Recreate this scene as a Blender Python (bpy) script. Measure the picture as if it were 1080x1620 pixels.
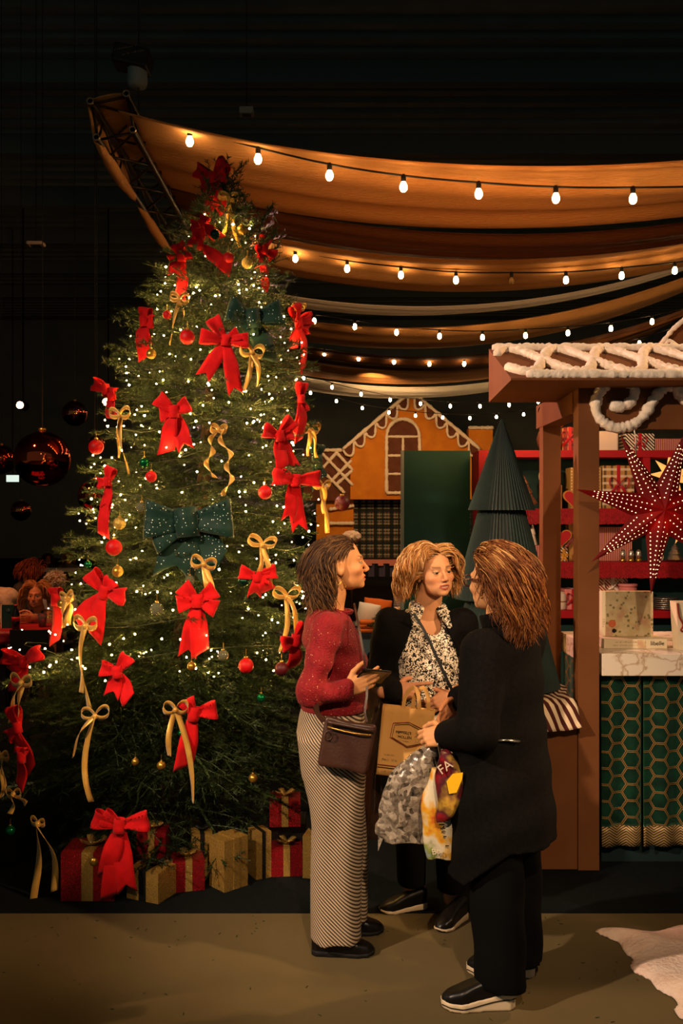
import bpy, bmesh, math, random
import numpy as np
from mathutils import Vector, Matrix, Euler

for _o in list(bpy.data.objects):
    bpy.data.objects.remove(_o, do_unlink=True)
scene = bpy.context.scene
COL = scene.collection
PI = math.pi
random.seed(7)
RNG = np.random.default_rng(11)

# ------------------------------------------------------------------ camera
FPX, EYE = 1500.0, 1.75            # focal length in pixels of the 1080x1620 frame, eye height in metres
cam_d = bpy.data.cameras.new('camera')
cam = bpy.data.objects.new('camera', cam_d)
COL.objects.link(cam)
cam.location = (0, 0, EYE)
cam.rotation_euler = (PI / 2, 0, 0)
cam_d.sensor_fit = 'VERTICAL'
cam_d.sensor_height = 36.0
cam_d.lens = 36.0 * FPX / 1620.0
cam_d.clip_end = 200
scene.camera = cam

# ------------------------------------------------------------------ world and lamps
world = bpy.data.worlds.new('hall_dark')
scene.world = world
world.use_nodes = True
world.node_tree.nodes['Background'].inputs[0].default_value = (0.55, 0.8, 0.75, 1)
world.node_tree.nodes['Background'].inputs[1].default_value = 0.11

def spot(name, loc, target, power, color, angle, blend=0.4, radius=0.08):
    l = bpy.data.lights.new(name, 'SPOT')
    l.energy = power; l.color = color; l.spot_size = math.radians(angle); l.spot_blend = blend
    l.shadow_soft_size = radius
    o = bpy.data.objects.new(name, l)
    COL.objects.link(o)
    o.location = loc
    d = Vector(target) - Vector(loc)
    o.rotation_euler = d.to_track_quat('-Z', 'Y').to_euler()
    return o

spot('spot_lamp_key', (-3.3, 0.9, 3.7), (0.75, 4.25, 1.4), 1100, (1.0, 0.72, 0.50), 50, 0.55, 0.06)
spot('spot_lamp_front', (3.7, 1.3, 3.7), (0.15, 3.95, 1.2), 850, (1.0, 0.62, 0.32), 27, 0.6, 0.06)
spot('spot_lamp_booth', (4.5, 5.4, 5.0), (0.0, 3.8, 0.8), 700, (1.0, 0.58, 0.28), 50, 0.5, 0.08)
spot('spot_lamp_fill', (-0.6, -1.4, 5.6), (-0.2, 5.0, 0.9), 55, (1.0, 0.60, 0.33), 75, 0.8, 0.3)  # added weak front fill above the camera, not a known hall fixture
spot('spot_lamp_over_camera', (0.55, -1.0, 4.3), (0.32, 4.0, 1.0), 780, (1.0, 0.66, 0.38), 30, 0.7, 0.06)
spot('spot_lamp_pink', (-2.3, 7.45, 4.2), (1.25, 4.6, 1.3), 1000, (1.0, 0.45, 0.38), 46, 0.7, 0.08)
spot('spot_fill_canopy', (1.2, 5.6, 2.75), (1.0, 11.5, 4.7), 360, (1.0, 0.40, 0.115), 100, 0.9, 0.3)  # unseen lamp added to wash the drapes with warm light from below
spot('spot_lamp_house', (0.6, 19.0, 4.4), (1.9, 25.0, 2.6), 900, (1.0, 0.55, 0.22), 80, 0.8, 0.3)
spot('spot_lamp_stage', (0.15, 7.45, 3.6), (0.3, 8.5, 0.9), 210, (1.0, 0.62, 0.35), 80, 0.8, 0.2)
spot('spot_lamp_shelf', (1.75, 4.95, 2.25), (1.9, 6.9, 1.45), 34, (1.0, 0.55, 0.32), 110, 0.8, 0.15)
spot('spot_lamp_cafe', (-3.6, 7.2, 4.4), (-2.9, 8.9, 0.8), 420, (1.0, 0.36, 0.15), 60, 0.6, 0.1)

vs = scene.view_settings
vs.view_transform = 'Standard'
vs.look = 'None'
vs.exposure = 0.0
vs.gamma = 1.0
vs.use_curve_mapping = False
scene.cycles.max_bounces = 6
scene.cycles.diffuse_bounces = 3
scene.cycles.sample_clamp_indirect = 4.0
scene.cycles.caustics_reflective = False
scene.cycles.caustics_refractive = False

# ------------------------------------------------------------------ helpers
def P(px, py, Y):
    """photo pixel + distance from the camera plane -> world point"""
    return Vector(((px - 540.0) / FPX * Y, Y, EYE - (py - 810.0) / FPX * Y))

def lin(c):
    if isinstance(c, str):
        c = c.lstrip('#')
        v = [int(c[i:i + 2], 16) / 255.0 for i in (0, 2, 4)]
        return tuple((x / 12.92 if x <= 0.04045 else ((x + 0.055) / 1.055) ** 2.4) for x in v)
    return tuple(c[:3])

class NT:
    def __init__(s, m):
        s.t = m.node_tree; s.n = s.t.nodes; s.l = s.t.links
        s.b = s.n['Principled BSDF']
    def node(s, typ, **kw):
        n = s.n.new(typ)
        for k, v in kw.items():
            setattr(n, k, v)
        return n
    def link(s, a, b):
        s.l.new(a, b)
    def math(s, op, a, b=None, c=None):
        n = s.node('ShaderNodeMath', operation=op)
        for i, v in enumerate((a, b, c)):
            if v is None: continue
            if isinstance(v, (int, float)): n.inputs[i].default_value = v
            else: s.link(v, n.inputs[i])
        return n.outputs[0]
    def coord(s, kind='Object'):
        return s.node('ShaderNodeTexCoord').outputs[kind]
    def xyz(s, vec):
        n = s.node('ShaderNodeSeparateXYZ'); s.link(vec, n.inputs[0])
        return n.outputs
    def mix(s, fac, a, b):
        n = s.node('ShaderNodeMix', data_type='RGBA')
        for i, v in ((0, fac), (6, a), (7, b)):
            if isinstance(v, (int, float)): n.inputs[i].default_value = v
            elif isinstance(v, (tuple, str)): n.inputs[i].default_value = (*lin(v), 1)
            else: s.link(v, n.inputs[i])
        return n.outputs[2]
    def noise(s, scale, detail=3, vec=None):
        n = s.node('ShaderNodeTexNoise')
        n.inputs['Scale'].default_value = scale; n.inputs['Detail'].default_value = detail
        s.link(vec if vec is not None else s.coord(), n.inputs['Vector'])
        return n
    def voro(s, scale, feature='F1', vec=None):
        n = s.node('ShaderNodeTexVoronoi', feature=feature)
        n.inputs['Scale'].default_value = scale
        s.link(vec if vec is not None else s.coord(), n.inputs['Vector'])
        return n
    def ramp(s, fac, *stops, const=False):
        n = s.node('ShaderNodeValToRGB')
        if const: n.color_ramp.interpolation = 'CONSTANT'
        while len(n.color_ramp.elements) < len(stops): n.color_ramp.elements.new(0.5)
        for e, (p, c) in zip(n.color_ramp.elements, stops):
            e.position = p; e.color = (*lin(c), 1)
        s.link(fac, n.inputs[0])
        return n.outputs[0]
    def bump(s, h, strength=0.4, dist=0.01):
        n = s.node('ShaderNodeBump')
        n.inputs['Strength'].default_value = strength; n.inputs['Distance'].default_value = dist
        s.link(h, n.inputs['Height']); s.link(n.outputs[0], s.b.inputs['Normal'])

MATS = {}
def M(name, c='#808080', rough=0.6, metal=0.0, c2=None, ns=20, bump=0.0, bs=150, bd=0.004, emit=0.0, ecol=None,
      spec=0.4, sheen=0.0, trans=0.0, attr=None, coat=0.0, alpha=1.0, ior=1.45, custom=None):
    if name in MATS: return MATS[name]
    m = bpy.data.materials.new(name); m.use_nodes = True
    t = NT(m); b = t.b
    b.inputs['Base Color'].default_value = (*lin(c), 1)
    b.inputs['Roughness'].default_value = rough
    b.inputs['Metallic'].default_value = metal
    b.inputs['Specular IOR Level'].default_value = spec
    b.inputs['IOR'].default_value = ior
    b.inputs['Sheen Weight'].default_value = sheen
    b.inputs['Transmission Weight'].default_value = trans
    b.inputs['Coat Weight'].default_value = coat
    b.inputs['Alpha'].default_value = alpha
    if c2 is not None:
        t.link(t.ramp(t.noise(ns).outputs[0], (0.35, c), (0.65, c2)), b.inputs['Base Color'])
    if attr:
        a = t.node('ShaderNodeAttribute', attribute_name=attr)
        t.link(a.outputs['Color'], b.inputs['Base Color'])
    if bump:
        t.bump(t.noise(bs, 4).outputs[0], bump, bd)
    if emit:
        b.inputs['Emission Color'].default_value = (*lin(ecol or c), 1)
        b.inputs['Emission Strength'].default_value = emit
    if custom: custom(t)
    MATS[name] = m
    return m

class MB:
    """collects geometry in world (or thing-local) coordinates for ONE mesh object"""
    def __init__(s):
        s.v = []; s.f = []; s.col = None
    def add(s, vs_, fs_):
        o = len(s.v)
        s.v.extend([tuple(v) for v in vs_]); s.f.extend([tuple(i + o for i in f) for f in fs_])
        return s
    def box(s, c, d, rot=None):
        x, y, z = (k / 2 for k in d)
        vs_ = [Vector((sx * x, sy * y, sz * z)) for sx in (-1, 1) for sy in (-1, 1) for sz in (-1, 1)]
        if rot is not None: vs_ = [rot @ v for v in vs_]
        vs_ = [v + Vector(c) for v in vs_]
        return s.add(vs_, [(0, 1, 3, 2), (4, 6, 7, 5), (0, 4, 5, 1), (2, 3, 7, 6), (0, 2, 6, 4), (1, 5, 7, 3)])
    def box2(s, a, b):
        a, b = Vector(a), Vector(b)
        return s.box((a + b) / 2, [abs(k) for k in (b - a)])
    def tube(s, path, r, n=8, caps=True, closed=False, flat=1.0):
        path = [Vector(p) for p in path]
        m = len(path)
        rr = r if callable(r) else (lambda t: r)
        up = Vector((0.31, 0.17, 0.93)); vs_ = []
        for i, p in enumerate(path):
            if closed: d = path[(i + 1) % m] - path[i - 1]
            else: d = path[min(i + 1, m - 1)] - path[max(i - 1, 0)]
            if d.length < 1e-9: d = Vector((0, 0, 1))
            d.normalize()
            a = up - d * up.dot(d)
            if a.length < 0.05: a = d.orthogonal()
            a.normalize(); up = a
            b = d.cross(a); R = rr(i / max(1, m - 1))
            for k in range(n):
                w = 2 * PI * k / n
                vs_.append(p + a * (math.cos(w) * R) + b * (math.sin(w) * R * flat))
        fs_ = []
        for i in range(m if closed else m - 1):
            for k in range(n):
                j = (i + 1) % m; k2 = (k + 1) % n
                fs_.append((i * n + k, i * n + k2, j * n + k2, j * n + k))
        if caps and not closed:
            fs_.append(tuple(range(n))[::-1]); fs_.append(tuple((m - 1) * n + k for k in range(n)))
        return s.add(vs_, fs_)
    def lathe(s, prof, c=(0, 0, 0), n=20, M_=None):
        """prof: list of (radius, height) from bottom to top round local z"""
        vs_ = []
        for r, h in prof:
            for k in range(n):
                w = 2 * PI * k / n
                v = Vector((r * math.cos(w), r * math.sin(w), h))
                vs_.append((M_ @ v if M_ is not None else v) + Vector(c))
        fs_ = []
        for i in range(len(prof) - 1):
            for k in range(n):
                k2 = (k + 1) % n
                fs_.append((i * n + k, i * n + k2, (i + 1) * n + k2, (i + 1) * n + k))
        fs_.append(tuple(range(n))[::-1]); fs_.append(tuple((len(prof) - 1) * n + k for k in range(n)))
        return s.add(vs_, fs_)
    def sphere(s, c, r, n=16, m=10, sc=(1, 1, 1)):
        prof = [(max(1e-4, r * math.sin(PI * i / m)), -r * math.cos(PI * i / m)) for i in range(m + 1)]
        return s.lathe(prof, c, n, Matrix.Diagonal(Vector(sc)))
    def prism(s, poly, fn0, fn1):
        """poly: 2-D outline; fn0/fn1 map a 2-D point to the front and back 3-D point"""
        n = len(poly)
        vs_ = [fn0(*p) for p in poly] + [fn1(*p) for p in poly]
        fs_ = [tuple(range(n)), tuple(range(2 * n - 1, n - 1, -1))]
        fs_ += [(i, n + i, n + (i + 1) % n, (i + 1) % n) for i in range(n)]
        return s.add(vs_, fs_)
    def grid(s, fn, nu, nv, thick=0.0):
        """fn(u,v) -> point for u,v in 0..1; a sheet, given real thickness along its normal"""
        pts = [[Vector(fn(i / nu, j / nv)) for j in range(nv + 1)] for i in range(nu + 1)]
        if thick <= 0:
            vs_ = [p for r in pts for p in r]
            fs_ = [(i * (nv + 1) + j, (i + 1) * (nv + 1) + j, (i + 1) * (nv + 1) + j + 1, i * (nv + 1) + j + 1)
                   for i in range(nu) for j in range(nv)]
            return s.add(vs_, fs_)
        nor = []
        for i in range(nu + 1):
            for j in range(nv + 1):
                du = pts[min(i + 1, nu)][j] - pts[max(i - 1, 0)][j]
                dv = pts[i][min(j + 1, nv)] - pts[i][max(j - 1, 0)]
                n_ = du.cross(dv)
                nor.append(n_.normalized() if n_.length > 1e-12 else Vector((0, 0, 1)))
        flat = [p for r in pts for p in r]; N = len(flat); w = nv + 1
        vs_ = [p + n_ * thick / 2 for p, n_ in zip(flat, nor)] + [p - n_ * thick / 2 for p, n_ in zip(flat, nor)]
        fs_ = []
        for i in range(nu):
            for j in range(nv):
                a, b, c, d = i * w + j, (i + 1) * w + j, (i + 1) * w + j + 1, i * w + j + 1
                fs_ += [(a, b, c, d), (N + d, N + c, N + b, N + a)]
        for i in range(nu):
            a, b = i * w, (i + 1) * w
            fs_.append((a, N + a, N + b, b))
            a, b = i * w + nv, (i + 1) * w + nv
            fs_.append((a, b, N + b, N + a))
        for j in range(nv):
            a, b = j, j + 1
            fs_.append((a, b, N + b, N + a))
            a, b = nu * w + j, nu * w + j + 1
            fs_.append((a, N + a, N + b, b))
        return s.add(vs_, fs_)
    def mesh(s, name):
        me = bpy.data.meshes.new(name)
        me.from_pydata(s.v, [], s.f); me.update()
        return me
    def build(s, name, mat, parent=None, smooth=False, bevel=0.0):
        me = s.mesh(name)
        if bevel:
            bm = bmesh.new(); bm.from_mesh(me)
            bmesh.ops.remove_doubles(bm, verts=bm.verts, dist=1e-6)
            bmesh.ops.bevel(bm, geom=bm.edges[:], offset=bevel, segments=2, affect='EDGES', profile=0.5)
            bm.to_mesh(me); bm.free()
        return link(name, me, mat, parent, smooth)

def link(name, me, mat, parent=None, smooth=False):
    if mat is not None and len(me.materials) == 0: me.materials.append(mat)
    if smooth: me.shade_smooth()
    o = bpy.data.objects.new(name, me)
    COL.objects.link(o)
    if parent is not None:
        o.parent = parent
        o.matrix_parent_inverse = wmat(parent).inverted()
    return o

WM = {}
def wmat(o):
    return WM.get(o.name, Matrix.Identity(4))

def thing(name, label, cat, loc=(0, 0, 0), group=None, world_parts=True):
    """an Empty at the thing's base; parts are given in world coordinates"""
    o = bpy.data.objects.new(name, None)
    o.empty_display_size = 0.05
    COL.objects.link(o)
    o.location = loc
    if world_parts: WM[o.name] = Matrix.Translation(Vector(loc))
    return tag(o, label, cat, group)

def tag(o, label, cat, group=None, kind=None):
    if label: o['label'] = label
    if cat: o['category'] = cat
    if group: o['group'] = group
    if kind: o['kind'] = kind
    return o

def struct(o):
    o['kind'] = 'structure'
    return o

def copy_tree(o, parent=None):
    c = o.copy(); COL.objects.link(c)
    if parent is not None: c.parent = parent
    for ch in list(o.children): copy_tree(ch, c)
    return c

def text_part(name, s, size, mat, parent, mtx, extrude=0.0006, align='CENTER'):
    cu = bpy.data.curves.new(name, 'FONT')
    cu.body = s; cu.size = size; cu.extrude = extrude; cu.align_x = align; cu.align_y = 'CENTER'
    t = bpy.data.objects.new('tmp', cu); COL.objects.link(t)
    dg = bpy.context.evaluated_depsgraph_get()
    me = bpy.data.meshes.new_from_object(t.evaluated_get(dg))
    bpy.data.objects.remove(t, do_unlink=True); bpy.data.curves.remove(cu)
    me.transform(mtx)
    me.materials.clear()
    return link(name, me, mat, parent)

def print_marks(fn, x0, x1, z, size, mat, parent, seed=0):
    """a line of print too small to read: letter-sized strokes along fn(x, z)"""
    r = random.Random(seed); mb = MB(); x = x0
    while x < x1:
        w = size * r.uniform(0.35, 0.8); h = size * r.uniform(0.35, 0.7)
        if r.random() > 0.14:
            mb.tube([fn(x, z - h / 2), fn(x, z + h / 2)], size * 0.07, 4)
            if r.random() > 0.4: mb.tube([fn(x, z + h * r.uniform(-0.4, 0.4)), fn(x + w * 0.6, z + h * r.uniform(-0.4, 0.4))], size * 0.07, 4)
        x += w
    return mb.build('fine_print', M(mat), parent)

def bez(pts, n=12):
    """Catmull-Rom through the points"""
    pts = [Vector(p) for p in pts]
    ext = [pts[0] * 2 - pts[1]] + pts + [pts[-1] * 2 - pts[-2]]
    out = []
    for i in range(1, len(ext) - 2):
        p0, p1, p2, p3 = ext[i - 1:i + 3]
        for k in range(n):
            t = k / n
            out.append(0.5 * ((2 * p1) + (p2 - p0) * t + (2 * p0 - 5 * p1 + 4 * p2 - p3) * t * t + (3 * p1 - p0 - 3 * p2 + p3) * t ** 3))
    out.append(pts[-1])
    return out

def lump(seed, amp, f1=9.0):
    r = random.Random(seed); ph = [r.uniform(0, 6.28) for _ in range(4)]
    return lambda t: amp * (math.sin(t * f1 * 6.28 + ph[0]) * 0.5 + math.sin(t * f1 * 14.1 + ph[1]) * 0.35 + math.sin(t * f1 * 29 + ph[2]) * 0.3)

def icing(path, r, seed, dens, n=8):
    """lumpy piped icing: tube whose radius swells irregularly"""
    path = [Vector(p) for p in path]
    L = sum((b - a).length for a, b in zip(path, path[1:]))
    k = max(6, int(L / dens)); cum = [0]
    for a, b in zip(path, path[1:]): cum.append(cum[-1] + (b - a).length)
    rs = []; j = 0
    for i in range(k + 1):
        d = L * i / k
        while j < len(path) - 2 and cum[j + 1] < d: j += 1
        t = (d - cum[j]) / max(1e-9, cum[j + 1] - cum[j])
        rs.append(path[j].lerp(path[j + 1], min(1, t)))
    rr = random.Random(seed)
    jit = [1 + rr.uniform(-0.22, 0.22) for _ in range(k + 1)]
    mb = MB()
    mb.tube(rs, lambda t: r * jit[min(k, int(round(t * k)))] * (0.75 if t in (0, 1) else 1), n)
    return mb

# ------------------------------------------------------------------ structure of the hall
def carpet(t):
    n1 = t.noise(900, 2); n2 = t.noise(3.0, 3)
    c = t.mix(n1.outputs[0], '#5c5036', '#786a4a')
    c2 = t.mix(t.math('MULTIPLY', n2.outputs[0], 0.5), c, '#4c4029')
    t.link(c2, t.b.inputs['Base Color']); t.bump(n1.outputs[0], 0.5, 0.003)
M('beige_carpet', '#8a7552', 0.95, spec=0.1, custom=carpet)
M('dark_carpet', '#0c1011', 0.95, c2='#121718', ns=60, spec=0.1, bump=0.4, bs=600)
M('hall_black', '#7e8684', 0.9, c2='#868e8b', ns=2, spec=0.1)
M('hall_beam', '#15120f', 0.8, spec=0.2)
M('beam_paint', '#6e7470', 0.9, spec=0.1)

struct(MB().box2((-9, -4, -0.06), (9, 4.134, 0.0)).build('floor', M('beige_carpet')))
struct(MB().box2((-16, 4.134, -0.06), (16, 36, 0.004)).build('floor_dark', M('dark_carpet')))
struct(MB().box2((-16, 35.8, 0), (16, 36, 9)).build('wall_back', M('hall_black')))
struct(MB().box2((-16.2, -4, 0), (-16, 36, 9)).build('wall_left', M('hall_black')))
struct(MB().box2((16, -4, 0), (16.2, 36, 9)).build('wall_right', M('hall_black')))
ceil = struct(MB().box2((-16, -4, 9.0), (16, 36, 9.1)).build('ceiling', M('hall_black')))
for i in range(9):
    y = 6 + i * 3.0
    MB().box2((-16, y, 8.55), (16, y + 0.22, 9.0)).build('ceiling_beam', M('beam_paint'), ceil)
for i in range(60):                       # trapezoid roof sheet: ribs in view
    y = 8 + i * 0.45
    MB().box2((-14, y, 8.9), (14, y + 0.2, 9.0)).build('roof_rib', M('hall_black'), ceil)

# ------------------------------------------------------------------ truss with draped cloth round it
M('truss_metal', '#3a2f26', 0.45, 0.8, spec=0.5)
M('truss_end', '#a58d72', 0.4, 0.8)
def fabric(c, c2):
    def f(t):
        v = t.coord()
        mp = t.node('ShaderNodeMapping'); mp.inputs['Scale'].default_value = (3, 22, 3); t.link(v, mp.inputs[0])
        n = t.noise(4, 4, mp.outputs[0])
        t.link(t.mix(n.outputs[0], c, c2), t.b.inputs['Base Color'])
        t.bump(n.outputs[0], 0.5, 0.03)
    return f
M('drape_tan', '#b98552', 0.9, spec=0.1, custom=fabric('#a9703c', '#c9935c'))
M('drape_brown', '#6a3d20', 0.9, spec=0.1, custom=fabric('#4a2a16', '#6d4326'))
M('drape_white', '#efe6d8', 0.9, spec=0.1, custom=fabric('#e8dccb', '#fbf4ea'))

TX, TZ, TY0, TY1, TB = -1.87, 4.93, 7.6, 24.0, 0.145
tr = thing('lighting_truss', 'black square aluminium truss wrapped in tan cloth high above the tree top', 'truss', (TX, TY0, TZ - TB))
ch = [(TX - TB + 0.0, TZ + TB - 0.03), (TX + TB, TZ + TB + 0.03), (TX - TB + 0.05, TZ - TB - 0.03), (TX + TB + 0.05, TZ - TB + 0.03)]
for cx, cz in ch:
    mb = MB()
    prof = []
    for k in range(14):
        pass
    n = 14; ro, ri = 0.027, 0.020
    vs_, fs_ = [], []
    for yy, r in ((TY0, ri), (TY0, ro), (TY1, ro), (TY1, ri)):
        for k in range(n):
            vs_.append((cx + r * math.cos(2 * PI * k / n), yy, cz + r * math.sin(2 * PI * k / n)))
    for a, b in ((1, 2), (2, 3), (3, 0)):
        for k in range(n):
            fs_.append((a * n + k, b * n + k, b * n + (k + 1) % n, a * n + (k + 1) % n))
    c_ = MB().add(vs_, fs_).build('chord', M('truss_metal'), tr, True)
    rv, rf = [], []
    for yy in (TY0 - 0.006, TY0 + 0.012):
        for r in (ri, ro + 0.002):
            for k in range(n):
                rv.append((cx + r * math.cos(2 * PI * k / n), yy, cz + r * math.sin(2 * PI * k / n)))
    for k in range(n):
        k2 = (k + 1) % n
        rf += [(k, k2, n + k2, n + k), (n + k, n + k2, 3 * n + k2, 3 * n + k), (2 * n + k, 2 * n + k2, k2, k)]
    MB().add(rv, rf).build('chord_end_ring', M('truss_end'), c_, True)
def chord(i, y): return Vector((ch[i][0], y, ch[i][1]))
for a, b in ((0, 1), (1, 3), (3, 2), (2, 0)):
    k = 0; y = TY0 + 0.06
    MB().tube([chord(a, y), chord(b, y)], 0.012, 6).build('end_bar', M('truss_metal'), tr, True)
    while y < 16:
        p, q = (a, b) if k % 2 == 0 else (b, a)
        MB().tube([chord(p, y), chord(q, y + 0.36)], 0.011, 6).build('brace', M('truss_metal'), tr, True)
        y += 0.36; k += 1
# tan cloth bundled along the lower-left and upper-left chord
for (i0, i1, seed) in ((0, 2, 1), (2, 2, 2), (0, 1, 3)):
    for y0, y1 in ((TY0 + 0.05, 9.1), (9.3, 11.0)):
        if i0 == 0 and y0 > 9: continue
        rr = random.Random(seed)
        pa = [chord(i0, y0 + (y1 - y0) * t / 10).lerp(chord(i1, y0 + (y1 - y0) * t / 10), 0.5 if i0 != i1 else 0) + Vector((-0.01, 0, -0.035 * math.sin(PI * t / 10))) for t in range(11)]
        if i0 == i1:
            MB().tube(pa, lambda t: 0.028 + 0.026 * math.sin(PI * min(1, max(0, t))) + 0.004 * math.sin(t * 23), 10, flat=0.9).build('cloth_wrap', M('drape_tan'), tr, True)
        else:
            A, B = (i0, i1)
            MB().grid(lambda u, v: chord(A, y0 + (y1 - y0) * u).lerp(chord(B, y0 + (y1 - y0) * u), v) + Vector((-0.035 if A == 0 and B == 2 else 0, 0, 0.035 if B == 1 else 0)) + Vector((0, 0, 0.012 * math.sin(u * 19 + v * 4))), 14, 4, 0.004).build('cloth_wrap', M('drape_tan'), tr, True)

# drapes: swags from the truss to the right, seen from below
def drape(label, Y0, Y1, zmin, k, xc, mat, drop, ripple, seed, x1=6.6):
    r = random.Random(seed); ph = [r.uniform(0, 6.28) for _ in range(4)]
    def fn(u, v):
        x = TX + 0.08 + (x1 - TX) * u
        y = Y0 + (Y1 - Y0) * v + 0.12 * math.sin(u * 5 + ph[0]) * v
        z = zmin + k * (x - xc) ** 2 - drop * math.sin(PI * v) ** 0.8 * (0.4 + 0.6 * math.sin(PI * u) ** 0.5)
        z += ripple * (math.sin(v * 12 + ph[1] + u * 1.4) * 0.6 + math.sin(v * 23 + ph[2] - u * 2.2) * 0.4) * min(1, u * 5 + 0.3)
        return (x, y, z)
    o = MB().grid(fn, 70, 26, 0.003).build('ceiling_drape', mat, None, True)
    return tag(o, label, 'drape', 'cloth swags of the canopy')
drape('front tan ceiling swag, widest of all, tied to the truss end', 7.6, 9.3, 4.545, 0.036, 1.7, M('drape_tan'), 0.05, 0.045, 1)
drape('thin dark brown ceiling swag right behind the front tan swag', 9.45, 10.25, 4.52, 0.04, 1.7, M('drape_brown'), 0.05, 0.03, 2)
drape('second tan ceiling swag, just in front of the white swag', 10.35, 12.1, 4.57, 0.043, 1.6, M('drape_tan'), 0.05, 0.045, 3)
drape('narrow white ceiling swag rising steeply to the right', 12.9, 13.35, 4.53, 0.046, 1.1, M('drape_white'), 0.03, 0.02, 4)
drape('third tan ceiling swag, just behind the narrow white swag', 13.8, 15.8, 4.47, 0.045, 1.0, M('drape_tan'), 0.05, 0.04, 5)
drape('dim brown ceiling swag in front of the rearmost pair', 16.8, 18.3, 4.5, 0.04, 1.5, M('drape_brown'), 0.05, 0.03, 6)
drape('rearmost tan ceiling swag above the gingerbread house', 18.8, 20.6, 4.53, 0.04, 1.5, M('drape_tan'), 0.05, 0.03, 7)
drape('rearmost white ceiling swag just above the gable tip', 20.7, 22.6, 4.47, 0.04, 1.5, M('drape_white'), 0.06, 0.03, 8)

# festoon strings with bulbs
M('cable_black', '#0a0a0a', 0.6)
M('bulb_glow', '#ffd9a0', 0.3, emit=70, ecol=(1.0, 0.62, 0.26))
M('bulb_dead', '#c9a36a', 0.15, trans=0.6, spec=0.6)
def festoon(label, Y, pts, dead=(), ext=2):
    pts = list(pts)
    dx, dy = pts[-1][0] - pts[-2][0], pts[-1][1] - pts[-2][1]
    for _ in range(ext):
        pts.append((pts[-1][0] + dx, pts[-1][1] + dy - 3))
    W = [P(px, py, Y) for px, py in pts]
    t = thing('festoon_light_string', label, 'string lights', (TX, Y, W[0].z), 'festoon strings under the canopy')
    top = [w + Vector((0, 0, 0.085)) for w in W]
    start = Vector((TX + 0.1, Y, top[0].z + 0.10))
    path = bez([start] + top, 5)
    MB().tube(path, 0.009, 5).build('cable', M('cable_black'), t, True)
    for i, w in enumerate(W):
        s = MB().lathe([(0.016, 0.03), (0.021, 0.035), (0.021, 0.075), (0.017, 0.085), (0.012, 0.095)], w, 10).build('socket', M('cable_black'), t, True)
        prof = [(0.004, -0.052), (0.018, -0.046), (0.028, -0.032), (0.032, -0.014), (0.029, 0.006), (0.021, 0.024), (0.017, 0.033)]
        MB().lathe(prof, w, 12).build('bulb', M('bulb_dead') if i in dead else M('bulb_glow'), s, True)
festoon('frontmost festoon light string with the largest warm bulbs', 7.78, [(300, 222), (408, 250), (521, 276), (638, 294), (757, 305), (879, 312), (1001, 313)])
festoon('second festoon light string from the front, with one unlit bulb', 10.95, [(405, 394), (467, 408), (549, 424), (634, 434), (721, 442), (809, 443), (895, 442), (983, 435), (1067, 427)], dead=(5,))
festoon('third festoon light string, crossing below the narrow white swag', 14.0, [(497, 507), (561, 516), (627, 525), (695, 531), (763, 533), (831, 530), (898, 526), (966, 519), (1031, 508)])
festoon('fourth festoon light string, with bulbs ending behind the kiosk roof', 17.2, [(513, 559), (567, 567), (623, 572), (679, 575), (734, 575), (790, 573), (846, 569), (900, 563), (957, 555), (1011, 542)])
festoon('fifth festoon light string, touching the gable tip of the gingerbread house', 20.6, [(480, 598), (525, 612), (571, 623), (617, 632), (665, 638), (712, 642), (759, 642), (805, 640)])
festoon('rearmost festoon light string, hanging lowest across the orange gable', 22.9, [(491, 621), (532, 634), (573, 645), (615, 652), (657, 657), (700, 660), (743, 661), (785, 659), (828, 655)])

# ------------------------------------------------------------------ small things under the ceiling
M('device_white', '#c9a58c', 0.5)
M('device_dark', '#1a1714', 0.5)
def ap(px, py, Y, w, label, size=(0.16, 0.12, 0.035)):
    c = P(px, py, Y)
    t = thing('wifi_access_point', label, 'access point', (c.x, c.y, c.z - size[2]))
    MB().box(c, size).build('case', M('device_white'), t, bevel=0.008)
    MB().box(c - Vector((0, 0, size[2] / 2 + 0.002)), (size[0] * 0.6, size[1] * 0.6, 0.004)).build('vent_plate', M('device_dark'), t)
    MB().tube([c + Vector((0, 0, size[2] / 2)), Vector((c.x, c.y, 9.0))], 0.004, 5).build('hanging_rod', M('hall_beam'), t)
ap(57, 386, 9.5, 0, 'small flat white device hanging alone at left of the tree')
ap(390, 177, 9.6, 0, 'small white device hanging above the front festoon string', (0.14, 0.12, 0.07))

hoist = thing('chain_hoist', 'black chain hoist hanging above the end of the truss', 'chain hoist', tuple(P(212, 140, 8.0)))
c = P(210, 95, 8.0)
MB().box(c, (0.30, 0.24, 0.16), Matrix.Rotation(0.2, 3, 'Y')).build('motor_case', M('device_dark'), hoist, bevel=0.02)
MB().lathe([(0.07, -0.1), (0.085, -0.06), (0.085, 0.06), (0.06, 0.1)], c + Vector((0.04, 0, -0.13)), 14).build('chain_bag', M('hall_black'), hoist, True)
M('label_print', '#8a755c', 0.7)
for k, (dx, dz) in enumerate(((-0.03, 0.045), (0.03, 0.005))):
    print_marks(lambda x, z: c + Vector((dx + x, -0.126, dz + z + 0.2 * x)), -0.09, 0.09, 0.0, 0.026, 'label_print', hoist, k)
for z0, z1 in ((c.z + 0.08, 9.0), (5.1, c.z - 0.1)):
    MB().tube([(c.x + 0.05, c.y, z0), (c.x + 0.05, c.y, z1)], 0.006, 5).build('chain', M('truss_metal'), hoist)

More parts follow.
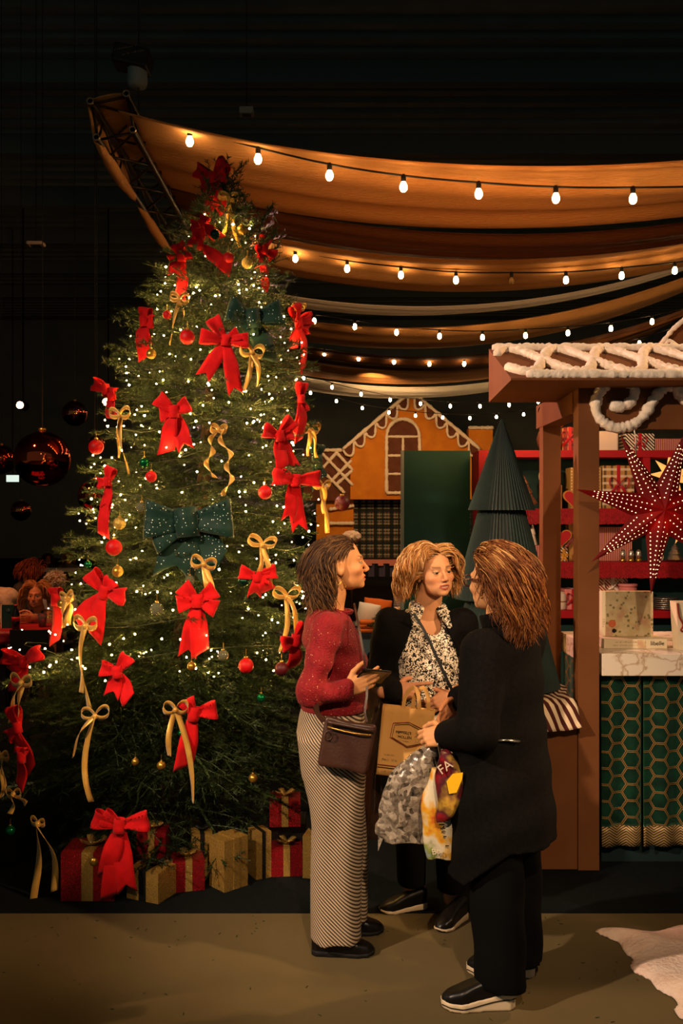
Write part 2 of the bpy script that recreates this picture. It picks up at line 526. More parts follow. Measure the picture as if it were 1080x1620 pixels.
# ------------------------------------------------------------------ gingerbread house facade far behind
HY = 25.0
M('house_orange', '#c9761c', 0.8, c2='#d9861f', ns=3, bump=0.2, bs=40)
M('house_brown', '#5a2f1c', 0.8, c2='#6a3a24', ns=5, bump=0.2, bs=40)
M('icing_white', '#efd9c0', 0.7, c2='#fbe9d4', ns=30, bump=0.5, bs=60, bd=0.01)
hp = lambda x, y, d=0.0: P(x, y, HY) + Vector((0, d, 0))
house = thing('gingerbread_house', 'orange gingerbread house facade with white icing and arched window in the far background', 'house front', (1.8, HY, 0))
MB().prism([(554, 790), (554, 712), (650, 626), (746, 712), (746, 790)], lambda x, y: hp(x, y), lambda x, y: hp(x, y, 0.35)).build('gable_wall', M('house_orange'), house)
MB().box2(hp(741, 712, -0.02), hp(779, 678, 0.4)).build('chimney', M('house_orange'), house)
icing([hp(740, 677, -0.06), hp(780, 677, -0.06)], 0.05, 3, 0.05).build('chimney_icing', M('icing_white'), house, True)
MB().box2(hp(480, 792, 0.05), hp(556, 712, 0.2)).build('wing_roof', M('house_brown'), house)
for i, (a, b) in enumerate((((506, 714), (558, 768)), ((530, 714), (558, 744)), ((506, 745), (534, 714)), ((510, 775), (556, 728)), ((530, 768), (557, 744)), ((503, 712), (557, 712)), ((500, 735), (545, 780)))):
    icing([hp(*a, 0.0), hp(*b, 0.0)], 0.045, i + 10, 0.06).build('icing_lattice', M('icing_white'), house, True)
# scalloped barge boards on both slopes
for sgn, e0, e1 in ((-1, (542, 711), (650, 619)), (1, (758, 711), (650, 619))):
    e0v, e1v = Vector(e0), Vector(e1)
    icing([hp(*e0, -0.12), hp(*e1, -0.12)], 0.05, 31 + sgn, 0.07).build('icing_roof_edge', M('icing_white'), house, True)
    for k in range(6):
        a = e0v.lerp(e1v, k / 6.3); b = e0v.lerp(e1v, (k + 1) / 6.3)
        pts = []
        for j in range(9):
            t = j / 8
            q = a.lerp(b, t)
            q = q + Vector((0.0 * sgn, 17 * math.sin(PI * t) ** 0.6)) + Vector((-sgn * 6 * math.sin(PI * t), 0))
            pts.append(q)
        MB().prism([tuple(p) for p in pts], lambda x, y: hp(x, y, -0.06), lambda x, y: hp(x, y, 0.02)).build('scallop', M('house_brown'), house)
        icing([hp(p.x, p.y, -0.09) for p in pts], 0.033, 60 + k, 0.05).build('icing_scallop', M('icing_white'), house, True)
win = MB().box2(hp(613, 778, -0.03), hp(663, 690, 0.02)).build('arched_window', M('house_brown'), house)
arch = [(637 + 26 * math.cos(a), 691 - 28 * math.sin(a)) for a in np.linspace(0, PI, 13)]
MB().prism(arch, lambda x, y: hp(x, y, -0.03), lambda x, y: hp(x, y, 0.02)).build('arch_pane', M('house_brown'), win)
for x0, x1 in ((614, 636), (639, 662)):
    for y0, y1 in ((693, 719), (723, 748), (752, 777)):
        MB().box2(hp(x0, y1, -0.045), hp(x1, y0, -0.02)).build('pane', M('house_brown'), win)
icing([hp(611, 780, -0.06)] + [hp(x, y, -0.06) for x, y in arch[::-1]] + [hp(665, 780, -0.06), hp(611, 780, -0.06)], 0.048, 5, 0.06).build('icing_frame', M('icing_white'), win, True)
for a, b in (((612, 691), (664, 691)), ((612, 721), (664, 721)), ((612, 750), (664, 750)), ((637, 691), (637, 778))):
    icing([hp(*a, -0.06), hp(*b, -0.06)], 0.036, a[1], 0.06).build('icing_mullion', M('icing_white'), win, True)

def tartan(t):
    x, y, z = t.xyz(t.coord())
    def band(v, f, w, ph=0.0):
        return t.math('LESS_THAN', t.math('FRACT', t.math('ADD', t.math('MULTIPLY', v, f), ph)), w)
    base = '#1f4038'
    c = t.mix(t.math('MULTIPLY', band(x, 12, 0.45), 0.5), base, '#b35a4c')
    c = t.mix(t.math('MULTIPLY', band(z, 12, 0.45), 0.5), c, '#a8b09a')
    c = t.mix(t.math('MULTIPLY', band(x, 2.3, 0.22), 0.92), c, '#07120f')
    c = t.mix(t.math('MULTIPLY', band(z, 2.3, 0.22), 0.92), c, '#07120f')
    c = t.mix(t.math('MULTIPLY', band(x, 2.3, 0.12, 0.5), 0.85), c, '#07120f')
    c = t.mix(t.math('MULTIPLY', band(z, 2.3, 0.12, 0.5), 0.85), c, '#07120f')
    t.link(c, t.b.inputs['Base Color'])
M('tartan_paper', rough=0.8, custom=tartan)
def vstripe(f, w, a, b):
    def g(t):
        x, y, z = t.xyz(t.coord())
        t.link(t.mix(t.math('LESS_THAN', t.math('FRACT', t.math('MULTIPLY', x, f)), w), a, b), t.b.inputs['Base Color'])
    return g
M('wainscot_stripe', rough=0.8, custom=vstripe(3.4, 0.45, '#4a4460', '#0c0c14'))
M('trim_pink', '#d9877a', 0.7)
pan = thing('tartan_wall_panel', 'tartan papered wall panel with pink rail below the orange house', 'wall panel', (1.0, 25.6, 0))
MB().box2((P(540, 800, 25.6).x, 25.6, 0.45), (P(790, 800, 25.6).x, 25.75, 2.15)).build('tartan_paper', M('tartan_paper'), pan)
MB().box2((P(540, 800, 25.6).x, 25.55, 0.36), (P(790, 800, 25.6).x, 25.75, 0.47)).build('rail', M('trim_pink'), pan)
MB().box2((P(540, 800, 25.6).x, 25.6, 0.0), (P(790, 800, 25.6).x, 25.75, 0.36)).build('wainscot', M('wainscot_stripe'), pan)
for i in range(6):
    MB().box((P(548 + i * 18, 898, 25.5).x, 25.53, 0.34), (0.14, 0.05, 0.07)).build('rail_tassel', M('trim_pink'), pan)
MB().box2((P(500, 800, 25.3).x, 25.3, 0), (P(559, 800, 25.3).x, 25.5, 2.15)).build('side_pilaster', M('house_orange'), pan)
icing([P(520, 828, 25.2), P(560, 828, 25.2)], 0.05, 6, 0.05).build('icing_ledge', M('icing_white'), pan, True)
icing([P(520, 806, 25.2), P(560, 800, 25.2)], 0.05, 8, 0.05).build('icing_ledge', M('icing_white'), pan, True)
# ------------------------------------------------------------------ kiosk on the right
M('booth_brown', '#6e4120', 0.75, c2='#774826', ns=4, bump=0.15, bs=80, spec=0.25)
def marble(t):
    n = t.noise(3.2, 6)
    v = t.voro(4.5, 'DISTANCE_TO_EDGE', None)
    mp = t.node('ShaderNodeMapping'); t.link(t.coord(), mp.inputs[0])
    mx = t.node('ShaderNodeVectorMath', operation='ADD')
    t.link(mp.outputs[0], mx.inputs[0]); t.link(n.outputs['Color'], mx.inputs[1]); t.link(mx.outputs[0], v.inputs['Vector'])
    t.link(t.ramp(v.outputs['Distance'], (0.0, '#b79a80'), (0.03, '#d8c2a8'), (0.09, '#eadbc6')), t.b.inputs['Base Color'])
M('marble', '#eadbc6', 0.25, custom=marble)
M('velvet_green', '#062419', 0.7, c2='#0b3a28', ns=14, sheen=1.0, spec=0.2)
MATS['velvet_green'].node_tree.nodes['Principled BSDF'].inputs['Sheen Tint'].default_value = (0.35, 0.8, 0.55, 1)
MATS['velvet_green'].node_tree.nodes['Principled BSDF'].inputs['Sheen Roughness'].default_value = 0.35
M('gold_thread', '#b98c50', 0.45, 0.55)
def chevron(t):
    x, y, z = t.xyz(t.coord())
    zz = t.math('ABSOLUTE', t.math('SUBTRACT', t.math('FRACT', t.math('MULTIPLY', x, 11)), 0.5))
    s = t.math('FRACT', t.math('ADD', t.math('MULTIPLY', z, 75), t.math('MULTIPLY', zz, 5)))
    m = t.math('LESS_THAN', s, 0.5)
    t.link(t.mix(m, '#4a3820', '#b89863'), t.b.inputs['Base Color']); t.bump(m, 0.6, 0.003)
M('gold_braid', '#a98754', 0.5, 0.3, custom=chevron)
M('base_teal', '#0d2426', 0.8)

XL, XR = 1.153, 1.256
kiosk = thing('market_kiosk', 'brown gingerbread market kiosk with icing roof at the right', 'kiosk', (1.2, 4.62, 0))
MB().box2((XL, 4.62, 0), (XR, 4.72, 2.40)).build('front_post', M('booth_brown'), kiosk, bevel=0.002)
MB().box2((XL, 5.43, 0), (XR, 5.53, 2.30)).build('rear_post', M('booth_brown'), kiosk, bevel=0.002)
MB().box2((XL - 0.004, 4.722, 2.24), (XR, 5.60, 2.375)).build('side_beam', M('booth_brown'), kiosk, bevel=0.002)
MB().box2((XR, 4.63, 2.154), (3.3, 4.67, 2.40)).build('fascia_board', M('booth_brown'), kiosk, bevel=0.002)
# awning: prism with triangular end
A0, B0, C0 = (5.06, 2.62), (4.40, 2.372), (5.06, 2.335)
aw = MB().prism([A0, B0, (4.40, 2.362), C0], lambda y, z: Vector((0.786, y, z)), lambda y, z: Vector((3.3, y, z))).build('awning_roof', M('booth_brown'), kiosk)
def slope(x, s, lift=0.012):
    return Vector((x, A0[0] + (B0[0] - A0[0]) * s, A0[1] + (B0[1] - A0[1]) * s + lift))
xs = np.linspace(0.80, 3.28, 120)
def wav(ph): return [slope(x, 0.5 + 0.40 * math.sin((x - 0.8) / 0.25 * PI + ph)) for x in xs]
for i, path in enumerate(([slope(x, 0.04) for x in xs], [slope(x + 0.02, 0.97) for x in xs[2:]], wav(0.6), wav(0.6 + PI), )):
    icing(path, 0.024, 90 + i, 0.012, 9).build('roof_icing', M('icing_white'), aw, True)
sw = [(965, 641), (984, 643), (1000, 632), (1003, 614), (987, 603), (962, 607), (946, 624), (942, 648), (952, 666), (974, 677), (1000, 672), (1020, 655), (1035, 630), (1050, 614), (1064, 610)]
icing(bez([P(x, y, 4.615) for x, y in sw], 6), 0.026, 5, 0.011, 9).build('icing_swirl', M('icing_white'), kiosk, True)
icing(bez([P(x, y, 4.615) for x, y in ((1110, 603), (1080, 603), (1073, 618), (1085, 632), (1110, 630))], 6), 0.03, 6, 0.011, 9).build('icing_swirl', M('icing_white'), kiosk, True)
g = MB().prism([(1036, 549), (1110, 478), (1184, 549)], lambda x, y: P(x, y, 5.1), lambda x, y: P(x, y, 5.1) + Vector((0, 0.06, 0))).build('roof_gable', M('booth_brown'), kiosk)
icing([P(1043, 547, 5.08), P(1063, 522, 5.08), P(1082, 505, 5.08), P(1110, 486, 5.08)], 0.013, 3, 0.012).build('gable_icing', M('icing_white'), g, True)
icing(bez([P(1052, 547, 5.08), P(1056, 539, 5.08), P(1063, 541, 5.08), P(1070, 549, 5.08)], 5), 0.012, 4, 0.012).build('gable_icing', M('icing_white'), g, True)
MB().tube(bez([P(857, 668, 5.55), P(852, 655, 5.55), P(853, 645, 5.5), P(862, 642, 5.45)], 6), 0.004, 6).build('cable', M('cable_black'), kiosk)

# counter
counter = thing('kiosk_counter', 'marble topped counter with green velvet skirt under the kiosk', 'counter', (1.27, 4.66, 0))
MB().box2((1.27, 4.625, 0.95), (3.3, 5.50, 1.058)).build('marble_top', M('marble'), counter, bevel=0.003)
MB().box2((1.30, 4.74, 0), (3.28, 5.45, 0.95)).build('base', M('base_teal'), counter)
def curtain(x0, x1, seed, front=True):
    r = random.Random(seed); ph = [r.uniform(0, 6.28) for _ in range(3)]
    zt, zb = 0.95, 0.197
    def surf(u, v, off=0.0):
        x = x0 + (x1 - x0) * u; z = zt + (zb - zt) * v
        amp = 0.007 + 0.005 * v
        d = amp * math.sin(x * 48 + ph[0] + 0.6 * math.sin(v * 3 + ph[1])) + 0.006 * math.sin(x * 21 + ph[2] + v)
        if front: return Vector((x, 4.695 - d - off, z))
        return Vector((1.275 - d * 0.5 - off, x, z))
    c = MB().grid(lambda u, v: surf(u, v), 46, 24, 0.004).build('velvet_curtain', M('velvet_green'), counter, True)
    hx = MB(); hh = 0.081; cw = 0.070; s_ = hh / math.sqrt(3)
    seen = set()
    ncol = int((x1 - x0) / cw) + 3
    for ci in range(-1, ncol):
        for ri in range(-1, 12):
            cx = x0 + 0.01 + ci * cw; cz = zt - ri * hh - (0.5 * hh if ci % 2 else 0) - 0.02
            cor = [(cx + s_ * math.cos(k * PI / 3), cz + s_ * math.sin(k * PI / 3)) for k in range(6)]
            for k in range(6):
                a, b = cor[k], cor[(k + 1) % 6]
                key = (round((a[0] + b[0]) / 2, 3), round((a[1] + b[1]) / 2, 3))
                if key in seen: continue
                seen.add(key)
                dx, dz = b[0] - a[0], b[1] - a[1]; L = math.hypot(dx, dz); nx, nz = -dz / L, dx / L
                for o in (-0.0036, 0.0036):
                    pts = []
                    for q in range(4):
                        t = q / 3
                        row = []
                        for w in (-0.0017, 0.0017):
                            x = a[0] + dx * t + nx * (o + w); z = a[1] + dz * t + nz * (o + w)
                            row.append((x, z))
                        pts.append(row)
                    if not (x0 - 0.02 <= (a[0] + b[0]) / 2 <= x1 + 0.02 and zb - 0.01 <= (a[1] + b[1]) / 2 <= zt + 0.01): continue
                    pts = [[(min(max(p[0], x0), x1), min(max(p[1], zb), zt)) for p in row] for row in pts]
                    vs_ = [surf((p[0] - x0) / (x1 - x0), (zt - p[1]) / (zt - zb), 0.0035) for row in pts for p in row]
                    hx.add(vs_, [(0, 1, 3, 2), (2, 3, 5, 4), (4, 5, 7, 6)])
    hx.build('hexagon_embroidery', M('gold_thread'), c)
    MB().grid(lambda u, v: surf(u, 1.0, 0.004) - Vector((0, 0, 0.10 * v)) , 46, 3, 0.008).build('gold_braid_hem', M('gold_braid'), c, True)
curtain(1.285, 1.48, 1); curtain(1.492, 2.0, 2); curtain(2.012, 2.5, 3)
curtain(4.72, 5.45, 4, False)

# plinth with striped cloth, pleated tree on top
plinth = MB().box2((0.62, 4.63, 0.004), (1.152, 5.38, 0.815)).build('display_plinth', M('booth_brown'), bevel=0.003)
tag(plinth, 'brown box plinth carrying the dark pleated tree beside the kiosk post', 'plinth')
def diag(t):
    x, y, z = t.xyz(t.coord())
    s = t.math('FRACT', t.math('MULTIPLY', t.math('ADD', t.math('ADD', x, t.math('MULTIPLY', y, 0.25)), t.math('MULTIPLY', z, 0.35)), 24))
    t.link(t.mix(t.math('LESS_THAN', s, 0.5), '#e6cda8', '#4a1710'), t.b.inputs['Base Color'])
M('striped_cloth', rough=0.8, custom=diag)
def scloth(u, v):
    x = 0.80 + 0.345 * u; s = v * 0.62
    fold = 0.012 * math.sin(x * 38 + v * 5) + 0.01 * math.sin(x * 17)
    top = 0.42
    if s < top:
        return Vector((x + 0.02 * math.sin(v * 9), 5.03 - s + 0.01, 0.826 + 0.5 * abs(fold) + 0.03 * max(0, u - 0.55) * (1 - v)))
    h = s - top
    return Vector((x + 0.04 * h, 4.62 - 0.012 - abs(fold) - 0.2 * h * (0.3 + u), 0.826 - h * (1 - 0.55 * u) + 0.02 * math.sin(u * 5)))
tag(MB().grid(scloth, 40, 26, 0.003).build('striped_cloth', M('striped_cloth'), None, True), 'cream and dark red striped cloth draped over the plinth edge', 'cloth')

M('pleated_paper', '#1c2a26', 0.75, c2='#22352f', ns=8, sheen=0.3)
ptree = thing('pleated_paper_tree', 'tall dark green pleated paper tree with stacked tiers on the plinth', 'paper tree', (0.832, 4.93, 0.85))
ctr = Vector((0.832, 4.93, 0))
for zb, zt, rb, rt in ((1.76, 2.232, 0.165, 0.006), (1.30, 1.80, 0.232, 0.105), (0.85, 1.34, 0.285, 0.165)):
    n = 110; vs_ = []
    for (z, r) in ((zt, rt), ((zt + zb) / 2, (rt + rb) / 2), (zb, rb), (zb + 0.012, rb * 0.6)):
        for k in range(n):
            rr = r * (1 + (0.055 if k % 2 else -0.055)); w = 2 * PI * k / n
            vs_.append(ctr + Vector((rr * math.cos(w), rr * math.sin(w), z)))
    fs_ = [(i * n + k, i * n + (k + 1) % n, (i + 1) * n + (k + 1) % n, (i + 1) * n + k) for i in range(3) for k in range(n)]
    fs_.append(tuple(range(n))); fs_.append(tuple(3 * n + k for k in range(n))[::-1])
    MB().add(vs_, fs_).build('pleated_tier', M('pleated_paper'), ptree)

# ------------------------------------------------------------------ shelving behind the kiosk
M('shelf_red', '#a3101a', 0.55, spec=0.3)
M('shelf_green', '#0d2f2a', 0.8)
M('fringe_red', '#c01822', 0.6, c2='#8d0d16', ns=90, bump=0.6, bs=200)
shelf = thing('red_shelving_unit', 'red shelving unit with dark green back full of gifts', 'shelving', (0.98, 6.75, 0))
SZ = [2.19, 1.775, 1.392, 1.045]
MB().box2((0.98, 7.05, 0), (3.6, 7.09, 2.19)).build('back_panel', M('shelf_green'), shelf)
MB().box2((0.977, 6.75, 0), (1.03, 7.05, 2.19)).build('side_panel', M('shelf_red'), shelf)
MB().box2((2.15, 6.76, 1.775), (2.20, 7.05, 2.15)).build('divider', M('shelf_red'), shelf)
for i, z in enumerate(SZ):
    s = MB().box2((1.03, 6.75, z - 0.05), (3.6, 7.05, z)).build('shelf_board', M('shelf_red'), shelf)
    if i in (1, 2):
        mb = MB(); r = random.Random(i)
        for k in range(300):
            x = 1.035 + k * 0.0085
            mb.box((x, 6.742, z - 0.055 - r.uniform(0, 0.008)), (0.0062, 0.006, 0.105))
        o = mb.build('fringe', M('fringe_red'), s); o['kind'] = 'stuff'
MB().box2((0.98, 6.78, 0.0), (3.6, 6.80, 0.94)).build('lower_panel', M('shelf_green'), shelf)
# dark teal partition next to it
teal = thing('teal_partition', 'tall dark teal partition board behind the blonde woman', 'partition', (0.75, 7.2, 0))
M('teal_paint', '#17423d', 0.8, c2='#1a4a43', ns=3)
M('edge_grey', '#7f8f8c', 0.6)
MB().box2((0.475, 7.2, 0), (0.976, 7.24, 2.216)).build('board', M('teal_paint'), teal)
MB().box2((0.452, 7.19, 0), (0.474, 7.25, 2.218)).build('edge_strip', M('edge_grey'), teal)

# goods on the shelves
def SX(px, Y=6.87): return (px - 540) / FPX * Y
def SZp(py, Y=6.87): return EYE - (py - 810) / FPX * Y
def xstripe(f, a, b, dg=0.0, ax='x'):
    def g_(t):
        x, y, z = t.xyz(t.coord())
        v = {'x': x, 'z': z}[ax]
        s = t.math('FRACT', t.math('MULTIPLY', t.math('ADD', v, t.math('MULTIPLY', z, dg)), f))
        t.link(t.mix(t.math('LESS_THAN', s, 0.5), a, b), t.b.inputs['Base Color'])
    return g_
def dots(base, dot, sc):
    def g_(t):
        v = t.voro(sc)
        v.inputs['Randomness'].default_value = 0.0
        t.link(t.mix(t.math('LESS_THAN', v.outputs['Distance'], 0.25), base, dot), t.b.inputs['Base Color'])
    return g_
def plaid(a, b, c_, f):
    def g_(t):
        x, y, z = t.xyz(t.coord())
        bx = t.math('LESS_THAN', t.math('FRACT', t.math('MULTIPLY', x, f)), 0.35)
        bz = t.math('LESS_THAN', t.math('FRACT', t.math('MULTIPLY', z, f)), 0.35)
        c0 = t.mix(t.math('MULTIPLY', bx, 0.75), a, b)
        t.link(t.mix(t.math('MULTIPLY', bz, 0.7), c0, c_), t.b.inputs['Base Color'])
    return g_
M('wrap_tartan_red', rough=0.5, custom=plaid('#7a1d18', '#c08a4a', '#2a0d0c', 22))
M('wrap_tartan_gold', rough=0.5, custom=plaid('#b58a4a', '#101010', '#e3d2b0', 20))
M('wrap_bw', rough=0.5, custom=xstripe(40, '#e8d8c0', '#15120f', 1.0))
M('wrap_pink_stripe', rough=0.5, custom=xstripe(75, '#d99a86', '#8a2a2a'))
M('wrap_gold_dot', rough=0.5, custom=dots('#b5873e', '#f0dcae', 45))
M('wrap_candy', rough=0.5, custom=xstripe(42, '#ead2b2', '#9a2a1e', 1.0))
M('wrap_pink', '#d8807a', 0.5)
M('ribbon_red_satin', '#b0101c', 0.35, sheen=0.3)
M('ribbon_white', '#e8d8c4', 0.4)
M('white_card', '#e2cdb6', 0.6)
M('kraft_box', '#9a6a3c', 0.7)
M('gold_metal', '#c89a4a', 0.25, 0.9)
M('silver_metal', '#cfc4b4', 0.25, 0.85, bump=0.4, bs=120)
def glitter(base, glint, sc=260):
    def g_(t):
        v = t.voro(sc)
        m = t.math('GREATER_THAN', t.xyz(v.outputs['Color'])[0], 0.72)
        t.link(t.mix(m, base, glint), t.b.inputs['Base Color'])
        t.link(t.math('MULTIPLY', m, 0.9), t.b.inputs['Metallic'])
        nm = t.node('ShaderNodeBump'); nm.inputs['Strength'].default_value = 1.0; nm.inputs['Distance'].default_value = 0.004
        t.link(t.xyz(v.outputs['Color'])[1], nm.inputs['Height']); t.link(nm.outputs[0], t.b.inputs['Normal'])
    return g_
M('glitter_gold', '#9a7434', 0.35, custom=glitter('#8a6a30', '#f2cf7c'))
M('glitter_red', '#7a0f14', 0.35, custom=glitter('#6a0c12', '#e8343c'))
M('glitter_copper', '#8a5a3c', 0.4, custom=glitter('#7a4a34', '#e8b48a'))
M('biscuit', '#c98a2e', 0.7)
M('heart_red', '#b3131c', 0.5)
M('band_black', '#0b0c0c', 0.5)

def bow_small(mb, c, s, out=Vector((0, -1, 0))):
    x = Vector((1, 0, 0)); z = Vector((0, 0, 1))
    for sg in (-1, 1):
        path = [c + x * (sg * s * math.sin(PI * t / 10)) + z * (s * 0.55 * math.sin(2 * PI * t / 10) + s * 0.35 * math.sin(PI * t / 10)) + out * 0.004 for t in range(11)]
        mb.grid(lambda u, v: path[int(round(u * 10))] + out * ((v - 0.5) * s * 0.6), 10, 2, 0.002)
        mb.grid(lambda u, v: c + x * (sg * s * (0.15 + 0.7 * u)) - z * (s * 1.0 * u) + x * ((v - 0.5) * s * 0.4) + out * (0.006 + 0.01 * math.sin(u * 5)), 6, 2, 0.002)
    mb.sphere(c + out * 0.006, s * 0.2, 8, 6)
def gift(label, x0, x1, py0, py1, z, mat, ribbon=None, Y=6.87, dep=0.16, name='gift_box', cat='gift box', group='goods on the red shelves', bow=True):
    X0, X1 = SX(x0, Y), SX(x1, Y); h = (py1 - py0) / FPX * Y
    t = thing(name, label, cat, ((X0 + X1) / 2, Y, z), group)
    MB().box2((X0, Y, z), (X1, Y + dep, z + h)).build('box', mat, t, bevel=0.003)
    if ribbon:
        xm = (X0 + X1) / 2; w = min(0.012, (X1 - X0) * 0.1)
        MB().box2((xm - w, Y - 0.003, z), (xm + w, Y + dep + 0.003, z + h + 0.003)).build('ribbon', ribbon, t)
        if bow:
            mb = MB(); bow_small(mb, Vector((xm, Y - 0.004, z + h * 0.55)), min(0.07, h * 0.35)); mb.build('bow', ribbon, t, True)
    return t
g0, g1, g2, g3 = SZ
gift('red tartan gift box on the top shelf between the two posts', 889, 913, 668, 706, g0, M('wrap_tartan_red'), M('ribbon_red_satin'))
gift('black and white diagonally striped gift with red ribbon on the top shelf', 989, 1035, 678, 706, g0, M('wrap_bw'), M('ribbon_red_satin'))
gift('pink pinstriped box at the right of the top shelf', 1037, 1082, 686, 706, g0, M('wrap_pink_stripe'))
w_ = thing('white_board', 'blank cream rounded board on the top shelf beside the front post', 'board', (SX(958), 6.85, g0), 'goods on the red shelves')
MB().box2((SX(940), 6.85, g0), (SX(977), 6.88, SZp(682))).build('panel', M('white_card'), w_, bevel=0.012)
MB().box2((SX(945), 6.86, g0), (SX(972), 6.93, g0 + 0.012)).build('foot', M('white_card'), w_)
j = thing('gold_jar', 'gold glittering jar with shiny lid on the top shelf', 'jar', (SX(868), 6.87, g0), 'goods on the red shelves')
MB().lathe([(0.05, 0), (0.085, 0.04), (0.095, 0.09), (0.08, 0.14), (0.05, 0.17), (0.03, 0.18)], (SX(869), 6.87, g0), 18).build('body', M('glitter_copper'), j, True)
MB().sphere((SX(884), 6.83, g0 + 0.2), 0.03, 12, 8).build('lid_ornament', M('gold_metal'), j, True)
# shelf 2
def cone_tree(label, px, py0, py1, z, mat, lean=0.0, Y=6.86, w=0.35):
    h = (py1 - py0) / FPX * Y
    t = thing('miniature_tree', label, 'ornament', (SX(px, Y), Y, z), 'goods on the red shelves')
    R = Matrix.Rotation(lean, 3, 'Y')
    MB().lathe([(h * 0.06, 0), (h * 0.06, h * 0.1)], (SX(px, Y), Y, z), 10, R).build('stem', M('kraft_box'), t)
    MB().lathe([(h * w * 0.9, h * 0.09), (h * w, h * 0.12), (h * w * 0.55, h * 0.42), (h * w * 0.72, h * 0.44), (h * w * 0.36, h * 0.7), (h * w * 0.48, h * 0.72), (0.004, h)], (SX(px, Y), Y, z), 14, R).build('crown', mat, t, False)
cone_tree('copper glitter miniature tree on the second shelf left of the rear post', 841, 748, 802, g1, M('glitter_copper'), -0.25, w=0.2)
cone_tree('small pale miniature tree on the third shelf behind the pleated tree', 842, 828, 888, g2, M('white_card'), w=0.18)
cone_tree('silver miniature tree on the third shelf at the right edge', 1067, 858, 886, g2, M('silver_metal'), w=0.5)
gift('kraft box beside the rear post on the second shelf', 868, 889, 763, 800, g1, M('kraft_box'))
d = thing('round_ornament', 'pale round ornament stacked above the kraft box by the rear post', 'ornament', (SX(870), 6.86, g1), 'goods on the red shelves')
MB().sphere((SX(870), 6.9, g1 + 0.235), 0.078, 18, 10, (1, 0.35, 1)).build('disc', M('white_card'), d, True)
MB().lathe([(0.03, 0.0), (0.012, 0.02), (0.012, 0.165)], (SX(870), 6.96, g1), 8).build('stand', M('white_card'), d)
gift('gold dotted gift on the second shelf behind the front post', 902, 951, 735, 800, g1, M('wrap_gold_dot'), M('ribbon_red_satin'))
gift('black and gold plaid gift with big red bow on the second shelf', 953, 1003, 732, 800, g1, M('wrap_tartan_gold'), M('ribbon_red_satin'))
def heart(label, px, py, r, Y, z):
    t = thing('heart_cookie', label, 'cookie', (SX(px, Y), Y, z), 'goods on the red shelves')
    def outline(k):
        pts = []
        for i in range(28):
            a = 2 * PI * i / 28
            pts.append((k * 16 * math.sin(a) ** 3 / 16, k * (13 * math.cos(a) - 5 * math.cos(2 * a) - 2 * math.cos(3 * a) - math.cos(4 * a)) / 16))
        return pts
    c_ = Vector((SX(px, Y), Y, z + r * 1.06))
    MB().prism(outline(r), lambda a, b: c_ + Vector((a, -0.01, b)), lambda a, b: c_ + Vector((a, 0.012, b))).build('rim', M('biscuit'), t)
    MB().prism(outline(r * 0.88), lambda a, b: c_ + Vector((a, -0.014, b)), lambda a, b: c_ + Vector((a, 0.0, b))).build('icing', M('heart_red'), t)
heart('red heart cookie with golden rim on the second shelf', 906, 785, 0.072, 6.80, g1)
heart('red heart cookie with golden rim on the third shelf', 888, 842, 0.072, 6.84, g2 + 0.10)
gift('low black and white striped box under the heart cookie on the third shelf', 836, 898, 865, 887, g2, M('wrap_bw'), Y=6.90, dep=0.1)
gift('pink pinstriped box behind the pleated tree on the third shelf', 838, 868, 858, 884, g2, M('wrap_pink_stripe'), Y=6.80, dep=0.08)
gm = thing('gingerbread_man', 'small gingerbread man standing on the third shelf', 'cookie', (SX(892), 6.80, g2), 'goods on the red shelves')
gc = Vector((SX(892, 6.8), 6.80, g2))
mb = MB()
mb.sphere(gc + Vector((0, 0, 0.078)), 0.016, 12, 8, (1, 0.5, 1)); mb.sphere(gc + Vector((0, 0, 0.045)), 0.02, 12, 8, (1, 0.45, 1.1))
for sx in (-1, 1):
    mb.tube([gc + Vector((0, 0, 0.055)), gc + Vector((sx * 0.032, 0, 0.05))], 0.008, 8); mb.tube([gc + Vector((sx * 0.006, 0, 0.035)), gc + Vector((sx * 0.016, 0, 0.009))], 0.009, 8)
mb.build('biscuit_body', M('biscuit'), gm, True)
mb = MB()
for dz in (0.04, 0.052): mb.sphere(gc + Vector((0, -0.01, dz)), 0.003, 6, 4)
for sx in (-1, 1): mb.sphere(gc + Vector((sx * 0.005, -0.008, 0.082)), 0.0025, 6, 4)
mb.build('icing_buttons', M('band_black'), gm)
gift('tall gold dotted gift with pink ribbon on the third shelf', 899, 917, 818, 886, g2, M('wrap_gold_dot'), M('wrap_pink'), Y=6.92, dep=0.1)
gift('pink striped floral box left of the star on the third shelf', 944, 1000, 832, 886, g2, M('wrap_pink_stripe'), Y=6.93, dep=0.1)
for k, px in enumerate((985, 998, 1010)):
    t = thing('honey_jar', 'small glass jar of nuts with gold base, %s of three on the third shelf' % ('left', 'middle', 'right')[k], 'jar', (SX(px, 6.8), 6.8, g2), 'jars behind the star')
    MB().lathe([(0.020, 0), (0.022, 0.01), (0.018, 0.03)], (SX(px, 6.8), 6.8, g2), 12).build('base', M('gold_metal'), t, True)
    MB().lathe([(0.018, 0.03), (0.021, 0.05), (0.018, 0.075), (0.006, 0.09)], (SX(px, 6.8), 6.8, g2), 12).build('glass', M('silver_metal'), t, True)
wr = thing('pale_wreath', 'small pale ring ornament on the third shelf right of the star', 'ornament', (SX(1042, 6.8), 6.8, g2), 'goods on the red shelves')
MB().tube([Vector((SX(1042, 6.8) + 0.024 * math.cos(a), 6.8, g2 + 0.034 + 0.024 * math.sin(a))) for a in np.linspace(0, 2 * PI, 16, endpoint=False)], 0.010, 8, closed=True).build('ring', M('white_card'), wr, True)
MB().sphere((SX(1042, 6.8), 6.8, g2 + 0.034), 0.012, 10, 6).build('centre', M('gold_metal'), wr, True)
